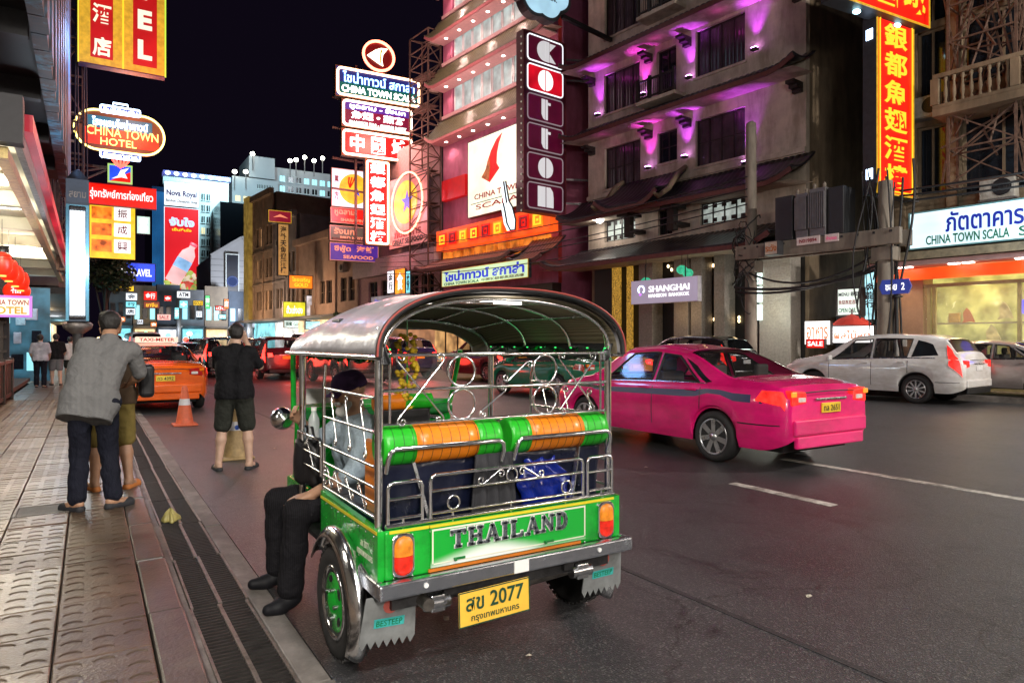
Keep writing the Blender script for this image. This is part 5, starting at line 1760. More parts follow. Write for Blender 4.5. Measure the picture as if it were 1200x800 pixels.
m_ltgreen = M('letter_green_paint', (.005, .16, .08), .5, var=.1)
m_ltred = M('letter_red_paint', (.30, .005, .02), .5, var=.1)
m_ltdark = M('letter_dark_paint', (.02, .015, .03), .5, var=.1)

def sign(name, label, c, w, h, face, d=.25, rotz=0.0, fw=.05, framem=None, cat='sign', group=None, frame=None, case=None):
    """lit box sign; local space: x across, z up, front faces -y"""
    t = bpy.data.objects.new(name, None); COL.objects.link(t)
    t.matrix_world = (frame or Matrix.Identity(4)) @ Matrix.Translation(Vector(c)) @ Matrix.Rotation(rotz, 4, 'Z')
    tag(t, label, cat, group); BASE[t.name] = Vector((0, 0, 0))
    MB().box(-w / 2, -d / 2, -h / 2, w / 2, d / 2, h / 2).build('casing', case or m_case, t)
    MB().box(-w / 2 + fw, -d / 2 - .012, -h / 2 + fw, w / 2 - fw, -d / 2 - .001, h / 2 - fw).build('face', face, t)
    if fw > 0.011:
        b = MB()
        y0, y1 = -d / 2 - .03, -d / 2 - .0005
        b.box(-w / 2, y0, h / 2 - fw + .001, w / 2, y1, h / 2); b.box(-w / 2, y0, -h / 2, w / 2, y1, -h / 2 + fw - .001)
        b.box(-w / 2, y0, -h / 2 + fw, -w / 2 + fw - .001, y1, h / 2 - fw); b.box(w / 2 - fw + .001, y0, -h / 2 + fw, w / 2, y1, h / 2 - fw)
        b.build('frame', framem or m_case, t)
    return t
def yf(d): return -d / 2 - .014
def roundrect(w, h, r, y, n=5):
    P = []
    for cx, cz, a0 in ((w / 2 - r, h / 2 - r, 0), (-w / 2 + r, h / 2 - r, 90), (-w / 2 + r, -h / 2 + r, 180), (w / 2 - r, -h / 2 + r, 270)):
        for k in range(n + 1):
            a = rad(a0 + 90 * k / n); P.append((cx + r * cos(a), y, cz + r * sin(a)))
    return P
def neon(t, pts, mat, r=.04, closed=True, name='neon_tube'):
    return MB().tube(pts, r, 6, closed).build(name, mat, t, base=(0, 0, 0))
def psign(name, label, x0, x1, yt, yb, Y, face, **kw):
    """world-frame sign facing down the street: left edge spans yt..yb at pixel x0, right edge at x1, on the plane y = Y"""
    a = onY(x0, yt, Y); b = onY(x0, yb, Y); c = onY(x1, yt, Y)
    w, h = c.x - a.x, a.z - b.z
    return sign(name, label, ((a.x + c.x) / 2, Y, (a.z + b.z) / 2), w, h, face, **kw), w, h
def arm(t, w, h, side=-1, L=1.2, n=2, mat=None):
    b = MB()
    for k in range(n):
        z = h * (.35 - .7 * k / max(1, n - 1)) if n > 1 else 0
        b.beam((side * w / 2, .0, z), (side * (w / 2 + L), .0, z), .07, .07)
    b.build('bracket', mat or m_steel, t)

# ================================================================== the left side: hotel front
m_cream = M('cream_ceiling', (.55, .52, .42), .8, var=.12, scale=2, bump=.06)
m_dsteel = M('dark_painted_steel', (.030, .028, .032), .55, var=.4, scale=4, bump=.1)
m_lat = M('dark_teak', (.035, .022, .016), .5, var=.4, scale=9, stretch=(1, 1, 4), bump=.15)
def hoard():
    m, nt, p = _new('weathered_blue_sheet'); N, L = nt.nodes, nt.links
    tc = N.new('ShaderNodeTexCoord'); mp = N.new('ShaderNodeMapping'); mp.inputs['Scale'].default_value = (1, 1.1, .22)
    L.new(tc.outputs['Object'], mp.inputs['Vector'])
    n = N.new('ShaderNodeTexNoise'); n.inputs['Scale'].default_value = 1.3; n.inputs['Detail'].default_value = 8; n.inputs['Roughness'].default_value = .7
    L.new(mp.outputs['Vector'], n.inputs['Vector'])
    r = N.new('ShaderNodeValToRGB'); e = r.color_ramp.elements
    e[0].position = .36; e[0].color = (.035, .055, .085, 1); e[1].position = .62; e[1].color = (.12, .38, .60, 1)
    q = r.color_ramp.elements.new(.50); q.color = (.10, .07, .08, 1)
    L.new(n.outputs['Fac'], r.inputs['Fac']); L.new(r.outputs['Color'], p.inputs['Base Color'])
    p.inputs['Roughness'].default_value = .55
    b = N.new('ShaderNodeBump'); b.inputs['Strength'].default_value = .5; L.new(n.outputs['Fac'], b.inputs['Height']); L.new(b.outputs['Normal'], p.inputs['Normal'])
    return m
hotel = thingW('hotel_building', (-3.5, 12, 0), 'hotel front with dark upper canopy and lit cream ceiling over the pavement', 'building')
MB().box(-9, -12, 5.45, -.62, 20, 5.75).build('upper_canopy', m_dsteel, hotel)
b = MB()
for k in range(12): b.box(-9, -10 + k * 2.5, 5.15, -.63, -9.82 + k * 2.5, 5.448)
b.build('canopy_rib', m_dsteel, hotel, kind='stuff')
b = MB()
for i in range(40):
    y0 = -1 + i * .55
    b.box(-.60, y0, 5.2, -.44 + .03 * (i % 2), y0 + .52, 24)
b.build('side_cladding', hoard(), hotel, kind='stuff')
MB().box(-9, 9.75, 3.80, -.66, 9.98, 4.36).build('header_beam', m_dsteel, hotel)
MB().box(-9, 10.0, 3.95, -.80, 30, 4.15).build('lit_ceiling', m_cream, hotel)
for k in range(7):
    MB().box(-8.9, 10.9 + k * 2.8, 3.70, -.95, 11.15 + k * 2.8, 3.948).build('ceiling_beam', m_cream, hotel, bevel=.02)
b = MB(); b.box(-.94, 10.0, 3.66, -.82, 30, 3.80); b.build('ceiling_edge', M('gilt_edge', (.35, .26, .10), .4, metal=.5, var=.5, scale=9), hotel)
MB().box(-.78, 10, 3.86, -.70, 30, 4.10).build('fascia_strip', m_steel, hotel)
MB().box(-.74, 10.4, 4.11, -.60, 30, 4.32).build('fascia_panel', E('fascia_red', (.75, .02, .05), .45, var=.8, scale=.5), hotel)
MB().box(-9.2, -12, -.2, -9.0, 30, 6).build('inner_wall', M('inner_wall_paint', (.10, .09, .075), .8), hotel)
MB().box(-9, -12, PZ, -1.78, 30, .22).build('terrace_floor', M('terrace_floor', (.10, .075, .06), .6, var=.3), hotel)
b = MB()
b.box(-9, 21.0, .22, -1.7, 21.1, 3.9)
b.build('lattice_wall', M('dark_wall', (.02, .02, .024), .7), hotel)
b = MB()
for i in range(13):
    x = -6.2 + i * .36; b.box(x, 20.9, .3, x + .07, 20.99, 2.05)
for k in range(5): b.box(-6.2, 20.86, .5 + k * .36, -1.75, 20.9, .57 + k * .36)
b.build('lattice', m_lat, hotel, kind='stuff')
# ceiling lamps under the canopy (unseen tubes nearer and behind the camera are added as fill)
e_tube = E('ceiling_tube', (1.0, .95, .80), 15.0)
for k in range(9):
    y = 10.55 + k * 2.2
    l = MB().box(-1.75, y, 3.86, -1.05, y + .10, 3.945).build('ceiling_lamp', e_tube, hotel)
    if k < 6:
        lamp('POINT', (-1.4, y + .05, 3.70), 95 if k < 5 else 70, (1, .90, .70), .25, name='canopy_light')
for y in (-9.5, -6.5, -3.5, -1.2, 1.6, 4.4):
    MB().box(-1.75, y, 5.0, -1.05, y + .12, 5.14).build('ceiling_lamp', e_tube, hotel)  # unseen tube, added as fill
    lamp('POINT', (-1.4, y + .05, 4.85), (45 if y > 0 else 420) if y > -4 else 1700, (1, .94, .85), .3, name='canopy_light')  # added fill light of the unseen tube
MB().box(-1.93, 3.85, 2.2, -1.80, 4.15, 2.65).build('added_wall_lamp', E('added_wall_glow', (1, .93, .82), 6), hotel, bevel=.03); MB().box(-2.10, 3.88, .22, -1.931, 4.12, 5.44).build('column', m_dsteel, hotel)  # unseen lamp and its column, added to light the seated driver
lamp('POINT', (-1.65, 4.0, 2.4), 34, (1, .93, .82), .2, name='driver_fill_light')
# railing along the terrace
rl = thingW('railing', (-1.66, 12, PZ), 'dark wooden railing along the edge of the hotel terrace', 'railing')
b = MB(); b.box(-1.70, 4, .98, -1.60, 21, 1.06); b.build('top_rail', m_lat, rl, bevel=.01)
MB().box(-1.69, 4, .18, -1.62, 21, .26).build('bottom_rail', m_lat, rl)
for i in range(10):
    MB().box(-1.72, 4 + i * 1.85, PZ, -1.59, 4.13 + i * 1.85, 1.10).build('railing_post', m_lat, rl, bevel=.01)
src = None
for i in range(9):
    for j in range(5):
        y = 4.13 + i * 1.85 + .12 + j * .345
        if src is None: src = MB().box(-1.675, 0, .262, -1.635, .16, .978).build('slat', m_lat, rl, base=(-1.66, 12, PZ)); o = src
        else: o = src.copy(); COL.objects.link(o)
        o.location = (0, y, 0)
# lanterns
LG = 'red paper lanterns over the terrace rail'
e_lan = E('lantern_paper', (1.0, .030, .008), .85, var=.45, scale=6)
def lantern():
    t = thing('lantern', (0, 0, 0), 'glowing red paper lantern hanging in a row over the terrace rail', 'lantern', LG)
    P = [(.10, -.24), (.16, -.20), (.205, -.10), (.215, 0), (.205, .10), (.16, .20), (.10, .24)]
    vs = MB(); vs.lathe(P, 20); vs.build('lantern_shade', e_lan, t)
    b = MB()
    for z, r in P: b.tube([(r * 1.005 * cos(2 * pi * k / 18), r * 1.005 * sin(2 * pi * k / 18), z) for k in range(18)], .006, 4, closed=True)
    b.build('lantern_ribs', m_ltred, t, kind='stuff')
    MB().cyl((0, 0, .24), (0, 0, .30), .09, n=14).build('lantern_cap', m_black, t)
    MB().cyl((0, 0, .30), (0, 0, .95), .006, n=5).build('cord', m_black, t)
    MB().cyl((0, 0, -.27), (0, 0, -.24), .085, n=14).build('lantern_base', E('lantern_bulb', (1, .35, .06), 2.5), t)
    return t
l0 = lantern()
for i, y in enumerate((16.2, 17.3, 18.5, 19.7)):
    l = l0 if i == 0 else copy_tree(l0)
    l['label'] = 'glowing red paper lantern hanging over the terrace rail, ' + ('nearest', 'second', 'third', 'farthest')[i] + ' of the row'
    l.location = (-1.42 + .015 * i, y, 2.98 - .02 * i); l.scale = (.8, .8, .9)
    lamp('POINT', (-1.42, y, 2.60), 3, (1, .15, .05), .2, name='lantern_light')
bl = thing('lantern', (-1.50, 20.4, 2.72), 'largest round red lantern with white script behind the row of lanterns', 'lantern')
MB().ell((0, 0, 0), (.28, .28, .24), 22, 14).build('lantern_shade', e_lan, bl)
TXT(bl, '福', 0, .02, .2, .18, -.28, e_ltw, d=.01)
# hotel name board
t, w, h = psign('hotel_sign', 'small white lit board reading CHINA TOWN HOTEL below the lanterns', -34, 38, 345, 371, 20.2, e_warmw, d=.12, framem=E('violet_edge', (.55, .2, .8), .9), fw=.06)
TXT(t, 'CHINA TOWN', w * .08, h * .18, w * .72, h * .24, yf(.12), m_ltred, bold=.02)
TXT(t, 'HOTEL', w * .08, -h * .18, w * .66, h * .34, yf(.12), E('gold_letters', (.75, .45, .03), .6), bold=.03)
# light-box pillar at the kerb
pil = thing('light_pillar', (-.20, 16, PZ), 'tall white light box pillar with dark frame standing at the pavement edge', 'sign')
MB().cyl((0, 0, 0), (0, 0, 1.6), .09, n=14).build('post', m_dsteel, pil)
MB().lathe([(.10, 1.55), (.24, 1.66), (.26, 1.74), (.22, 1.78)], 20).build('collar', m_steel, pil)
MB().box(-.19, -.28, 1.79, .19, .28, 4.55).build('casing', M('pillar_casing', (.06, .08, .12), .5, metal=.4), pil)
MB().box(-.125, -.292, 1.86, .125, -.281, 3.95).build('face', E('pillar_white', (.78, .90, 1.0), 1.6), pil)
b = MB(); b.box(-.19, -.31, 1.80, -.14, -.2815, 4.05); b.box(.14, -.31, 1.80, .19, -.2815, 4.05); b.box(-.139, -.30, 3.96, .139, -.2815, 4.05)
b.build('frame', M('pillar_frame', (.05, .16, .24), .35, metal=.5), pil)
MB().lathe([(.26, 4.56), (.22, 4.62), (.06, 4.78), (0, 4.8)], 4, Matrix.Rotation(pi / 4, 4, 'Z')).build('pillar_cap', m_dsteel, pil)
b = MB()
for k in range(5): b.ell((-.10 + .05 * k, -.30, 3.98), (.045, .02, .05), 8, 6)
for k in range(5): b.ell((-.10 + .05 * k, -.30, 1.87), (.045, .02, .04), 8, 6)
b.build('fretwork', m_dsteel, pil, kind='stuff')
TXT(pil, 'สยาม', 0, 4.25, .28, .12, -.29, m_steel, bold=.02)
lamp('POINT', (-.05, 15.5, 3.0), 130, (.75, .88, 1), .4, name='pillar_light')

# lattice mast carrying the signs
def lattice(b, x0, y0, x1, y1, z0, z1, step=1.0, r=.035, diag=True):
    for x in (x0, x1):
        for y in (y0, y1): b.beam((x, y, z0), (x, y, z1), r * 1.4)
    n = max(1, int(round((z1 - z0) / step)))
    for k in range(n + 1):
        z = z0 + (z1 - z0) * k / n
        b.beam((x0, y0, z), (x1, y0, z), r); b.beam((x0, y1, z), (x1, y1, z), r); b.beam((x0, y0, z), (x0, y1, z), r); b.beam((x1, y0, z), (x1, y1, z), r)
        if diag and k < n:
            z2 = z0 + (z1 - z0) * (k + 1) / n
            q = k % 2
            b.beam((x0 if q else x1, y0, z), (x1 if q else x0, y0, z2), r * .8); b.beam((x0, y0 if q else y1, z), (x0, y1 if q else y0, z2), r * .8); b.beam((x1, y1 if q else y0, z), (x1, y0 if q else y1, z2), r * .8)
mast = thingW('lattice_mast', (-.45, 23, 0), 'tall steel lattice mast carrying the hotel signs at the left kerb', 'mast')
b = MB(); lattice(b, -.75, 22.6, -.15, 23.3, 3.5, 24, 1.1, .05); b.build('lattice_frame', m_rust, mast)
b = MB()
for i in range(9):
    x = -.85 + .1 * i; b.tube([(x, 22.4 - .05 * i, 5.5 + .4 * sin(i)), (x + .06 * sin(i * 3), 22.4, 12), (x, 22.5, 24)], .018, 5)
b.build('cables', M('black_cable', (.02, .014, .02), .6), mast, kind='stuff')

SGL = None
t, w, h = psign('hotel_sign', 'big red vertical hotel sign with gold border and cream letters, highest on the left', 92, 193, -190, 75, 22.0, e_deepred, d=.30, fw=.02, case=M('blue_casing', (.10, .12, .30), .4))
b = MB(); y = -.18
for x0, x1 in ((-w / 2 + .03, -w * .37), (-w * .115, -w * .005), (w * .005, w * .115), (w * .40, w / 2 - .03)): b.box(x0, y, -h / 2 + .03, x1, -.165, h / 2)
b.box(-w * .369, y, -h / 2 + .03, -w * .116, -.165, -h / 2 + .20); b.box(w * .116, y, -h / 2 + .03, w * .399, -.165, -h / 2 + .20)
b.build('gold_border', e_gold, t, kind='stuff')
MB().box(-w / 2 - .02, -.2, -h / 2, -w / 2 + .02, -.16, h / 2).build('edge_tube', E('yellow_edge', (.9, .75, .05), .9), t)
MB().box(w / 2 - .02, -.2, -h / 2, w / 2 + .02, -.16, h / 2).build('edge_tube', E('lime_edge', (.55, .85, .06), .9), t)
MB().box(-.02, -.2, -h / 2 + .02, .02, -.181, h / 2).build('edge_tube', e_lty, t)
for k, ch in enumerate('城大酒店'):
    TXT(t, ch, -w * .24, h / 2 - (0.475 + .147 * (k)) * h - .0 * h, w * .21, h * .085, -.18, e_cream, bold=.025, d=.02)
for k, ch in enumerate('OTEL'):
    TXT(t, ch, w * .255, h / 2 - (.482 + .137 * k) * h, w * .17, h * .088, -.18, e_cream, bold=.045, d=.02)
# oval neon
cA = onY(87, 139, 26.0); cB = onY(192, 139, 26.0); w = cB.x - cA.x; h = w * .50
t = sign('neon_sign', 'oval neon sign reading CHINA TOWN HOTEL in glowing orange with yellow tube border', ((cA.x + cB.x) / 2, 26, cA.z - .28), .2, .2, e_dteal, d=.1, fw=.005)
bpy.data.objects.remove([o for o in t.children if o.name.startswith('casing')][0]); bpy.data.objects.remove([o for o in t.children if o.name.startswith('face')][0])
P = [(x, z) for x, _, z in roundrect(w, h, h * .495, 0, 10)]
MB().prism(P, -.08, .12, 'xz').build('board', E('oval_brown', (.16, .045, .012), .7, var=.5, scale=1.5), t)
MB().box(-w * .36, -.10, h * .06, w * .36, -.081, h * .36).build('teal_panel', E('oval_teal', (.02, .14, .22), .8), t)
MB().box(-w * .40, -.10, -h * .36, w * .44, -.081, h * .05).build('orange_panel', E('oval_orange', (.9, .05, .01), .75, var=.5, scale=2), t)
neon(t, [(x, -.13, z) for x, z in P], e_ny, .035)
TXT(t, 'โรงแรมไชน่าทาวน์', 0, h * .22, w * .62, h * .22, -.11, e_nwb, bold=.02, d=.03)
TXT(t, 'CHINA TOWN', .03 * w, -h * .02, w * .80, h * .22, -.11, e_no, bold=.0, d=.03)
TXT(t, 'HOTEL', -.02 * w, -h * .27, w * .40, h * .18, -.11, e_no, bold=.0, d=.03)
for zz, nm in ((h * .56, 'ยินดีต้อนรับ'), (-h * .58, 'ห้องอาหาร')):
    MB().box(-w * .22, -.06, zz - h * .085, w * .22, .06, zz + h * .085).build('blue_board', e_dblue, t)
    neon(t, [(x, -.09, z + zz) for x, _, z in roundrect(w * .44, h * .17, .05, 0, 3)], e_nwb, .03)
    TXT(t, nm, 0, zz, w * .38, h * .10, -.07, e_nwb, bold=.02, d=.03)
neon(t, [(-w * .08, -.09, h * .63), (-w * .08, -.09, h * .74), (w * .08, -.09, h * .74), (w * .08, -.09, h * .63)], e_nwb, .03, closed=False)
b = MB()
for k in range(-2, 3): b.tube([(k * .045 * w, -.07, -h * .70), (k * .02 * w, -.07, -h * .90 + abs(k) * .03 * h)], .035, 5)
b.build('neon_arrow', e_nr, t)
arm(t, w, h, -1, .8)
lamp('POINT', (.3, 19.0, 8.5), 260, (.25, .5, 1), .5, name='neon_spill'); lamp('POINT', (1.2, 25.0, 8.6), 150, (1, .30, .12), .6, name='neon_spill'); lamp('POINT', (2.4, 29.5, 6.5), 130, (1, .06, .05), .6, name='neon_spill'); lamp('POINT', (1.5, 20.5, 9), 110, (1, .10, .04), .8, name='neon_spill')
# small bank-like logo box, red thai board, yellow chinese board, travel sign
t, w, h = psign('logo_sign', 'small square sign with white bird shape on blue and red, lime rim', 126, 155, 192, 214, 30.0, e_blue, d=.2, fw=.06, framem=E('lime_rim', (.5, .85, .25), .8))
b = MB(); b.prism([(-w * .42, -h * .42), (w * .42, -h * .42), (w * .42, h * .15)], -.125, -.113, 'xz'); b.build('red_corner', e_red, t)
b = MB(); b.prism([(-w * .35, -h * .3), (-w * .1, -h * .12), (w * .02, h * .2), (w * .36, h * .36), (w * .18, h * .08), (w * .30, -h * .22), (w * .05, -h * .18)], -.14, -.126, 'xz'); b.build('white_bird', e_ltw, t)
b = MB(); b.beam((-w / 2 - 2.2, 0, h * .3), (-w / 2, 0, h * .3), .08); b.beam((-w / 2 - 2.2, 0, -h * .6), (-w / 2, 0, h * .3), .06); b.beam((-w / 2 - 1.6, 0, h * .3), (-w / 2 - .9, 0, -h * .6), .06); b.beam((-w / 2 - .9, 0, -h * .6), (-w / 2, 0, h * .2), .06)
b.build('bracket', m_steel, t)
t, w, h = psign('shop_sign', 'long bright red board with white thai lettering below the logo box', 101, 183, 214, 239, 31.0, e_red, d=.25, fw=.03, framem=e_deepred)
TXT(t, 'รุ่งทรัพย์การท่องเที่ยว', 0, 0, w * .90, h * .55, yf(.25), e_ltw, bold=.02, d=.02)
t, w, h = psign('shop_sign', 'yellow and orange vertical sign with three red chinese characters on white squares', 105, 158, 238, 302, 33.0, e_yellow, d=.3, fw=.04, framem=e_lty)
for k, ch in enumerate('振成興'):
    z = h * (.34 - .30 * k)
    MB().box(w * .03, -.19, z - h * .13, w * .40, -.165, z + h * .12).build('white_square', e_ltw, t)
    TXT(t, ch, w * .215, z, w * .22, h * .16, -.195, m_ltred, bold=.01, d=.01)
    MB().box(-w * .46, -.185, z - h * .12, -w * .02, -.165, z + h * .10).build('orange_photo', E('food_photo', (1, .22, .02), .9, var=.8, scale=4), t)
b = MB()
t, w, h = psign('travel_sign', 'blue lit board with white letters RP TRAVEL beside the dark tree', 136, 182, 307, 329, 38.0, e_blue, d=.2, fw=.03, framem=e_dblue)
TXT(t, 'RP TRAVEL', 0, -h * .02, w * .80, h * .40, yf(.2), e_ltw, bold=.03, d=.02)
t, w, h = psign('shop_sign', 'small white neon loop sign sticking out to the right of the yellow chinese sign', 160, 176, 253, 274, 36.0, E('pale_neon_face', (.7, 1, .85), .9), d=.12, fw=.02)
TXT(t, 'S', 0, 0, w * .6, h * .8, yf(.12), e_nwb, bold=.04, d=.02)
for (x0, x1, y0, y1, Y, face, lab, tx, tm) in (
    (133, 157, 334, 341, 42, e_yellow, 'narrow yellow lit board under the travel sign', 'โอสถ', m_ltred),
    (147, 161, 343, 352, 43, e_white, 'top white light box of the stacked trio under the yellow board', '金', m_ltdark),
    (147, 160, 353, 360, 43, e_teal, 'middle pale teal light box of the stacked trio', '行', m_ltdark),
    (147, 159, 361, 369, 43, e_white, 'bottom white light box of the stacked trio', '店', m_ltdark),
    (168, 184, 341, 352, 46, e_red, 'small red board with a white square in the far row of shops', '金行', e_ltw),
    (168, 187, 353, 361, 46, E('brown_awning_sign', (.35, .07, .03), .6), 'narrow brown board under the small red board', 'ยาจีน', e_lty),
    (207, 223, 341, 349, 70, e_white, 'white light box under the bottle billboard', 'ATM', m_ltdark),
    (210, 220, 352, 361, 70, e_teal, 'teal light box right below the white one', '+', e_ltw),
    (184, 200, 368, 375, 72, E('pink_box', (1, .5, .45), 1.2), 'pinkish white light box just over the roofs of the distant cars', 'SALE', m_ltred),
    (136, 147, 371, 377, 48, e_orange, 'tiny orange lamp board by the head of the man in the checked shirt', 'OPEN', e_ltw),
):
    t, w, h = psign('shop_sign', lab, x0, x1, y0, y1, Y, face, d=.2, fw=.02)
    TXT(t, tx, 0, 0, w * .7, h * .6, yf(.2), tm, bold=.02, d=.02)

# left row of shophouses beyond the hotel, mostly hidden behind the signs
m_shop = M('shophouse_plaster', (.16, .14, .13), .85, var=.3, scale=1.5, bump=.1)
m_win = M('dark_window', (.01, .012, .016), .12, var=.3)
e_shopf = [E('shop_glow_teal', (.25, .75, .85), .9, var=.7, scale=1.2), E('shop_glow_warm', (1, .72, .38), .9, var=.7, scale=1.2), E('shop_glow_white', (.9, .95, 1), .9, var=.7, scale=1.0)]
labs = ['left shophouse just past the hotel terrace, dark front with teal shop light', 'second left shophouse past the hotel with warm shop light', 'third left shophouse past the hotel with white shop light', 'fourth left shophouse past the hotel, small and far', 'fifth left shophouse past the hotel, smallest visible']
for k in range(5):
    y0 = 31 + k * 12
    t = thingW('shophouse', (-5, y0 + 6, 0), labs[k], 'building', 'left shophouses')
    MB().box(-14, y0, 3.6, -1.0 - .2 * k, y0 + 11.9, 14 + (k * 37 % 5)).build('wall', m_shop, t)
    MB().box(-14, y0, 0, -3.2, y0 + 11.9, 3.58).build('ground_floor', m_shop, t)
    for j in range(3):
        w_ = MB().box(-1.0 - .2 * k - .05, y0 + 1 + j * 3.7, 6, -1.0 - .2 * k + .03, y0 + 3.2 + j * 3.7, 8).build('window', m_win, t)
    MB().box(-3.19, y0 + .5, .3, -3.1, y0 + 11.2, 3.2).build('shop_front', e_shopf[k % 3], t)
    MB().box(-3.3, y0, 3.3, -.6, y0 + 11.9, 3.55).build('awning', m_dsteel, t)
    lamp('POINT', (-2.2, y0 + 5, 2.8), 60, ((.4, .85, 1), (1, .75, .4), (.9, .95, 1))[k % 3], .4, name='shop_light')
# goods stall glowing past the end of the railing
st = thingW('shop_stall', (-1.9, 28.6, PZ), 'cluttered blue lit stall at the end of the terrace railing', 'stall')
MB().box(-5, 29.4, PZ, -1.2, 29.5, 3.4).build('back_panel', E('stall_teal', (.04, .13, .19), .5, var=.95, scale=2.2), st)
for k in range(21):
    x = -4.3 + (k % 7) * .44 + .1 * sin(k * 5); z = .8 + (k // 7) * .82
    MB().cbox((x, 29.2 - .1 * (k % 3), z), (.22 + .06 * (k % 3), .12, .40 + .12 * (k % 4))).build('hanging_goods', [m_lav, m_navyt, E('teal_box', (.35, .85, .95), .9), m_pblue][k % 4], st, bevel=.02)
lamp('POINT', (-2.3, 28.3, 3.0), 60, (.55, .85, 1), .3, name='stall_light')

# the dark kerbside tree
def tree(name, loc, H, cr, cz, label, leaf, n=1600, seed=3, ls=.12, flat=.8):
    rr = random.Random(seed)
    t = thing(name, loc, label, 'tree')
    b = MB()
    top = Vector((.1, 0, cz - cr * .2))
    b.tube([(0, 0, 0), (.04, .02, cz * .4), top], [.13, .10, .07], 8)
    clumps = []
    for k in range(9):
        a = rr.uniform(0, 2 * pi); e = rr.uniform(-.4, 1.2)
        c = Vector((cr * .62 * cos(a) * cos(e), cr * .62 * sin(a) * cos(e), cz + cr * flat * .75 * sin(e)))
        clumps.append((c, cr * rr.uniform(.30, .5)))
        b.tube([(.03, .01, cz * (.45 + .3 * rr.random())), (c * .5 + top * .5), c], [.05, .035, .015], 6)
    b.build('trunk', M('bark', (.06, .045, .035), .9, bump=.5, bscale=30), t)
    lf = MB()
    for k in range(n):
        c, r = clumps[rr.randrange(len(clumps))]
        d = Vector((rr.gauss(0, 1), rr.gauss(0, 1), rr.gauss(0, 1))).normalized() * r * rr.random() ** .45
        p = c + d
        u = Vector((rr.gauss(0, 1), rr.gauss(0, 1), rr.gauss(0, .6))).normalized(); v = u.cross(Vector((rr.gauss(0, 1), rr.gauss(0, 1), rr.gauss(0, 1)))).normalized()
        s = ls * rr.uniform(.6, 1.3)
        lf.add([p - u * s, p + v * s * .45, p + u * s, p - v * s * .45], [(0, 1, 2, 3)])
    o = lf.build('crown', leaf, t)
    return t
m_leaf = M('dark_leaf', (.035, .060, .025), .6, var=.45, scale=3, bump=0)
tree('street_tree', (.55, 36.0, 0), 6, 1.35, 4.4, 'dark bushy tree in front of the yellow chinese sign and travel board', m_leaf, 2600, 4, .13)
# ================================================================== right side of the street (authored in the RM frame: x into the building, y along the street)
m_stone = M('beige_cladding', (.56, .46, .37), .75, var=.22, scale=1.2, bump=.15, bscale=22, stain=.45, sscale=(1.2, 1.2, .35))
m_stone2 = M('warm_plaster', (.22, .16, .10), .8, var=.2, scale=1.5, bump=.12, stain=.5, sscale=(1.2, 1.2, .35))
m_rtile = M('dark_glazed_roof_tile', (.035, .028, .034), .32, var=.35, scale=5, bump=.1)
m_rtileg = M('green_grey_roof_tile', (.17, .165, .085), .35, var=.35, scale=5, bump=.1)
m_rtiler = M('brown_red_roof_tile', (.14, .05, .03), .45, var=.3, scale=5, bump=.1)
m_fasc = M('maroon_fascia', (.12, .035, .03), .55, var=.3)
m_wood = M('dark_timber', (.020, .013, .011), .5, var=.4, scale=6, bump=.1)
m_curt = M('dim_curtain', (.055, .035, .045), .35, var=.5, scale=2, bump=.1, coat=.6)
m_glassd = M('night_window_glass', (.010, .012, .016), .07, var=.3, bump=0, spec=.6)
m_pinkw = M('pink_painted_wall', (.50, .14, .24), .7, var=.15, scale=1.5, bump=.06, stain=.3, sscale=(1.2, 1.2, .35))
m_pinkl = M('pale_pink_soffit', (.60, .36, .34), .7, var=.1)
m_redw = M('red_painted_band', (.42, .025, .02), .55, var=.2)
m_conpole = M('pole_concrete', (.21, .175, .14), .8, var=.35, scale=4, bump=.2, stretch=(1, 1, .3))
m_cab = M('cable_black', (.012, .011, .012), .6)
e_purp = E('purple_flood', (.75, .30, 1.0), 22.0)
m_colm = M('studded_column_tile', (.30, .26, .23), .55, var=.25, scale=12, bump=.8, bscale=26, dist=.03)

def RT(name, loc, label, cat, group=None):
    return thing(name, loc, label, cat, group, frame=RM)
def wall_holes(y0, y1, z0, z1, holes, x=0.0, depth=.22):
    """front skin with openings and their reveals"""
    b = MB()
    ys = sorted({y0, y1} | {h[0] for h in holes} | {h[1] for h in holes}); zs = sorted({z0, z1} | {h[2] for h in holes} | {h[3] for h in holes})
    for i in range(len(ys) - 1):
        for j in range(len(zs) - 1):
            cy, cz = (ys[i] + ys[i + 1]) / 2, (zs[j] + zs[j + 1]) / 2
            if any(h[0] < cy < h[1] and h[2] < cz < h[3] for h in holes): continue
            b.add([(x, ys[i + 1], zs[j]), (x, ys[i], zs[j]), (x, ys[i], zs[j + 1]), (x, ys[i + 1], zs[j + 1])], [(0, 1, 2, 3)])
    for a0, a1, c0, c1 in holes:
        d = x + depth
        b.add([(x, a0, c0), (x, a1, c0), (d, a1, c0), (d, a0, c0), (x, a0, c1), (x, a1, c1), (d, a1, c1), (d, a0, c1)], [(0, 1, 2, 3), (7, 6, 5, 4), (0, 3, 7, 4), (2, 1, 5, 6)])
    return b
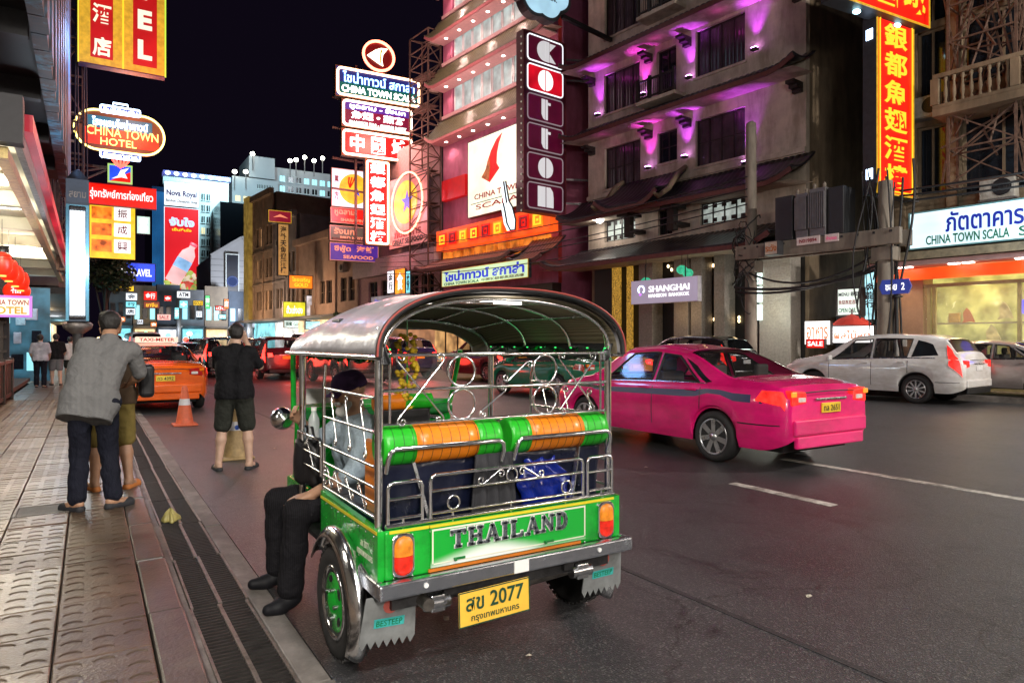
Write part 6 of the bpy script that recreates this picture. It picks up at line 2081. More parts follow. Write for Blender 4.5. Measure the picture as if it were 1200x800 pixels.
def rwin(t, a0, a1, c0, c1, ny=2, nz=1, x=0.0, depth=.20, glass=None, fm=None, fw=.05, trim=None, name='window', curtain=None):
    g = MB().box(x + depth - .02, a0 + .001, c0 + .001, x + depth + .02, a1 - .001, c1 - .001).build(name, glass or m_glassd, t)
    if curtain:
        n = max(4, int((a1 - a0) / .16))
        MB().grid(lambda u, v: (x + depth - .030 + .008 * sin(u * n * 6.3), a1 - .01 - (a1 - a0 - .02) * u, c0 + .01 + (c1 - c0 - .02) * v), n * 4, 1).build('curtain', curtain, g)
    b = MB(); fx0, fx1 = x + depth - .075, x + depth - .022
    b.box(fx0, a0 + .002, c0 + .002, fx1, a0 + fw, c1 - .002); b.box(fx0, a1 - fw, c0 + .002, fx1, a1 - .002, c1 - .002)
    b.box(fx0, a0 + fw, c0 + .002, fx1, a1 - fw, c0 + fw); b.box(fx0, a0 + fw, c1 - fw, fx1, a1 - fw, c1 - .002)
    for k in range(1, ny): y = a0 + (a1 - a0) * k / ny; b.box(fx0 + .004, y - fw * .45, c0 + fw, fx1 - .004, y + fw * .45, c1 - fw)
    for k in range(1, nz): z = c0 + (c1 - c0) * k / nz; b.box(fx0 + .008, a0 + fw, z - fw * .35, fx1 - .008, a1 - fw, z + fw * .35)
    b.build('frame', fm or m_wood, g)
    if trim:
        b = MB(); b.box(x - .05, a0 - .07, c0 - .10, x - .002, a1 + .07, c0 - .005); b.build('sill', trim, g)
    return g
def eave(t, y0, y1, xo, ze, zw, mat, fmat=None, pitch=.24, curl=.35, xw=0.0, ends=True, name='eave_roof', sag=.14):
    n = int((y1 - y0) / pitch)
    nu = n * 4
    def f(u, v):
        y = y0 + (y1 - y0) * u
        x = xw + (xo - xw) * v
        d = min(y - y0, y1 - y); c = curl * max(0, 1 - d / 1.1) ** 2 * v ** 1.5 if ends else 0
        z = zw + (ze - zw) * v - sag * sin(pi * v) + c
        z += .035 * (abs(sin(pi * u * n)) - .5)
        return (x, y, z)
    o = MB(); o.grid(lambda u, v: f(1 - u, v), nu, 7); o = o.build(name, mat, t, kind='stuff', solid=.05)
    b = MB()
    pts = []
    for k in range(25):
        u = k / 24; p = f(u, 1); pts.append((p[0] + .02, p[1], p[2] - .10))
    for p, q in zip(pts, pts[1:]): b.beam(p, q, .06, .16)
    b.build('eave_fascia', fmat or m_fasc, t)
    if zw > ze:
        MB().add([(xw - .001, y0 + .05, ze + .02), (xw - .001, y1 - .05, ze + .02), (xo + .06, y1 - .05, ze - .10), (xo + .06, y0 + .05, ze - .10)], [(0, 1, 2, 3)]).build('soffit', m_stone, t)
    return o
def bracket(t, y, x, z, s=1.0, mat=None):
    b = MB()
    for k in range(3): b.box(x - .18 * s - .22 * k * s, y - .16 * s, z + .12 * k * s, x - .002, y + .16 * s, z + .11 * s + .12 * k * s)
    b.build('bracket', mat or m_wood, t)

# ------------------------------------------------------------------ the hotel with purple wall lights
sh = RT('hotel', (0, 4.9, 0), 'beige hotel with curved dark tile eaves, black windows and purple uplights', 'building')
H = [(6.62, 8.75, 8.42, 10.28), (4.66, 5.68, 8.95, 10.25), (1.52, 3.75, 8.45, 10.3),
     (6.66, 8.78, 11.85, 13.65), (4.70, 5.70, 11.75, 13.68), (1.52, 3.75, 12.0, 13.85),
     (6.62, 8.75, 15.3, 17.4), (4.70, 5.70, 15.3, 17.4), (1.52, 3.75, 15.5, 17.4),
     (6.90, 8.75, 6.02, 6.98), (4.9, 5.65, 5.95, 6.98), (1.45, 3.55, 6.10, 6.95)]
wall_holes(-.85, 9.8, 5.3, 19, H).build('wall', m_stone, sh)
MB().box(.24, -.85, 0, 12, 9.8, 19).build('wall_core', m_stone2, sh)
MB().box(.0, -.86, 5.3, .239, -.851, 19).build('wall_return', m_stone, sh)
for i, (a0, a1, c0, c1) in enumerate(H):
    lit = i in (9, 11)
    wide = (a1 - a0) > 1.4
    rwin(sh, a0, a1, c0, c1, ny=4 if wide else 2, nz=(2 if i < 3 else 1) if not lit else 1, glass=E('frosted_lit_pane', (.75, .85, .78), .35, var=.5, scale=3) if lit else None, trim=m_stone if not lit else None, curtain=m_curt if i in (0, 2, 3, 5, 6, 8) else None)
    if lit:
        b = MB()
        for k in range(5):
            y = a0 + (a1 - a0) * (k + .5) / 5
            for z in (c0 + .15, c1 - .15): b.box(.10, y - .10, z - .08, .12, y + .10, z + .08)
        b.build('window_lattice', m_wood, sh, kind='stuff')
for z in (11.35, 14.7, 8.15): MB().box(-.10, -.86, z - .09, -.003, 9.81, z + .09).build('string_course', m_stone, sh)
eave(sh, -1.2, 10.3, -1.45, 13.95, 14.75, m_rtile)
eave(sh, -1.2, 10.3, -1.45, 10.72, 11.45, m_rtile)
eave(sh, -1.2, 10.3, -1.6, 6.95, 8.0, m_rtile)
eave(sh, 4.2, 7.6, -1.9, 7.02, 8.45, m_rtile, curl=.5)
for y in (4.2, 7.6):
    MB().tube([(-.05, y, 8.55), (-.5, y, 8.25), (-1.1, y, 7.55), (-1.75, y, 7.15), (-2.0, y, 7.25)], [.10, .11, .11, .10, .06], 8).build('roof_ridge', m_stone2, sh)
eave(sh, -1.0, 10.3, -2.6, 4.78, 5.75, m_rtile)
for y in (4.1, 6.1): bracket(sh, y, 0, 10.1 + .0); bracket(sh, y, 0, 13.35)
for y in (-.6, 9.5): bracket(sh, y, 0, 10.15); bracket(sh, y, 0, 13.35)
for y in (4.2, 6.5):
    b = MB(); b.box(-1.0, y - .15, 5.9, -.72, y + .15, 7.2); b.box(-1.3, y - .3, 6.75, -.4, y + .3, 6.9); b.box(-1.45, y - .45, 6.92, -.3, y + .45, 7.02); b.box(-.9, y - .2, 6.1, -.01, y + .2, 6.25)
    b.build('timber_bracket', m_wood, sh)
# little balconies in front of the middle windows
for z in (11.52, 15.1):
    MB().box(-.75, 4.2, z - .14, -.002, 6.2, z).build('balcony_slab', m_stone, sh)
    b = MB(); b.box(-.74, 4.22, z + .78, -.66, 6.18, z + .85); b.box(-.74, 4.22, z + .08, -.67, 6.18, z + .14)
    for k in range(4):
        y = 4.25 + k * .63; b.box(-.76, y - .05, z + .001, -.64, y + .05, z + .95)
    b.build('balcony_rail', m_wood, sh)
    b = MB()
    for k in range(19): y = 4.32 + k * .10; b.box(-.72, y - .012, z + .14, -.69, y + .012, z + .78)
    b.build('balusters', m_wood, sh, kind='stuff')
# ground floor: columns and dark entrance
b = MB(); b.box(.2, -.7, 0.14, .239, 9.6, 5.29); b.build('entrance_wall', M('entrance_dark', (.012, .010, .009), .5), sh)
for i, (px0, px1) in enumerate(((752, 768), (793, 810), (813, 826), (840, 853), (893, 930))):
    y1, _ = fac(px0, 380, -.3); y0, _ = fac(px1, 380, -.3)
    MB().box(-.5, y0, .14, .19, y1, 4.9).build('column', m_colm if i != 4 else M('pale_studded_column', (.42, .38, .33), .5, var=.2, scale=12, bump=.9, bscale=26, dist=.03), sh, bevel=.03)
    lamp('POINT', RM @ Vector((-1.2, (y0 + y1) / 2, 2.6)), 7, (1, .72, .40), .2, name='column_light') if i in (1, 2, 4) else None
for px0, px1 in ((711, 721), (728, 735)):
    y1, _ = fac(px0, 350, -.4); y0, _ = fac(px1, 350, -.4)
    MB().box(-.06, y0, .14, .0, y1, 4.8).build('gilt_screen', E('gilt_lit_screen', (.7, .38, .05), .4, var=.95, scale=14), sh)
b = MB()
for px, py in ((783, 312), (787, 316), (793, 324), (827, 312), (833, 313), (836, 311), (831, 327), (825, 372), (837, 374), (866, 372), (866, 376), (825, 376)):
    y, z = fac(px, py, .15); b.ell((.15, y, z), (.04, .05, .07), 8, 6)
b.build('entrance_lamps', E('entrance_bulb', (1, .72, .36), 6), sh, kind='stuff')
for px0, px1, c0, c1 in ((886, 893, 313, 378),):
    for k in range(3):
        y1, za = fac(px0, 315 + 21 * k, -.52); y0, zb = fac(px1, 333 + 21 * k, -.52)
        MB().box(-.55, y0, zb, -.51, y1, za).build('light_panel', E('cool_panel', (.75, 1, .92), 2.0), sh)
lamp('POINT', RM @ Vector((-1.5, -.3, 2.6)), 30, (.8, 1, .9), .3, name='panel_light')
# uplights
UP = 'purple uplights on the hotel wall'
for i, (px, py, zz) in enumerate(((701, 134, 3), (754, 110, 3), (808, 90, 3), (885, 57, 3), (760, 196, 2), (803, 183, 2), (874, 190, 2))):
    y, z = fac(px, py, -.15)
    ul = RT('uplight', (-.18, y, z), 'small purple flood lamp on the hotel wall, ' + ('left of the upper left window', 'by the upper balcony door', 'left of the upper right window', 'right of the upper right window', 'left of the small middle window', 'right of the small middle window', 'by the round pole')[i], 'lamp', UP)
    MB().box(-.30, y - .12, z - .08, -.10, y + .12, z).build('lamp_case', m_wood, ul)
    MB().box(-.28, y - .10, z + .002, -.12, y + .10, z + .03).build('lamp_glass', e_purp, ul)
    c = (.55, .06, 1.0) if i not in (1, 4) else (.85, .05, .85)
    lamp('SPOT', RM @ Vector((-.30, y, z + .10)), 340, c, .06, aim=RM @ Vector((-.12, y, z + 2.2)), angle=56, blend=.9, name='uplight_beam')
# soffit glow from the balcony side
for y in (2.2, 5.2, 8.2):
    lamp('POINT', RM @ Vector((-.7, y, 10.35)), 1.6, (.9, .05, .6), .1, name='soffit_light'); lamp('POINT', RM @ Vector((-.7, y, 13.6)), 2.4, (.9, .05, .6), .1, name='soffit_light')
y, z = fac(703, 258, -.6)
fl = RT('flood_lamp', (-.6, y, z), 'harsh white flood lamp under the lower eave at the far corner of the hotel', 'lamp')
MB().ell((-.6, y, z), (.16, .16, .16), 14, 10).build('bulb', E('flood_white', (1, .97, .90), 25), fl)
MB().beam((-.6, y, z + .15), (-.05, y, z + .5), .04).build('bracket', m_wood, fl)
lamp('POINT', RM @ Vector((-.85, y - .1, z)), 160, (1, .95, .85), .15, name='flood_light')
# signboard of the hotel
y1, za = fac(742, 330, -3.0); y0, _ = fac(820, 330, -3.0); _, zb = fac(742, 357, -3.0)
hs = sign('hotel_sign', 'lavender lit signboard with a bird emblem reading SHANGHAI MANSION BANGKOK over the pavement', (-3.0, (y0 + y1) / 2, (za + zb) / 2), y1 - y0, za - zb, E('lavender_face', (.36, .30, .40), .75, var=.1, scale=1), d=.22, rotz=-pi / 2, fw=.01, frame=RM, case=M('lavender_case', (.5, .45, .5), .5))
w, h = y1 - y0, za - zb
TXT(hs, 'SHANGHAI', w * .09, h * .10, w * .60, h * .26, yf(.22), e_ltw, bold=.015, d=.03)
TXT(hs, 'MANSION  BANGKOK', w * .09, -h * .18, w * .60, h * .14, yf(.22), e_ltw, bold=.01, d=.03)
neon(hs, [(-w * .33 + h * .16 * cos(a), -.14, h * .10 + h * .16 * sin(a)) for a in (k * pi / 10 - .8 for k in range(16))], e_nwb, .018, closed=False)
MB().ell((-w * .345, -.14, -h * .10), (.06, .03, .05), 8, 6).build('emblem_bird', E('emblem_violet', (.5, .15, .8), 1.5), hs)
b = MB(); b.beam((-w * .3, 0, h / 2), (-w * .3, 0, h / 2 + .6), .03); b.beam((w * .3, 0, h / 2), (w * .3, 0, h / 2 + .6), .03); b.build('hanger', m_wood, hs)
for px, py, lab in ((757, 330, 'green glass pendant lamp hanging behind the left end of the hotel signboard'), (806, 320, 'green glass pendant lamp hanging above the right end of the hotel signboard'), (799, 316, 'smaller green pendant lamp just left of the right hand one')):
    y, z = fac(px, py, -2.0)
    pe = RT('pendant_lamp', (-2.0, y, z), lab, 'lamp')
    MB().ell((-2.0, y, z), (.20, .20, .17), 14, 8).build('lamp_shade', E('green_glass', (.05, .55, .30), .8, var=.4, scale=8), pe)
    MB().cyl((-2.0, y, z + .15), (-2.0, y, 4.75), .012, n=5).build('cord', m_cab, pe)

# ------------------------------------------------------------------ CHINA TOWN SCALA house with the Cotton sign
sc = RT('restaurant_building', (0, 17.2, 0), 'pink and red restaurant tower with stacked green tiled eaves and lit window bands', 'building')
SY0, SY1 = 11.9, 22.4
HB = []
for c0, c1 in ((15.25, 16.95), (18.5, 19.9), (21.4, 22.7)): HB.append((SY0 + .9, SY1 - 1.0, c0, c1))
wall_holes(SY0, SY1, 4.4, 24, HB).build('wall', m_pinkw, sc)
MB().box(.23, SY0, 0, 12, SY1, 24).build('wall_core', m_pinkw, sc)
MB().box(0, SY0 - .011, 4.4, .229, SY0 - .001, 24).build('wall_return', m_redw, sc)
e_band = E('lit_curtain_pane', (.40, .48, .46), .75, var=.55, scale=1.4)
for a0, a1, c0, c1 in HB:
    n = 9
    for k in range(n):
        b0 = a0 + (a1 - a0) * k / n; b1 = a0 + (a1 - a0) * (k + 1) / n
        rwin(sc, b0 + .03, b1 - .03, c0 + .02, c1 - .02, 1, 1, glass=e_band, fm=m_white, fw=.06)
    MB().box(-.12, SY0, c0 - .22, -.003, SY1, c0 - .02).build('sill_band', m_pinkl, sc)
for zw, ze in ((24.1, 22.6), (21.2, 19.75), (18.3, 16.87), (15.02, 13.57)):
    eave(sc, SY0 - .4, SY1 + .6, -1.0, ze, zw, m_rtileg, M('pink_fascia', (.50, .16, .16), .6), curl=.45)
    MB().box(-.92, SY0 + .1, ze - .18, -.01, SY1 - .1, ze - .125).build('soffit_board', m_pinkl, sc)
    for k in range(7):
        y = SY0 + 1 + k * 1.4
        MB().cyl((-.5, y, ze - .20), (-.5, y, ze - .181), .09, n=12).build('downlight', E('downlight_glow', (1, .90, .78), 12), sc)
        if k % 2 == 0:
            lamp('SPOT', RM @ Vector((-.5, y, ze - .26)), 80, (1, .66, .58), .08, aim=RM @ Vector((-.2, y, ze - 3)), angle=130, blend=.7, name='downlight_beam')
MB().box(-.30, 19.6, 10.0, -.01, SY1 - .3, 11.2).build('red_band', e_deepred, sc)
MB().box(-.55, SY0, 6.95, -.01, SY1 - .1, 8.15).build('orange_band', E('orange_band', (1, .10, .01), .75, var=.6, scale=1.0), sc)
for k in range(9):
    y = SY0 + .5 + k * 1.1
    q = MB(); q.box(-.60, y, 7.2, -.56, y + .8, 7.95); q = q.build('fret_panel', e_red if k % 3 else e_orange, sc)
    b = MB(); b.box(-.63, y + .1, 7.3, -.605, y + .7, 7.38); b.box(-.63, y + .1, 7.75, -.605, y + .7, 7.85); b.box(-.63, y + .1, 7.39, -.605, y + .2, 7.74); b.box(-.63, y + .55, 7.39, -.605, y + .7, 7.74); b.box(-.63, y + .3, 7.5, -.605, y + .45, 7.62)
    b.build('fret', e_lty if k % 3 != 1 else m_ltred, q)
for k in range(9):
    y = SY0 + .5 + k * 1.1
    MB().box(-.30, y, 6.15, -.02, y + .75, 6.85).build('arched_window', E('amber_window', (1, .28, .03), .55, var=.8, scale=2), sc)
eave(sc, 13.4, SY1 + .3, -1.9, 5.75, 6.35, m_rtiler, m_fasc, curl=.3, xw=-.6)
eave(sc, SY0 - .9, 13.6, -1.9, 5.35, 6.6, m_rtile, m_fasc, curl=.3, xw=-.3)
MB().box(-.40, SY0, 0, .2, SY1, 4.39).build('shop_front', M('shop_front_dark', (.06, .03, .025), .5), sc)
for k in range(8):
    y = SY0 + .6 + k * 1.3
    MB().box(-.45, y, .3, -.401, y + 1.05, 3.6).build('shop_window', E('restaurant_window', (1, .55, .20), .45, var=.9, scale=1.3), sc)
# billboard on the facade
y1, za = fac(551, 168, -.5); y0 = 12.6; zb = 8.45
t = sign('billboard', 'cream backlit billboard with red fin reading CHINA TOWN SCALA', (-.5, (y0 + y1) / 2, (za + zb) / 2), y1 - y0, za - zb, E('billboard_cream', (.95, .92, .70), .95, var=.18, scale=.9), d=.3, rotz=-pi / 2, fw=.03, frame=RM)
w, h = y1 - y0, za - zb
# the part in view lies left of the Cotton sign
b = MB(); P = [(-w * .28, -h * .02), (-w * .22, h * .06), (-w * .19, h * .16), (-w * .14, h * .28), (-w * .06, h * .40), (w * .02, h * .455), (-w * .03, h * .34), (-w * .055, h * .22), (-w * .06, h * .10), (-w * .02, h * .03), (-w * .16, -h * .11)]
b.prism(P, -.19, -.166, 'xz'); b.build('red_fin', E('fin_red', (.75, .012, .012), .8, var=.4, scale=1.2), t)
b = MB(); P = [(-w * .28, -h * .02), (-w * .22, h * .06), (-w * .16, h * .20), (-w * .15, h * .08), (-w * .17, -h * .085)]
b.prism(P, -.20, -.191, 'xz'); b.build('fin_shade', E('fin_bronze', (.40, .12, .04), .8, var=.8, scale=3), t)
TXT(t, 'CHINA TOWN', -.06 * w, -h * .25, w * .66, h * .07, -.17, m_ltred, bold=.01, d=.02)
TXT(t, 'SCALA', -.06 * w, -h * .385, w * .62, h * .065, -.17, m_ltred, bold=.01, d=.02)
MB().box(-w * .45, -.172, -h * .335, w * .4, -.166, -h * .325).build('green_rule', m_ltgreen, t)
# thai board on the lower eave
y1, za = fac(520, 318, -1.95); y0, _ = fac(621, 303, -1.95); _, zb = fac(520, 336.5, -1.95)
t = sign('restaurant_sign', 'pale green lit board with blue thai lettering over small green CHINA TOWN SCALA', (-1.95, (y0 + y1) / 2, (za + zb) / 2), y1 - y0, za - zb, E('pale_green_face', (.62, .80, .48), .90, var=.1, scale=1), d=.2, rotz=-pi / 2, fw=.02, frame=RM, framem=e_gold)
w, h = y1 - y0, za - zb
TXT(t, 'ไชน่าทาวน์ สกาล่า', 0, h * .10, w * .93, h * .62, yf(.2), E('letter_blue_glow', (.02, .04, .70), .7), bold=.035, d=.02)
TXT(t, 'CHINA TOWN SCALA', -w * .25, -h * .36, w * .44, h * .17, yf(.2), m_ltgreen, bold=.02, d=.01)
TXT(t, '中國城銀都魚翅酒樓', w * .23, -h * .34, w * .46, h * .17, yf(.2), M('letter_brown', (.20, .13, .03), .5), bold=.01, d=.01)
lamp('POINT', RM @ Vector((-3.2, (y0 + y1) / 2, (za + zb) / 2)), 40, (.75, 1, .65), .5, name='sign_spill')

# hanging vertical sign "Cotton"
y = 11.35
xl, zt = perpR(609, 36, y); xr, _ = perpR(659, 36, y); _, zb = perpR(609, 247, y)
w, h = xr - xl, zt - zb
m_maroon = M('maroon_board', (.10, .010, .025), .4, var=.2)
t = sign('bar_sign', 'tall maroon hanging sign of stacked tiles spelling Cotton in white letters', ((xl + xr) / 2, y, (zt + zb) / 2), w, h, m_maroon, d=.5, fw=.04, frame=RM, case=M('maroon_case', (.12, .03, .03), .5), framem=M('maroon_rim', (.20, .04, .04), .5))
e_let = E('cotton_letter', (.86, .84, .86), .62)
e_let2 = E('cotton_letter_bright', (.90, 1, 1), 1.1)
m_til = E('cotton_tile', (.060, .002, .014), .9, var=.2)
e_til2 = E('cotton_tile_lit', (.55, .004, .015), .9, var=.4, scale=1.2)
m_tfr = E('tile_rim', (.75, .60, .66), .22)
for k, ch in enumerate('Cotton'):
    zc = h / 2 - h * (.075 + .1645 * k) - h * .012
    th = h * .142; tw = w * .82
    P = [(x, z + zc) for x, _, z in roundrect(tw, th, .16, 0, 4)]
    tl = MB().prism(P, -.285, -.264, 'xz').build('letter_tile', m_til if k != 1 else e_til2, t)
    neon(t, [(x, -.288, z) for x, z in P], m_tfr if k > 1 else E('tile_rim_lit', (.9, .95, 1), 1.2), .032, name='tile_rim')
    b = MB(); Y0, Y1 = -.315, -.287
    L_ = e_let2 if k == 1 else e_let
    rr = th * .40
    if ch == 'C':
        b.prism([(rr * .0 + rr * cos(a) - .05, zc + rr * sin(a)) for a in np.linspace(pi / 2, 3 * pi / 2, 14)] , Y0, Y1, 'xz')
        b.prism([(-.03, zc + rr), (-.03, zc - rr), (.22, zc - rr), (.22, zc + rr)], Y0, Y1, 'xz')
        b.prism([(.26, zc + rr * .9), (.26, zc + rr * .1), (.62, zc + rr * .9)], Y0, Y1, 'xz'); b.prism([(.26, zc - rr * .2), (.26, zc - rr * .95), (.62, zc - rr * .95)], Y0, Y1, 'xz')
    elif ch == 'o':
        b.prism([(rr * .88 * cos(a) - .04, zc + rr * sin(a)) for a in np.linspace(pi / 2, 3 * pi / 2, 16)], Y0, Y1, 'xz')
        b.prism([(rr * .88 * cos(a) + .04, zc + rr * sin(a)) for a in np.linspace(-pi / 2, pi / 2, 16)], Y0, Y1, 'xz')
    elif ch == 't':
        b.prism([(-.25, zc + rr), (-.05, zc + rr), (-.05, zc - rr), (-.15, zc - rr * .9), (-.25, zc - rr * .5)], Y0, Y1, 'xz')
        b.prism([(0, zc + rr), (.12, zc + rr), (.12, zc + rr * .75), (.30, zc + rr * .75), (.30, zc + rr * .5), (.12, zc + rr * .5), (.12, zc - rr), (0, zc - rr)], Y0, Y1, 'xz')
    else:
        b.prism([(-.48, zc + rr), (-.02, zc + rr), (-.02, zc - rr), (-.48, zc - rr)], Y0, Y1, 'xz')
        b.prism([(.05, zc + rr), (.28, zc + rr), (.44, zc + rr * .6), (.48, zc), (.48, zc - rr), (.05, zc - rr)], Y0, Y1, 'xz')
    b.build('letter', L_, t)
b = MB()
for z in (h * .42, h * .30, -h * .28, -h * .42): b.beam((w / 2, 0, z), (w / 2 + 1.6, -.9, z), .09)
b.build('bracket', m_steel, t)
b = MB()
for k in range(26):
    z = -h / 2 + h * k / 25
    b.ell((-w / 2 - .03, -.15, z), (.04, .04, .05), 6, 4)
b.build('edge_bulbs', E('dim_bulb', (.5, .45, .35), .5), t, kind='stuff')
# neon bottle lamp below it
q0, za = perpR(585, 213, 12.2); q1, zb = perpR(603, 271, 12.2)
t = RT('neon_bottle', (q0, 12.2, zb), 'white glowing guitar shaped neon lamp beside the lower end of the maroon hanging sign', 'sign')
zc = (za + zb) / 2; xc = (q0 + q1) / 2
P = [(xc - .30, za), (xc - .18, za + .05), (xc + .02, zc + .25), (xc + .22, zc), (xc + .42, zb + .5), (xc + .38, zb + .05), (xc + .10, zb), (xc - .10, zb + .3), (xc - .22, zc - .25), (xc - .32, zc + .1), (xc - .12, zc + .15)]
MB().prism(P, 12.1, 12.3, 'xz').build('lamp_body', E('neon_bottle_face', (.85, .95, 1), 1.6), t, recalc=True)
MB().tube([(a, 12.07, b_) for a, b_ in P], .04, 5, True).build('dark_rim', m_black, t)
# cloud shaped hotel sign high up
y = 8.0
xa, za = perpR(632, -18, y)
t = sign('hotel_sign', 'pale blue scalloped sign with dark rim reading BANGKOK at the very top', (xa, y, za), .2, .2, e_teal, d=.3, fw=.005, frame=RM)
for o in list(t.children): bpy.data.objects.remove(o)
P = []
for k in range(8):
    a0 = 2 * pi * k / 8
    for q in range(8):
        a = a0 + 2 * pi * q / 64
        rr = 1.45 + .16 * abs(sin(4 * a))
        P.append((rr * 1.02 * cos(a), rr * .95 * sin(a)))
MB().prism(P, -.20, .22, 'xz').build('casing', m_case, t)
MB().prism([(a * .90, b_ * .90) for a, b_ in P], -.235, -.201, 'xz').build('face', E('pale_blue_face', (.40, .66, .82), .85, var=.2, scale=1.2), t)
TXT(t, 'SHANGHAI', 0, .15, 1.9, .26, -.24, m_ltdark, bold=.01, d=.01)
TXT(t, 'MANSION', .0, -.22, 1.6, .20, -.24, m_ltdark, bold=.01, d=.01)
TXT(t, 'BANGKOK', .1, -.55, 1.3, .17, -.24, m_ltdark, bold=.01, d=.01)
MB().beam((1.3, .05, -.9), (5.2, .4, -.9), .16, .16).build('bracket', m_black, t)

for y, z in ((15, 10.5), (18.5, 14.5), (18.5, 19.5)): lamp('POINT', RM @ Vector((-4.0, y, z)), 460, (1, .66, .66), .6, name='facade_fill')  # added fill lights in front of the pink tower, without fixtures
lamp('POINT', RM @ Vector((-3.5, 27.5, 10.5)), 700, (1, .36, .45), .5, name='billboard_spill')
# air conditioners on the walls
def aircon(y, z, lab, x=0.0):
    t = RT('air_conditioner', (x - .02, y, z), lab, 'air conditioner', 'air conditioners on the facades')
    MB().box(x - .40, y - .42, z, x - .02, y + .42, z + .60).build('case', M('aircon_case', (.40, .38, .34), .6, stain=.4, sscale=(4, 4, 2)), t, bevel=.02)
    b = MB()
    for r in (.06, .12, .18, .23): b.tube([(x - .412, y - .12 + r * cos(k * pi / 9), z + .30 + r * sin(k * pi / 9)) for k in range(18)], .008, 4, True)
    b.build('fan_grille', m_wood, t, kind='stuff'); MB().lathe([(.23, 0), (.23, .01)], 20, Matrix.Translation((x - .401, y - .12, z + .30)) @ Matrix.Rotation(-pi / 2, 4, 'Y')).build('fan_opening', m_black, t)
    MB().box(x - .38, y - .45, z - .05, x - .03, y + .45, z - .002).build('shelf', m_steel, t)
aircon(-4.8, 8.2, 'grey air conditioner beside the balcony behind the red vertical sign'); aircon(-6.6, 6.0 - .55, 'grey air conditioner low on the old facade above the cyan sign', -.05)
aircon(36.5, 6.9, 'air conditioner on the peach shophouse under the purple board'); aircon(48.2, 7.2, 'air conditioner on the grey shophouse by its first window'); aircon(50.6, 10.4, 'upper air conditioner on the grey shophouse')
# ------------------------------------------------------------------ alley, poles, transformers, cables
al = RT('alley_back', (14, -2, 0), 'dark narrow alley between the hotel and the shark fin restaurant', 'alley')
MB().box(13, -4.2, 0, 13.2, -.9, 12).build('back_wall', M('alley_wall', (.02, .022, .028), .8, var=.5), al)
for k in range(4):
    MB().box(2.0 + k * 2.6, -1.2, 1.0 + k * .2, 3.0 + k * 2.6, -.90, 2.4 + k * .3).build('alley_shutter', M('shutter_grey', (.10, .12, .14), .6), al)
lamp('POINT', RM @ Vector((5, -2.4, 3.0)), 45, (.7, .9, 1), .3, name='alley_light')
def rsign(name, lab, px0, px1, py0, py1, off, face, txt=None, tm=None, bold=.02, d=.12, fw=.02, framem=None, th=.5, tw=.8, cat='sign'):
    y1, za = fac(px0, py0, off); y0, _ = fac(px1, py0, off); _, zb = fac(px0, py1, off)
    w, h = y1 - y0, za - zb
    t = sign(name, lab, (off, (y0 + y1) / 2, (za + zb) / 2), w, h, face, d=d, rotz=-pi / 2, fw=fw, frame=RM, framem=framem, cat=cat)
    if txt: TXT(t, txt, 0, 0, w * tw, h * th, yf(d), tm, bold=bold, d=.015)
    return t, w, h
t, w, h = rsign('menu_sign', 'white hanging light box with three rows of menu script in the alley mouth', 983, 1012, 338, 371, -1.0, E('menu_face', (.85, .95, .85), .9, var=.15), framem=m_wood, fw=.05, d=.3)
for k, s in enumerate(('MENU 銀都', '魚翅燕窩酒家', 'OPEN DAILY')): TXT(t, s, 0, h * (.27 - .28 * k), w * .8, h * .16, yf(.3), (m_ltdark, m_ltred, m_ltgreen)[k], bold=.01, d=.01)
rsign('shop_sign', 'overexposed white stall board low in the alley mouth', 944, 975, 376, 404, -2.2, E('stall_white', (1, .95, .88), 2.2), 'อาหาร', e_salm)
rsign('shop_sign', 'second white stall board behind the bonnet of the suv', 974, 1026, 382, 402, -1.4, E('stall_white2', (1, .97, .95), 2.2), 'ผลไม้สด', e_salm)
rsign('shop_sign', 'small red board under the overexposed white one', 946, 968, 397, 408, -2.4, e_red, 'SALE', e_ltw)
rsign('shop_sign', 'tall pale cyan light box with rows of white script behind the second pole', 1014, 1027, 318, 375, .4, E('cyan_face', (.45, .85, .95), 1.1, var=.5, scale=4), '金\n龍\n行', m_ltdark)
aw = RT('stall_awning', (-1.6, -2.6, 2.2), 'red umbrella awning above the white stall boards in the alley', 'awning')
b = MB(); b.lathe([(.62, 2.05), (.36, 2.26), (.02, 2.40)], 12, Matrix.Translation((-1.2, -3.0, -.05)), smooth=False); b.build('canopy', M('awning_red', (.5, .04, .03), .7), aw)
MB().cyl((-1.2, -3.0, .14), (-1.2, -3.0, 2.5), .03).build('pole', m_steel, aw)
lamp('POINT', RM @ Vector((-2.2, -1.9, 2.0)), 70, (1, .92, .85), .3, name='stall_light')
PG = 'concrete poles carrying the transformer deck'
for nm, y, r, lab in (('a', -.32, .20, 'tall round concrete utility pole in front of the hotel corner'), ('b', -4.55, .22, 'concrete utility pole wrapped in black cables beside the restaurant sign')):
    p = RT('utility_pole', (-2.5, y, .14), lab, 'utility pole', PG)
    MB().tube([(-2.5, y, .14), (-2.5, y, 5), (-2.5, y, 8.55 if nm == 'a' else 6.0)], [r, r * .92, r * .84], 14).build('pole_shaft', m_conpole, p)
    if nm == 'a': MB().lathe([(r * .84, 0), (r * .75, .12), (.05, .2), (0, .2)], 14, Matrix.Translation((-2.5, y, 8.56))).build('pole_cap', m_conpole, p)
    b = MB(); b.box(-2.75, y - .30, 3.75, -2.25, y + .30, 4.15); b.build('bracket_collar', m_conpole, p, bevel=.03)
dk = RT('transformer_deck', (-2.5, -2.4, 4.3), 'concrete beam deck spanning the two utility poles with small red numbered plates', 'deck')
for x in (-2.92, -2.26): MB().box(x, -5.1, 4.17, x + .18, 0, 4.62).build('deck_beam', m_conpole, dk, bevel=.02)
b = MB()
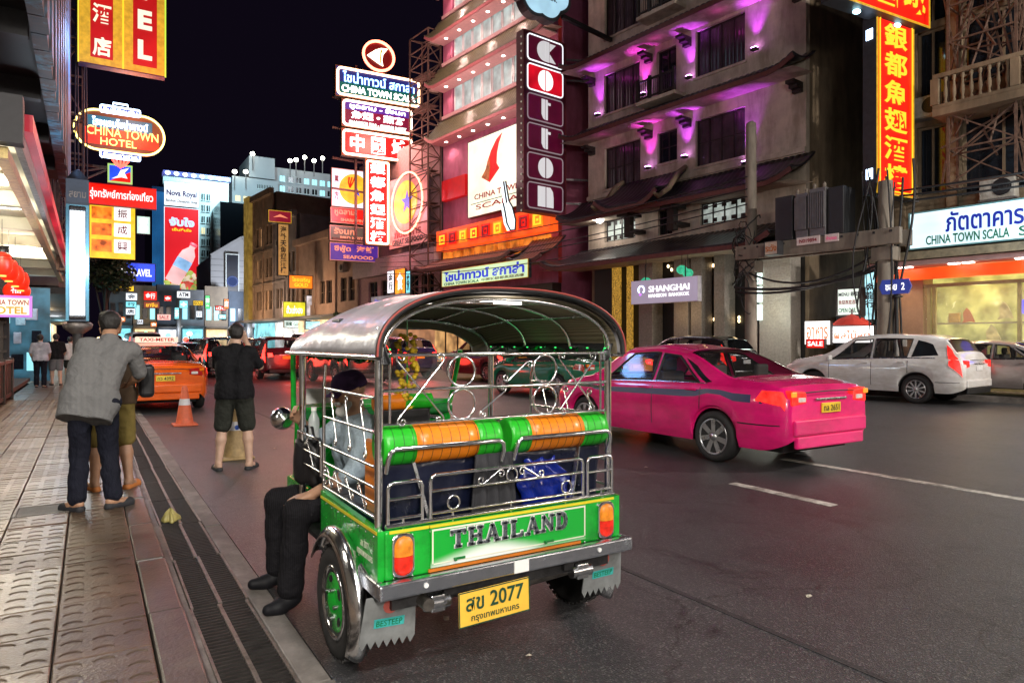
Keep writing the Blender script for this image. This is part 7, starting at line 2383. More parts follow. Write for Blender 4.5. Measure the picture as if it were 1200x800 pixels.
for k in range(11): b.box(-2.95, -4.9 + k * .45, 4.50, -2.921, -4.84 + k * .45, 4.56)
b.build('bolt_holes', m_black, dk, kind='stuff')
for px0, px1, py0, py1, s, m in ((934, 961, 279, 288, 'N019894', m_ltred), (967, 983, 275, 284, 'ห้ามจอด', E('pink_ink', (.9, .1, .25), .4))):
    y1, za = fac(px0, py0, -2.93); y0, _ = fac(px1, py0, -2.93); _, zb = fac(px0, py1, -2.93)
    q = MB().box(-2.955, y0, zb, -2.925, y1, za).build('number_plate', M('plate_pinkwhite', (.75, .62, .60), .5), dk)
    o = TXT(q, s, 0, 0, (y1 - y0) * .75, (za - zb) * .5, 0, m, bold=.02, d=.004)
    o.matrix_local = Matrix.Translation(Vector((-2.957, (y0 + y1) / 2, (za + zb) / 2)) - BASE[dk.name]) @ Matrix.Rotation(-pi / 2, 4, 'Z')
t, w, h = rsign('meter_box', 'cream box sign hanging at the left end of the transformer deck', 899, 915, 284, 300, -3.1, M('cream_box', (.62, .52, .42), .6), 'ระวัง', m_orng, d=.3, cat='box')
for i, (px0, px1, py0, py1, m, lab) in enumerate(((907, 929, 232, 281, M('black_cabinet', (.02, .02, .022), .5), 'black electric cabinet at the left of the transformer deck'), (931, 947, 228, 277, M('grey_finned_tank', (.16, .15, .155), .5, metal=.3, var=.2), 'left grey finned transformer tank on the deck'), (947, 968, 222, 276, MATS['grey_finned_tank'], 'right grey finned transformer tank on the deck'), (969, 989, 220, 262, MATS['black_cabinet'], 'dark cabinet with cable ends at the right of the transformer tanks'))):
    y1, za = fac(px0, py0, -2.9); y0, _ = fac(px1, py0, -2.9); zb = 4.63
    t = RT('transformer', (-2.5, (y0 + y1) / 2, zb), lab, 'transformer', 'transformers on the deck')
    MB().box(-2.88, y0 + .02, zb, -2.15, y1 - .02, za).build('tank', m, t, bevel=.02)
    if i in (1, 2):
        b = MB()
        for k in range(9): y = y0 + .05 + (y1 - y0 - .1) * k / 8; b.box(-2.97, y - .015, zb + .25, -2.885, y + .015, za - .12)
        b.build('cooling_fins', m, t, kind='stuff')
        for k in (0, 1): MB().lathe([(.05, 0), (.07, .05), (.04, .08), (.06, .13), (.03, .2), (0, .2)], 10, Matrix.Translation((-2.6, y0 + .2 + .3 * k, za))).build('bushing', m_conpole, t)
# cables
CG = 'overhead cables about the transformer poles'
def cable(p, q, sag, r, lab, n=14, jit=0):
    p, q = Vector(p), Vector(q)
    P = []
    for k in range(n + 1):
        t = k / n; v = p.lerp(q, t); v.z -= sag * 4 * t * (1 - t); P.append(v)
    b = MB(); b.tube(P, r, 6)
    o = b.build('overhead_cable', m_cab, None, base=P[0], frame=RM)
    tag(o, lab, 'cable', CG); return o
cable((-2.7, .1, 4.0), (-2.7, -4.6, 4.1), .75, .035, 'thick black cable sagging under the transformer deck from pole to pole')
cable((-2.8, .1, 3.3), (-2.8, -4.4, 3.5), .25, .05, 'heavy black cable bundle crossing low between the two poles')
cable((-2.75, .1, 3.15), (-2.75, -4.4, 3.62), .30, .04, 'black cable just below the heavy bundle between the two poles')
for k, (z0, z1, s) in enumerate(((6.0, 5.6, .5), (6.25, 5.9, .55), (6.5, 6.2, .35), (5.6, 5.2, .6), (6.9, 6.9, .5))):
    cable((-2.7, -.3, z0), (-2.4, 26, z1 + .6), s, .022, ('second lowest', 'middle', 'second highest', 'lowest', 'highest')[k] + ' thin black cable running from the round pole along the hotel eaves')
for k, (z0, s) in enumerate(((5.42, .10), (5.58, .14), (5.72, .06))):
    cable((-2.2, -4.8, z0), (-1.9, -16, z0 + .1), s, .03, ('lowest', 'middle', 'topmost')[k] + ' of the three black cables from the wrapped pole across the restaurant front')
tg = RT('cable_tangle', (-2.6, -4.6, 5), 'thick tangle of black cables hanging around the pole by the red vertical sign', 'cable')
rr = random.Random(5)
b = MB()
for k in range(17):
    x0, y0 = -2.6 + rr.uniform(-.3, .3), -4.55 + rr.uniform(-.45, .45)
    zt = rr.uniform(5.6, 6.6); zb = rr.uniform(.6, 4.4)
    P = [(x0, y0, zt)]
    f1, f2, am, ph0 = rr.uniform(2, 5), rr.uniform(2, 5), rr.uniform(.06, .28), rr.uniform(0, 6)
    P = [(x0 + am * .5 * sin(f1 * q / 16 + ph0), y0 + am * sin(f2 * q / 16 + ph0 * 2), zt + (zb - zt) * q / 16) for q in range(17)]
    b.tube(P, rr.uniform(.014, .035), 5)
b.build('cable_strands', m_cab, tg, kind='stuff')
tg = RT('cable_tangle', (-2.6, -.2, 4), 'loops of black cable bunched at the concrete pole before the hotel corner', 'cable')
b = MB()
for k in range(16):
    z = rr.uniform(2.7, 5.2); r = rr.uniform(.2, .55)
    P = [(-2.6 + r * .6 * cos(a) + rr.uniform(-.04, .04), -.2 + r * sin(a) * .9, z + .5 * sin(a + k) + rr.uniform(-.05, .05)) for a in np.linspace(0, 5.2, 16)]
    b.tube(P, rr.uniform(.012, .024), 5)
b.build('cable_strands', m_cab, tg, kind='stuff')
# street name sign
y, z = fac(1051, 336, -2.6)
sn = RT('street_sign', (-2.6, y, .14), 'small blue hexagonal street name sign with number 2 on a dark and white post', 'street sign')
MB().cyl((-2.6, y, .14), (-2.6, y, 1.7), .055, n=12).build('post_base', m_white, sn)
MB().cyl((-2.6, y, 1.7), (-2.6, y, 2.75), .05, n=12).build('post', m_black, sn)
P = [(y - .42, z), (y - .34, z + .20), (y + .34, z + .20), (y + .42, z), (y + .34, z - .20), (y - .34, z - .20)]
q = MB().prism(P, -2.72, -2.66, 'yz').build('name_plate', E('street_blue', (.03, .05, .30), .6), sn)
o = TXT(q, 'ซอย  2', 0, 0, .5, .20, 0, e_ltw, bold=.02, d=.006); o.matrix_local = Matrix.Translation(Vector((-2.725, y, z)) - BASE[sn.name]) @ Matrix.Rotation(-pi / 2, 4, 'Z')
MB().lathe([(.14, 0), (.16, .05), (.05, .1)], 12, Matrix.Translation((-2.6, y, z - .30))).build('post_cap', m_black, sn)

# ------------------------------------------------------------------ shark fin restaurant
rs = RT('restaurant_building', (0, -10, 0), 'old beige shophouse with balustraded balcony above a bright glass restaurant front', 'building')
HR = [(-7.6, -5.6, 8.9, 10.9), (-7.6, -5.6, 11.1, 12.0), (-10.4, -8.0, 8.9, 10.9), (-10.4, -8.0, 11.1, 12.0), (-5.2, -4.4, 8.9, 10.9), (-5.2, -4.4, 11.1, 12.0), (-5.2, -4.4, 5.9, 8.0), (-7.6, -5.6, 5.7, 8.0), (-10.4, -8.0, 5.7, 8.0)]
wall_holes(-20, -3.75, 3.95, 16, HR).build('wall', m_stone2, rs)
MB().box(.25, -20, 0, 12, -3.75, 16).build('wall_core', m_stone2, rs)
for h_ in HR: rwin(rs, *h_, 2, 1, fm=m_stone2, fw=.07)
for y in (-3.95, -5.4, -7.8, -10.6): MB().box(-.16, y - .14, 4.05, -.003, y + .14, 13).build('pilaster', m_stone2, rs)
for z in (8.35, 12.35, 12.7, 13.3): MB().box(-.35 if z > 12 else -.22, -20, z, -.164, -3.74, z + .18).build('cornice', m_stone2, rs)
MB().box(-1.3, -20, 7.85, -.23, -5.3, 8.06).build('balcony_slab', m_stone2, rs)
b = MB(); b.box(-1.28, -20, 8.92, -1.10, -5.3, 9.04); b.box(-1.28, -20, 8.07, -1.10, -5.3, 8.17)
for k in range(8): b.box(-1.30, -5.45 - k * 1.9, 8.18, -1.08, -5.25 - k * 1.9, 8.91)
b.build('balustrade_rail', m_stone2, rs)
src = None
for k in range(40):
    y = -5.6 - k * .21
    if src is None:
        src = MB().lathe([(.05, 0), (.05, .06), (.03, .1), (.065, .26), (.035, .5), (.03, .6), (.05, .66), (.05, .74)], 8).build('baluster', m_stone2, rs, base=(0, 0, 0)); o = src
    else: o = src.copy(); COL.objects.link(o)
    o.location = Vector((-1.19, y, 8.175)) - BASE[rs.name]
# lit shop front
MB().box(-1.75, -20, 3.82, -.004, -3.6, 4.04).build('tile_ledge', M('ledge_tile', (.24, .20, .13), .6, var=.4, scale=6, bump=.3), rs)
MB().box(-1.6, -20, 3.66, -.3, -3.65, 3.80).build('soffit', m_pinkl, rs)
MB().box(-1.05, -20, 3.30, -.85, -3.62, 3.62).build('orange_band', E('orange_glow_band', (1.0, .09, .008), .85, var=.35, scale=1.2), rs)
for k in range(9):
    y = -4.2 - k * 1.55
    for q in (0, .34): MB().box(-1.45, y - q - .26, 3.63, -1.30, y - q, 3.655).build('soffit_lamp', E('soffit_lamp_glow', (1, .95, .85), 9), rs)
    if k < 5: lamp('SPOT', RM @ Vector((-1.38, y - .2, 3.58)), 55, (1, .72, .42), .15, aim=RM @ Vector((-1.6, y - .2, 0)), angle=150, blend=.8, name='soffit_beam')
MB().box(-.75, -4.85, .14, -.02, -3.75, 3.64).build('side_pier', M('tan_pier', (.32, .19, .12), .7, var=.15), rs)
MB().box(-.80, -4.42, 1.35, -.755, -4.15, 1.70).build('switch_plate', m_white, rs)
b = MB()
for y, ww in ((-4.95, .10), (-5.10, .08), (-7.15, .09), (-8.05, .07), (-9.6, .09), (-11.6, .09), (-13.6, .09)): b.box(-.72, y - ww, .14, -.62, y, 3.17)
b.box(-.72, -20, 3.07, -.621, -4.86, 3.17); b.box(-.71, -20, .14, -.622, -4.86, .40)
b.build('window_frame', M('brass_frame', (.45, .38, .20), .35, metal=.5), rs)
MB().box(-.68, -20, .40, -.66, -4.86, 3.07).build('shop_glass', M('shop_glass', (.95, .95, .92), .03, alpha=.08, bump=0, var=.02), rs)
e_int = E('restaurant_interior', (.58, .55, .16), .62, var=.8, scale=2.2)
MB().box(.10, -20, .14, .235, -3.9, 3.6).build('inner_wall', e_int, rs)
for k, (y, z, s, m) in enumerate(((-5.6, 1.2, .55, 1), (-6.5, 1.6, .5, 1), (-5.9, 2.2, .35, 0), (-6.8, 2.3, .4, 1), (-6.2, .9, .5, 1), (-8.6, 1.9, .4, 0), (-9.2, 1.2, .5, 1))):
    P = [(y - s * .5, z - s * .45), (y - s * .1, z - s * .38), (y + s * .45, z - s * .5), (y + s * .30, z - .1), (y + s * .34, z + s * .35), (y + s * .1, z + s * .75), (y - s * .12, z + s * .5), (y - s * .3, z + s * .1)]
    MB().prism(P, -.35 - .04 * k, -.30 - .04 * k, 'yz').build('dried_fin', [E('fin_orange', (.6, .18, .04), .35), E('fin_pale', (.70, .55, .20), .42, var=.7, scale=5)][m], rs, recalc=True)
b = MB(); b.box(-.5, -9.8, 2.0, -.1, -5.0, 2.04); b.box(-.5, -9.8, 1.05, -.1, -5.0, 1.09); b.build('display_shelf', MATS['brass_frame'], rs)
rr = random.Random(4)
for k in range(44):
    y = -5.0 - rr.random() * 6.5; z = rr.choice((.45, 1.1, 2.05)); hh = rr.uniform(.12, .45)
    MB().cbox((-.30 + rr.uniform(-.12, .1), y, z + hh / 2), (.1, rr.uniform(.1, .3), hh)).build('goods', [MATS['fin_pale'], MATS['fin_orange'], m_ltred, M('pack_gold', (.5, .33, .06), .3), M('pack_dark', (.05, .03, .02), .5), m_white][rr.randrange(6)], rs, bevel=.015)
b = MB()
for k in range(14):
    for z in (1.1, 1.45): b.lathe([(.05, 0), (.06, .05), (.06, .2), (.03, .26), (.03, .3), (0, .3)], 10, Matrix.Translation((-.3, -8.2 - k * .16, z)))
b.build('shelf_jars', M('jar_amber', (.45, .28, .08), .2, var=.4), rs, kind='stuff')
MB().box(-.60, -9.6, 2.25, -.55, -7.2, 2.62).build('blue_sign', E('blue_led_board', (.12, .10, 1), 1.6, var=.5, scale=2), rs)
MB().box(-.755, -9.1, 1.6, -.725, -8.8, 1.9).build('green_sticker', E('green_sticker', (.35, .9, .5), .6), rs)
lamp('POINT', RM @ Vector((-.45, -6.2, 2.9)), 26, (1, .82, .35), .3, name='shop_light'); lamp('POINT', RM @ Vector((-.45, -9.2, 2.9)), 26, (1, .82, .35), .3, name='shop_light')
# big lit sign
y1, za = fac(1068, 251, -1.2); _, zb = fac(1068, 294, -1.2); y0 = -16.0
t = sign('restaurant_sign', 'long white cyan light box with blue thai script and green CHINA TOWN SCALA lettering', (-1.2, (y0 + y1) / 2, (za + zb) / 2), y1 - y0, za - zb, E('cyan_white_face', (.72, .92, 1.0), 1.0, var=.22, scale=.8), d=.35, rotz=-pi / 2, fw=.04, frame=RM, framem=M('teal_frame', (.12, .28, .30), .5))
w, h = y1 - y0, za - zb
# lettering starts near the left end: scale read off the photograph
def ly(px): return (y1 + y0) / 2 - fac(px, 270, -1.4)[0]
xa, xb = ly(1108), ly(1200)
TXT(t, 'ภัตตาคาร', (xa + xb) / 2, h * .14, xb - xa, h * .52, yf(.35), E('thai_blue', (.01, .03, .45), .5), bold=.02, d=.02)
TXT(t, 'ไชน่าทาวน์ สกาล่า', xb + 2.7, h * .14, 4.6, h * .55, yf(.35), MATS['thai_blue'], bold=.02, d=.02)
xa, xb = ly(1085), ly(1183)
TXT(t, 'CHINA TOWN SCALA', (xa + xb) / 2, -h * .29, xb - xa, h * .24, yf(.35), m_ltgreen, bold=.02, d=.015)
TXT(t, 'SHARK FIN', xb + 1.25, -h * .29, 2.1, h * .24, yf(.35), m_ltgreen, bold=.02, d=.015)
lamp('POINT', RM @ Vector((-3.0, -8, 4.8)), 90, (.75, .93, 1), .6, name='sign_spill')
# red vertical sign by the pole, and the wide one above it
c = CAMP + ray(1041, 128) * 20.0
t = sign('vertical_sign', 'red vertical light box with gold chinese characters on the wrapped pole', c, 1.72, 5.15, e_red, d=.42, rotz=rad(-4), fw=.05, framem=e_gold)
neon(t, roundrect(1.5, 4.95, .1, -.25, 2), e_lty, .02, name='gold_line')
for k, ch in enumerate('銀都魚翅酒樓'): TXT(t, ch, 0, 2.02 - k * .81, 1.05, .68, yf(.42), E('gold_letter_lit', (1, .60, .03), 1.0), bold=.02, d=.02)
b = MB(); b.beam((.86, .1, -2.4), (.86, .1, 2.4), .06); b.beam((1.25, .1, -2.5), (1.25, .1, 2.5), .06)
for k in range(7): b.beam((.86, .1, -2.3 + .75 * k), (1.25, .1, -1.9 + .75 * k), .04)
b.beam((.5, .1, -2.5), (2.2, .1, -2.5), .06, .12); b.build('bracket', m_steel, t)
for z in (2.0, -2.0): MB().box(-.875, -.1, z - .15, -.861, .1, z + .15).build('side_lamp', e_nwb, t)
c = CAMP + ray(1028, -12) * 19.4
t = sign('wide_sign', 'wide red light box with gold characters at the top edge, above the vertical one', c, 4.1, 1.55, e_red, d=.5, rotz=rad(-4), fw=.05, framem=e_gold)
for k, ch in enumerate('中國城'): TXT(t, ch, -1.3 + 1.3 * k, 0, 1.0, 1.05, yf(.5), MATS['gold_letter_lit'], bold=.02, d=.02)
for x in (-.9, .9): MB().ell((x, 0, -.83), (.12, .1, .06), 10, 6).build('under_lamp', E('under_lamp_cyan', (.5, .9, 1), 6), t)
# steel lattice behind the red signs
ga = RT('sign_gantry', (-1.2, -5.4, 9), 'tangled steel lattice gantry behind the red signs', 'gantry')
b = MB(); lattice(b, -1.0, -7.2, -.3, -5.6, 5.9, 15, 1.0, .045)
rr = random.Random(8)
for k in range(26):
    b.beam((rr.uniform(-1.1, -.3), rr.uniform(-7.6, -5.3), rr.uniform(6, 14)), (rr.uniform(-1.1, -.3), rr.uniform(-7.6, -5.3), rr.uniform(6, 14)), .045)
b.build('lattice_frame', m_rust, ga)
# ================================================================== the tall neon stack over the street
NG = 'neon signs of the tall stack'
def nsign(lab, x0, x1, yt, yb, face, border=None, Y=44.0, d=.5, rot=-4.0, framem=None):
    a = onY(x0, yt, Y); b = onY(x0, yb, Y); c = onY(x1, yt, Y)
    w, h = (c.x - a.x) / cos(rad(rot)), a.z - b.z
    t = sign('neon_sign', lab, ((a.x + c.x) / 2, Y, (a.z + b.z) / 2 - .12), w, h, face, d=d, rotz=rad(rot), fw=.05, framem=framem or M('bronze_frame', (.22, .09, .03), .5), group=None)
    if border: neon(t, roundrect(w * .95, h * .86, h * .12, -d / 2 - .07, 4), border, .075)
    return t, w, h
t, w, h = nsign('topmost wide neon sign with blue thai script over green panel reading CHINA TOWN SCALA', 393, 490, 74, 110, E('navy_panel', (.012, .02, .16), .8), E('neon_peach', (1, .62, .36), 6))
MB().box(-w * .45, -.29, -h * .38, w * .45, -.265, -h * .02).build('green_panel', E('dark_green_panel', (.0, .10, .075), .9), t)
TXT(t, 'ไชน่าทาวน์ สกาล่า', 0, h * .17, w * .84, h * .36, -.29, E('neon_azure', (.25, .5, 1.0), 4.5), bold=.015, d=.05)
TXT(t, 'CHINA TOWN SCALA', 0, -h * .22, w * .86, h * .22, -.30, e_nw, bold=.012, d=.05)
t2, w, h = nsign('second neon sign of the stack with small red chinese characters between white script lines', 400, 481, 113, 146, E('wine_panel', (.16, .004, .03), .8), E('neon_cream', (1, .72, .55), 6))
MB().box(-w * .45, -.29, h * .13, w * .45, -.265, h * .40).build('violet_panel', E('violet_panel', (.08, .02, .25), .8), t2)
TXT(t2, 'หูฉลาม - รังนก', 0, h * .25, w * .78, h * .22, -.30, E('neon_lilac', (.75, .70, 1.0), 5), bold=.02, d=.05)
TXT(t2, '魚翅 • 燕窩', 0, -h * .03, w * .74, h * .27, -.29, E('neon_pinkwhite', (1, .75, .72), 5.5), bold=.02, d=.05)
TXT(t2, "SHARK'S FIN - BIRD'S NEST", 0, -h * .31, w * .80, h * .11, -.29, E('neon_mint', (.7, 1, .9), 4), bold=.02, d=.04)
t3, w, h = nsign('third neon sign of the stack with three big white chinese characters on deep red', 400, 481, 148, 180, E('crimson_panel', (.42, .004, .004), .85, var=.3), MATS['neon_cream'])
for k, ch in enumerate('中國城'): TXT(t3, ch, w * (-.29 + .29 * k), 0, w * .19, h * .62, -.29, e_nw, bold=.02, d=.06)
a = onY(427, 187, 43.6); b = onY(427, 287, 43.6); c = onY(455, 187, 43.6)
w, h = c.x - a.x, a.z - b.z
t4 = sign('neon_sign', 'tall narrow red neon sign with six white chinese characters hanging under the stack', ((a.x + c.x) / 2, 43.6, (a.z + b.z) / 2), w, h, E('scarlet_panel', (.80, .006, .006), .9, var=.2), d=.5, rotz=rad(-4), fw=.05, framem=MATS['bronze_frame'])
neon(t4, roundrect(w * .86, h * .955, .1, -.33, 3), MATS['neon_peach'], .07)
for k, ch in enumerate('銀都魚翅酒樓'): TXT(t4, ch, 0, h * (.40 - .16 * k), w * .60, h * .125, -.29, e_nw, bold=.02, d=.06)
c = onY(443, 67, 44.0)
t5 = thing('neon_sign', c, 'oval red neon ring with glowing fin shape crowning the stack', 'sign', None, rotz=rad(-4))
MB().prism([(1.05 * cos(k * pi / 14), .98 * sin(k * pi / 14)) for k in range(28)], -.1, .15, 'xz').build('board', E('oval_dark_red', (.14, .003, .003), .8), t5)
neon(t5, [(1.05 * cos(k * pi / 14), -.18, .98 * sin(k * pi / 14)) for k in range(28)], E('neon_ring_red', (1, .18, .10), 7), .09)
MB().prism([(-.78, -.08), (-.25, .35), (.15, .55), (.62, .58), (.30, .15), (.22, -.25), (.30, -.62), (-.1, -.45)], -.20, -.11, 'xz').build('fin_lamp', E('fin_neon', (1, .85, .6), 4.5), t5)
MB().prism([(.10, .38), (.30, .52), (.16, .1), (.14, -.5), (.02, -.45)], -.22, -.201, 'xz').build('fin_core', E('fin_core', (.5, .35, .04), 1), t5)
# its carrying frame
nf = thingW('steel_gantry', (17, 44.4, 0), 'steel frame reaching out over the street to carry the neon stack', 'gantry')
b = MB()
for z in (8.3, 11.6, 13.6, 15.6, 17.6): b.beam((13.6, 44.5, z), (22, 45.2, z), .12)
for x in (15.2, 18.6): b.beam((x, 44.5, 8), (x, 44.5, 20), .14)
b.build('frame_bars', m_rust, nf)
lamp('POINT', (16, 42, 15), 700, (1, .45, .35), .8, name='neon_spill'); lamp('POINT', (16.5, 42.4, 9.5), 420, (1, .10, .06), .6, name='neon_spill')

# board group left of the stack
for x0, x1, yt, yb, face, lab, tx in (
    (388, 428, 195, 240, E('lilac_white_face', (.88, .84, 1.0), 1.0, var=.1), 'white lit board with round yellow emblem and blue star left of the narrow red neon', None),
    (387, 429, 241, 259, e_red, 'red lit board with salmon thai script reading SHARK FIN under the emblem board', ('หูฉลาม', 'SHARK FIN')),
    (386, 429, 262, 280, e_grey, 'taupe board with salmon thai script reading BIRD NEST', ('รังนก', 'BIRD NEST')),
    (386, 442, 282, 303, e_purple, 'purple board with salmon thai script reading SEAFOOD', ('ซีฟู้ด  海鮮', 'SEAFOOD'))):
    a = onY(x0, yt, 46); b_ = onY(x0, yb, 46); c = onY(x1, yt, 46)
    w, h = c.x - a.x, a.z - b_.z
    t = sign('restaurant_sign', lab, ((a.x + c.x) / 2, 46, (a.z + b_.z) / 2 - .1), w, h, face, d=.35, rotz=rad(-3), fw=.04, framem=E('thin_lit_rim', (.9, .3, .2), .6))
    if tx:
        TXT(t, tx[0], -w * .12 if 'ซ' not in tx[0] else 0, h * .16, w * (.55 if 'ซ' not in tx[0] else .82), h * .42, yf(.35), e_salm, bold=.025, d=.02)
        TXT(t, tx[1], w * .08, -h * .27, w * .62, h * .20, yf(.35), e_salm, bold=.03, d=.02)
    else:
        MB().prism([(w * .15 + h * .40 * cos(k * pi / 14), h * .40 * sin(k * pi / 14) - .02) for k in range(28)], -.21, -.19, 'xz').build('round_emblem', E('emblem_yellow', (1, .52, .03), .95, var=.3), t)
        MB().prism([((.34 if k % 2 == 0 else .14) * cos(pi / 2 + k * pi / 5) + w * .22, (.34 if k % 2 == 0 else .14) * sin(pi / 2 + k * pi / 5) - h * .08) for k in range(10)], -.225, -.211, 'xz').build('blue_star', E('star_blue', (.02, .08, .7), .8), t)
        b = MB()
        for q in range(3): b.tube([(w * .02, -.22, h * .02), (w * (-.02 + .06 * q), -.22, h * .16), (w * (.0 + .08 * q), -.22, h * .30)], .05, 4)
        b.build('red_swirl', e_red, t)
        TXT(t, '萬\n\n方', -w * .36, 0, w * .12, h * .62, yf(.35), m_ltred, bold=.02, d=.02)

# scaffold tower beside the restaurant tower
sf = RT('scaffold_tower', (-.8, 24, 0), 'tall rusty steel scaffold tower left of the pink restaurant building', 'scaffold')
b = MB()
lattice(b, -.9, 22.7, .0, 24.9, 3.0, 20.6, 1.0, .06)
for z in range(4, 19, 2): b.box(-.85, 22.8, z, -.1, 24.8, z + .05)
b.build('scaffold_frame', m_rust, sf)
# pink lit house with big oval billboard
ph_ = RT('shophouse', (0, 28, 0), 'shophouse behind the scaffold with pinkish lit wall and large oval billboard', 'building')
wall_holes(22.6, 34, 3.6, 14.5, [(23.5 + 1.9 * k, 24.9 + 1.9 * k, 4.3, 5.8) for k in range(5)]).build('wall', M('pinkish_plaster', (.42, .25, .25), .8, var=.2), ph_)
MB().box(.24, 22.6, 0, 10, 34, 14.4).build('wall_core', m_shop, ph_)
for k in range(5): rwin(ph_, 23.5 + 1.9 * k, 24.9 + 1.9 * k, 4.3, 5.8, 2, 2, fm=m_stone2)
MB().box(-.55, 22.6, 6.1, -.01, 34, 7.3).build('metal_hoarding', M('pale_hoarding', (.45, .36, .36), .6, var=.2), ph_)
MB().box(-1.8, 22.6, 3.4, .2, 34, 3.58).build('awning', m_dsteel, ph_)
MB().box(-.05, 22.7, .3, .2, 33.9, 3.3).build('shop_front', E('shop_front_glow', (.5, .22, .10), .6, var=.9, scale=.8), ph_)
y1, za = fac(458, 215, -.7); y0, zb = fac(503, 300, -.7)
t = sign('billboard', 'pink red billboard with yellow oval and blue star inside a neon loop', (-.7, (y0 + y1) / 2, 9.9), y1 - y0, 4.6, E('rose_face', (.85, .28, .26), .55, var=.3), d=.2, rotz=-pi / 2, fw=.03, frame=RM)
w, h = y1 - y0, 4.6
MB().prism([(w * .30 * cos(k * pi / 14) - w * .05, h * .30 * sin(k * pi / 14) + h * .12) for k in range(28)], -.15, -.116, 'xz').build('round_emblem', MATS['emblem_yellow'], t)
MB().prism([((.75 if k % 2 == 0 else .3) * cos(pi / 2 + k * pi / 5), (.75 if k % 2 == 0 else .3) * sin(pi / 2 + k * pi / 5) + h * .12) for k in range(10)], -.17, -.151, 'xz').build('blue_star', MATS['star_blue'], t)
neon(t, [(w * .40 * cos(k * pi / 14), -.2, h * .42 * sin(k * pi / 14) + h * .10) for k in range(28)], e_np, .06)
TXT(t, 'ภัตตาคาร', 0, -h * .30, w * .7, h * .12, -.14, m_ltred, bold=.02, d=.02); TXT(t, 'GREAT SEAFOOD', 0, -h * .42, w * .8, h * .08, -.14, m_ltdark, bold=.02, d=.02)
# old shophouses with balconies
SHG = 'right shophouses beyond the neon stack'
def shophouse(y0, y1, top, wm, lab, glow, balcony=True, n=3):
    t = RT('shophouse', (0, (y0 + y1) / 2, 0), lab, 'building')
    H = []; bw = (y1 - y0) / n
    fl = [4.6 + 3.2 * k for k in range(int((top - 4.4) / 3.2))]
    for z in fl:
        for k in range(n):
            c = y0 + bw * (k + .5)
            H.append((c - bw * .30, c - bw * .04, z, z + 1.9)); H.append((c + bw * .04, c + bw * .30, z, z + 1.9))
    wall_holes(y0 + .01, y1 - .01, 3.6, top, H).build('wall', wm, t)
    MB().box(.25, y0 + .01, 0, 10, y1 - .01, top - .05).build('wall_core', wm, t)
    rr = random.Random(int(y0))
    for h_ in H: rwin(t, *h_, 2, 2, fm=m_stone2, fw=.06, glass=E('warm_room', (1, .55, .25), .35, var=.8, scale=1.0) if rr.random() < .22 else None)
    for k in range(n + 1): MB().box(-.14, y0 + .02 + (bw - .02) * k - (.12 if k else 0), 3.6, -.002, y0 + .14 + (bw - .02) * k - (.12 if k else 0), top - .31).build('pilaster', wm, t)
    for z in fl[1:]: MB().box(-.9 if balcony else -.2, y0 + .02, z - .75, -.142, y1 - .02, z - .58).build('cornice', wm, t)
    MB().box(-.45, y0 + .02, top - .3, -.003, y1 - .02, top + .25).build('cornice', wm, t)
    if balcony:
        b = MB()
        for z in fl[1:]:
            b.box(-.88, y0 + .1, z + .15, -.78, y1 - .1, z + .24)
            m = int((y1 - y0) / .28)
            for k in range(m): b.box(-.86, y0 + .15 + k * .28, z - .58, -.80, y0 + .24 + k * .28, z + .15)
        b.build('balusters', wm, t, kind='stuff')
    MB().box(-1.9, y0 + .05, 3.35, .2, y1 - .05, 3.55).build('awning', m_dsteel, t)
    MB().box(.02, y0 + .2, .3, .24, y1 - .2, 3.3).build('shop_front', glow, t)
    lamp('POINT', RM @ Vector((-2.2, (y0 + y1) / 2, 2.9)), 120, (1, .75, .5), .4, name='shop_light')
    lamp('POINT', RM @ Vector((-3.0, (y0 + y1) / 2, 4.6)), 420, (1, .62, .40), .4, name='upper_floor_fill')  # added fill in front of the upper floors
    return t
m_sh1 = M('peach_plaster', (.38, .27, .20), .85, var=.25, scale=1.2, bump=.1); m_sh2 = M('grey_plaster', (.24, .22, .21), .85, var=.3, scale=1.2, bump=.1); m_sh3 = M('ochre_plaster', (.30, .22, .15), .85, var=.3, scale=1.2)
shophouse(34, 46.5, 10.2, m_sh1, 'peach old shophouse with balustraded balcony under the purple seafood board', e_shopf[1])
shophouse(46.5, 52.5, 13.0, m_sh2, 'grey old shophouse with dark windows next to the peach one', e_shopf[2], False, 2)
q = shophouse(52.5, 58.5, 16.0, m_sh3, 'tall ochre shophouse with a gold pier at its far edge behind the vertical amber sign', e_shopf[0], False, 2)
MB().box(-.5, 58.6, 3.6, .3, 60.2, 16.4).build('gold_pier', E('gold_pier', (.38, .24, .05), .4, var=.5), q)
for x0, x1, yt, yb, off, face, tx, tm, lab in (
    (455, 463, 318, 344, -.9, E('white_strip', (.95, .95, 1), 1.0, var=.4), '金\n行', m_ltdark, 'white strip sign left of the flame coloured food board on the peach shophouse'),
    (464, 476, 316, 345, -.9, E('flame_board', (1, .30, .02), 1.1, var=.8, scale=1.4), '食', e_ltw, 'flame coloured vertical food board between white and teal strip signs'),
    (477, 482, 318, 345, -.9, e_teal, '茶', m_ltdark, 'teal strip sign right of the flame coloured food board')):
    rsign('shop_sign', lab, x0, x1, yt, yb, off, face, tx, tm, th=.7, tw=.6)
rsign('shop_sign', 'low lit banner with blue and yellow script under the strip signs', 436, 482, 348, 360, -2.0, E('banner_dim', (.35, .30, .32), .5, var=.4), 'ห้างทอง เยาวราช', E('banner_ink', (.15, .15, .7), .8))
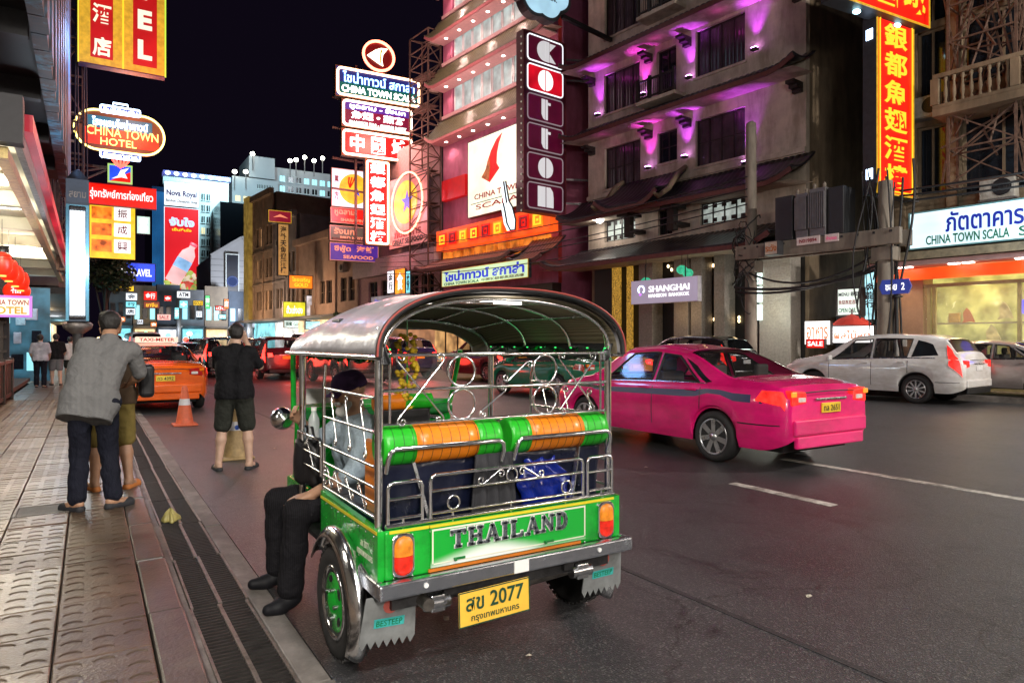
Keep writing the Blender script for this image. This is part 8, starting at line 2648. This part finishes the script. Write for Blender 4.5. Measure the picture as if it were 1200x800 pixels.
def wsign(lab, x0, x1, yt, yb, Y, face, tx=None, tm=None, th=.6, tw=.8, d=.3, framem=None, name='shop_sign'):
    t, w, h = psign(name, lab, x0, x1, yt, yb, Y, face, d=d, fw=.05, framem=framem)
    if tx: TXT(t, tx, 0, 0, w * tw, h * th, yf(d), tm, bold=.02, d=.02)
    return t, w, h
t, w, h = wsign('dark red board with white swoosh on top of the vertical gold character sign', 314, 341, 246, 260, 58, E('maroon_board_lit', (.30, .01, .03), .7), framem=e_gold)
MB().prism([(-w * .3, -h * .1), (0, h * .2), (w * .2, h * .05), (w * .35, -h * .1), (0, -h * .02)], -.2, -.166, 'xz').build('swoosh', e_salm, t)
wsign('vertical amber sign with dark chinese characters under the red swoosh board', 325, 338, 262, 323, 58.5, E('amber_face', (.62, .32, .10), .6, var=.2), '海\n外\n天\n魚\n翅\n酒\n樓', m_ltdark, .9, .55)
wsign('bright orange lit box with yellow script beside the vertical amber sign', 338, 366, 322, 338, 56, E('orange_box', (1, .20, .01), 1.1), 'ไชยเจริญ\nGOLD', e_lty, .7, .75)
wsign('yellow green lit box sign over the distant shops', 331, 358, 353, 372, 60, E('yellow_green_box', (.75, .70, .03), .9, var=.3), 'ฮั่วเซ่งฮง', e_ltw, .5, .7)
wsign('tall pale photo panel right of the yellow green box', 358, 371, 346, 376, 59, E('pale_photo', (.65, .60, .62), .8, var=.6, scale=2))
wsign('narrow white shop fascia under the yellow green box', 332, 356, 375, 384, 62, E('white_fascia', (.8, .95, .9), 1.0, var=.5), '珠寶 GOLD', m_ltgreen, .5, .8)
wsign('teal glowing shop corner beside the roof of the tuk-tuk', 357, 380, 376, 386, 57, E('teal_corner', (.45, .85, .95), 1.1, var=.6))
# ------------------------------------------------------------------ far end of the street
def slab(t, x0, x1, yt, yb, Y, depth, mat, name='wall'):
    a = onY(x0, yt, Y); c = onY(x1, yt, Y)
    zb = 0 if yb is None else onY(x0, yb, Y).z
    o = MB().box(a.x, Y, zb, c.x, Y + depth, a.z).build(name, mat, t)
    return a.x, c.x, zb, a.z
m_pale = M('floodlit_pale_wall', (.62, .68, .68), .8, var=.08, scale=.3, bump=0)
m_greyb = M('grey_cladding', (.38, .39, .41), .7, var=.1, scale=.2, bump=0)
m_darkb = M('dark_glass_block', (.008, .009, .012), .2, var=.1, bump=0)
tw = thingW('tower', (19, 150, 0), 'pale floodlit hotel tower carrying the red bottle billboard', 'building')
x0, x1, _, zt = slab(tw, 191, 268, 205, None, 150, 20, m_pale)
def wingrid(t, px0, px1, py0, py1, Y, nx, nz, mat, name='window', litp=0.0, litm=None, fx=.6, fz=.55, seed=1):
    a = onY(px0, py0, Y); c = onY(px1, py0, Y); zb = onY(px0, py1, Y).z
    rr = random.Random(seed); src = {}
    for i in range(nx):
        for k in range(nz):
            m = litm if (litm and rr.random() < litp) else mat
            w = (c.x - a.x) / nx; h = (a.z - zb) / nz
            if m.name not in src:
                b = MB(); b.box(-w * fx / 2, -.12, -h * fz / 2, w * fx / 2, .04, h * fz / 2)
                o = b.build(name, m, t, base=(0, 0, 0)); src[m.name] = o
                f = MB(); f.box(-w * fx / 2 - .12, -.2, -h * fz / 2 - .15, w * fx / 2 + .12, -.121, -h * fz / 2); f.box(-.06, -.16, -h * fz / 2, .06, -.121, h * fz / 2); f.build('sill', m_pale, o, base=(0, 0, 0))
            else:
                o = src[m.name].copy(); COL.objects.link(o)
                for ch in src[m.name].children:
                    c2 = ch.copy(); COL.objects.link(c2); c2.parent = o
            o.location = Vector((a.x + w * (i + .5), Y, zb + h * (k + .5))) - BASE[t.name]
e_room = E('far_room_teal', (.35, .85, .95), 1.2)
wingrid(tw, 235, 247, 224, 330, 150, 2, 8, m_darkb, litp=.1, litm=E('far_room_warm', (1, .8, .4), .9), seed=4)
b = MB(); a = onY(191, 205, 150); c = onY(270, 205, 150)
for k in range(8): b.ell((a.x + (c.x - a.x) * (k + .5) / 8, 149.3, a.z + .4), (.45, .45, .35), 8, 6)
b.build('roof_lamps', E('roof_lamp_blue', (.65, .8, 1), 8), tw, kind='stuff')
MB().box(a.x, 149.5, a.z + .01, c.x, 152, a.z + .9).build('roof_parapet', E('parapet_violet', (.12, .14, .5), .7, var=.6, scale=.3), tw)
lamp('AREA', (24, 138, 38), 6500, (.55, .90, 1), 5, aim=(21, 150, 30), name='roof_floodlight')
bt = thingW('tower', (15.5, 148, 0), 'slim dark blue ribbed building at the left side of the floodlit tower', 'building')
x0, x1, _, zt = slab(bt, 178, 192, 218, None, 147, 20, M('blue_dark_glass', (.01, .03, .08), .3, var=.2, bump=0), 'wall')
b = MB()
for k in range(6): x = x0 + (x1 - x0) * (k + .5) / 6; b.box(x - .10, 146.6, 4, x + .10, 146.99, zt - 1)
b.build('rib', E('blue_rib', (.02, .16, .42), .5, var=.5, scale=.2), bt, kind='stuff')
# bottle billboard and name board: their floodlighting is put into glowing colours
a = onY(192, 242, 149); c = onY(233, 242, 149); zb = onY(192, 341, 149).z
w, h = c.x - a.x, a.z - zb
t = sign('billboard', 'tall red billboard with a slanted pink bottle, blue thai script and food along its foot', ((a.x + c.x) / 2, 149, (a.z + zb) / 2), w, h, E('billboard_red', (.80, .012, .02), .8, var=.12, scale=.15), d=.8, fw=.1, framem=e_white)
mmB = Matrix.Translation((w * .05, -.6, -h * .15)) @ Matrix.Rotation(rad(27), 4, 'Y')
bh = h * .56
MB().lathe([(0, -bh * .5), (bh * .15, -bh * .48), (bh * .155, -bh * .2), (bh * .14, -bh * .05), (bh * .155, .1 * bh), (bh * .14, .22 * bh), (bh * .06, .34 * bh), (bh * .06, .40 * bh)], 20, mmB @ Matrix.Scale(.25, 4, (0, 1, 0))).build('bottle', E('bottle_pink', (1, .55, .55), .9, var=.3, scale=.25), t)
MB().lathe([(bh * .075, .39 * bh), (bh * .075, .46 * bh), (0, .47 * bh)], 16, mmB @ Matrix.Scale(.25, 4, (0, 1, 0))).build('bottle_cap', E('cap_pink', (.95, .12, .18), .8), t)
MB().lathe([(bh * .158, -bh * .16), (bh * .158, bh * .06)], 20, mmB @ Matrix.Scale(.3, 4, (0, 1, 0))).build('bottle_label', E('label_blue', (.35, .60, .95), .9, var=.5, scale=.4), t)
TXT(t, 'จับใจ', 0, h * .33, w * .72, h * .11, -.45, E('script_pale_blue', (.55, .72, 1), 1.0), bold=.05, d=.2)
TXT(t, 'เย็นชื่นใจ', 0, h * .235, w * .55, h * .035, -.45, e_lty, bold=.03, d=.1)
rr = random.Random(3)
b = [MB(), MB(), MB()]
for k in range(46): b[k % 3].ell((rr.uniform(-.45, .45) * w, -.50, -h * rr.uniform(.28, .46)), (rr.uniform(.3, .9), .12, rr.uniform(.3, .8)), 8, 6)
for q, (nm, cc) in enumerate((('food_cream', (.9, .72, .5)), ('food_red', (.85, .12, .08)), ('food_green', (.45, .55, .12)))): b[q].build('food_print', E(nm, cc, .75, var=.4, scale=.6), t, kind='stuff')
MB().box(-w / 2, -.52, -h / 2 - 2.6, w / 2, .2, -h / 2 - .01).build('foot_panel', E('foot_white', (.75, .80, .80), .75), t)
TXT(t, 'ดื่มแล้วสดชื่น', w * .1, -h / 2 - 1.0, w * .5, .8, -.53, e_red, bold=.03, d=.1)
a = onY(192, 212, 149); c = onY(233, 212, 149); zb = onY(192, 240.5, 149).z
t = sign('hotel_sign', 'white floodlit name board reading Nova Royal on top of the bottle billboard', ((a.x + c.x) / 2, 149, (a.z + zb) / 2), c.x - a.x, a.z - zb, E('name_board_white', (.90, .95, 1), 1.1, var=.15, scale=.2), d=.6, fw=.05)
w, h = c.x - a.x, a.z - zb
TXT(t, 'Nova Royal', 0, 0, w * .86, h * .30, -.33, E('violet_ink', (.05, .02, .12), .5), bold=.03, d=.1); TXT(t, 'Bangkok Chinatown Hotel', 0, -h * .30, w * .9, h * .15, -.33, m_ltdark, bold=.02, d=.1)
# middle blocks
db = thingW('office_block', (28, 140, 0), 'black windowless block between the floodlit tower and the grey mall', 'building')
slab(db, 258, 291, 236, None, 140, 10, m_darkb)
ml = thingW('mall', (22, 105, 0), 'grey clad corner building with slanted parapet and dark poster', 'building')
a = onY(247, 300, 105); c = onY(311, 279, 105); d_ = onY(283, 279, 105)
b = MB(); b.prism([(a.x, 0), (c.x, 0), (c.x, c.z), (d_.x, d_.z), (a.x, a.z)], 105, 118, 'xz'); b.build('wall', m_greyb, ml, recalc=True)
b = MB()
for k in range(18):
    z = 3 + k * .85
    if z < a.z: b.box(a.x, 104.95, z, c.x, 104.99, z + .06)
b.build('cladding_joint', M('cladding_joint', (.16, .17, .18), .8), ml, kind='stuff')
b = MB(); b.beam((a.x, 104.9, a.z), (d_.x, 104.9, d_.z), .5); b.beam((d_.x, 104.9, d_.z), (c.x, 104.9, c.z), .5); b.build('parapet', m_greyb, ml)
t, w, h = psign('poster', 'tall dark poster in a pale frame on the grey corner building', 264, 280, 297, 356, 104.5, E('poster_dark', (.012, .016, .03), .8, var=.6, scale=.5), d=.4, fw=.15, framem=m_pale, cat='poster')
MB().lathe([(.75, 0), (.80, .05), (.60, .05), (.62, 0)], 22, Matrix.Translation((0, -.24, -h * .05)) @ Matrix.Rotation(pi / 2, 4, 'X')).build('poster_ring', E('poster_blue', (.08, .12, .3), .6), t)
lamp('AREA', (19, 92, 7), 2600, (.85, .9, 1), 2, aim=(23, 105, 9), name='mall_floodlight')
ob = thingW('office_block', (45, 160, 0), 'large grey office block with roof lamps behind the shophouses', 'building')
slab(ob, 272, 326, 206, None, 160, 25, m_greyb); slab(ob, 322, 402, 196, None, 163, 25, m_greyb)
x0, x1, z0, z1 = slab(ob, 292, 322, 182, 207, 161, 12, m_greyb, 'roof_house')
wingrid(ob, 301, 320, 214, 223, 160, 5, 1, m_darkb, seed=2); wingrid(ob, 326, 400, 203, 262, 163, 8, 5, m_darkb, litp=.3, litm=e_room, seed=6); wingrid(ob, 274, 320, 226, 262, 160, 5, 3, m_darkb, litp=.3, litm=MATS['far_room_warm'], seed=8)
RL = 'lamps along the far office roof'
for i, px in enumerate((275, 288, 296, 340, 347, 357, 368, 378)):
    p = onY(px, (204, 204, 183, 191, 190, 187, 191, 188)[i], 159)
    t = thing('roof_lamp', p, 'small bright lamp on the roof of the far grey office block, ' + ORD[i].replace('nearest', 'first') + ' from the left', 'lamp', RL)
    MB().ell((0, 0, .5), (.5, .5, .45), 10, 6).build('lamp_glass', E('roof_lamp_white', (1, 1, .85), 14), t)
    MB().cyl((0, 0, -3.2), (0, 0, .1), .12, n=6).build('post', m_steel, t)
lamp('AREA', (44, 140, 44), 2200, (.85, .92, 1), 5, aim=(46, 160, 28), name='office_floodlight')
yb_ = thingW('shophouse', (16, 118, 0), 'low yellow topped house squeezed below the dark block', 'building')
slab(yb_, 240, 256, 306, None, 118, 10, M('yellow_hoarding', (.50, .38, .03), .7))
for k in range(3):
    q = onY(245, 318 + k * 9, 117)
    MB().box(q.x - 1, 116.8, q.z - .5, q.x + 1.3, 117.9, q.z + .4).build('black_board', m_darkb, yb_)
# a low cluttered row closing the street
m_low = [M('low_house_grey', (.16, .17, .19), .8, var=.3, scale=.5), M('low_house_tan', (.22, .18, .14), .8, var=.3, scale=.5), M('low_house_blue', (.10, .13, .18), .8, var=.3, scale=.5)]
rr = random.Random(21)
LB = ['narrow far house with teal shop front at the left end of the closing row', 'far tan house second from the left in the closing row', 'far blue grey house third in the closing row', 'far grey house fourth in the closing row', 'far tan house fifth in the closing row', 'far blue house sixth in the closing row', 'far grey house at the right end of the closing row']
for k in range(7):
    px0, px1 = 128 + k * 28, 155 + k * 28
    Y = 98 + (k % 3) * 3
    t = thingW('far_house', (onY(px0, 380, Y).x, Y, 0), LB[k], 'building')
    x0, x1, _, zt = slab(t, px0, px1, 336 + rr.randint(-8, 10), None, Y, 6, m_low[k % 3])
    MB().box(x0 + .2, Y - .3, .3, x1 - .2, Y - .02, 3.1).build('shop_front', e_shopf[(k) % 3], t)
    n = 3
    for i in range(n):
        w = (x1 - x0) / n
        MB().box(x0 + w * (i + .2), Y - .15, 4.4, x0 + w * (i + .8), Y + .02, 6.2).build('window', m_darkb if rr.random() < .6 else e_room, t)
    MB().box(x0, Y - 1.4, 3.3, x1, Y - .05, 3.5).build('awning', m_dsteel, t)
    c = ((.3, .8, 1), (1, .75, .45), (.9, .95, 1))[k % 3]
    lamp('POINT', ((x0 + x1) / 2, Y - 3, 3.0), 160, c, .4, name='shop_light')
# dense little signs over the far shop fronts
for k, (px, py, w_, h_, cl, tx, wd) in enumerate(((160, 374, 8, 6, 3, 'BAR', 'white'), (176, 377, 8, 6, 5, '食', 'orange'), (192, 346, 9, 7, 0, '金', 'red'), (204, 360, 6, 14, 1, '茶', 'teal'), (226, 352, 12, 6, 2, 'GOLD', 'yellow'), (229, 364, 8, 8, 3, '酒', 'white'), (240, 346, 6, 16, 4, '藥', 'green'), (252, 358, 13, 6, 0, 'เปิด', 'red'), (256, 368, 9, 6, 1, 'SPA', 'teal'), (262, 350, 6, 12, 5, '店', 'orange'), (286, 360, 10, 7, 3, 'BANK', 'white'), (297, 352, 6, 13, 2, '麵', 'yellow'), (300, 369, 13, 6, 5, 'อาหาร', 'orange'), (312, 362, 8, 8, 4, '+', 'green'), (322, 370, 9, 7, 0, '魚', 'red'))):
    fc = (e_red, e_teal, e_yellow, e_white, E('sign_green', (.1, .75, .25), 1.0), e_orange)[cl]
    wsign('small far ' + wd + ' sign, ' + ORD[k].replace('nearest', 'first') + ' from the left over the end shops', px, px + w_, py, py + h_, 93 - .4 * k, fc, tx, m_ltdark if cl in (2, 3) else e_ltw)
# street lamps down the right side and the crossing lights
def street_lamp(x, y, h, L, lab, power=0, side=-1, col=(1, .93, .82)):
    t = thing('street_lamp', (x, y, 0), lab, 'street lamp', 'street lamps')
    MB().tube([(0, 0, 0), (0, 0, h * .7), (side * .1, 0, h * .9), (side * L * .4, 0, h), (side * L, 0, h * 1.02)], [.11, .09, .08, .06, .05], 10).build('pole', m_steel, t)
    MB().cbox((side * (L + .25), 0, h * 1.015), (.75, .28, .14)).build('lamp_head', m_steel, t, bevel=.05, seg=2)
    MB().ell((side * (L + .28), 0, h * 1.015 - .08), (.30, .12, .05), 12, 6).build('lamp_glass', E('street_lamp_glow', (1, .95, .88), 30), t)
    if power: lamp('POINT', (x + side * (L + .28), y, h * 1.0 - .2), power, col, .25, name='street_lamp_light')
    return t
p = onY(291, 330, 82)
street_lamp(p.x + 3.2, 82, p.z, 2.6, 'distant street lamp with a curved arm in front of the grey corner building', 1500)
for k, (px, py, Y, m, lab) in enumerate(((171, 391, 60, E('signal_green', (.1, 1, .45), 5), 'green light point among the far cars'), (197, 393, 62, E('signal_blue', (.08, .15, 1), 6), 'blue light point among the far cars'), (222, 391, 64, E('signal_lime', (.5, 1, .15), 6), 'lime light point right of the blue one'), (218, 398, 60, E('signal_red', (1, .05, .03), 6), 'red light point under the lime one'), (245, 399, 58, E('signal_amber', (1, .6, .1), 5), 'amber light point by the head of the man in black'))):
    p = onY(px, py, Y)
    t = thing('beacon_lamp', p, lab, 'lamp')
    MB().ell((0, 0, 0), (.22, .1, .2), 10, 6).build('lamp_glass', m, t); MB().cyl((0, 0, -p.z), (0, 0, -.1), .05, n=6).build('post', m_steel, t)
# green bush by the far kerb
def bush(loc, lab, r):
    rr = random.Random(9); t = thing('bush', loc, lab, 'bush'); lf = MB()
    for k in range(900):
        d = Vector((rr.gauss(0, 1), rr.gauss(0, 1), abs(rr.gauss(0, .6)))).normalized() * r * rr.random() ** .4
        u = Vector((rr.gauss(0, 1), rr.gauss(0, 1), rr.gauss(0, 1))).normalized(); v = u.cross(Vector((rr.gauss(0, 1), rr.gauss(0, 1), rr.gauss(0, 1)))).normalized()
        lf.add([d - u * .14, d + v * .07, d + u * .14, d - v * .07], [(0, 1, 2, 3)])
    lf.build('crown', M('bush_leaf', (.05, .10, .035), .6, var=.4, bump=0), t)
    b = MB()
    for k in range(5): b.tube([(0, 0, -.6), (.3 * cos(k), .3 * sin(k), .4), (r * .6 * cos(k * 2), r * .6 * sin(k * 2), r * .5)], .03, 5)
    b.build('stem', MATS['bark'], t); return t
y, z = fac(405, 365, -2.0)
bush(RM @ Vector((-2.0, y, 2.2)), 'green bush on the awning edge behind the roof of the tuk-tuk', 1.5)
# ------------------------------------------------------------------ unseen street lamps, added behind the camera to light the near street
street_lamp(.10, -4.2, 8.2, 1.6, 'added street lamp on the near kerb behind the viewpoint', 1300, side=1, col=(1, .97, .95))
street_lamp(20.7, -3.5, 9.0, 2.8, 'added street lamp on the far kerb to the side of the viewpoint', 6200, side=-1, col=(1, .93, .85))
street_lamp(23.0, -24, 9.0, 2.8, 'second added street lamp on the far kerb behind the viewpoint', 4200, side=-1, col=(1, .86, .72))
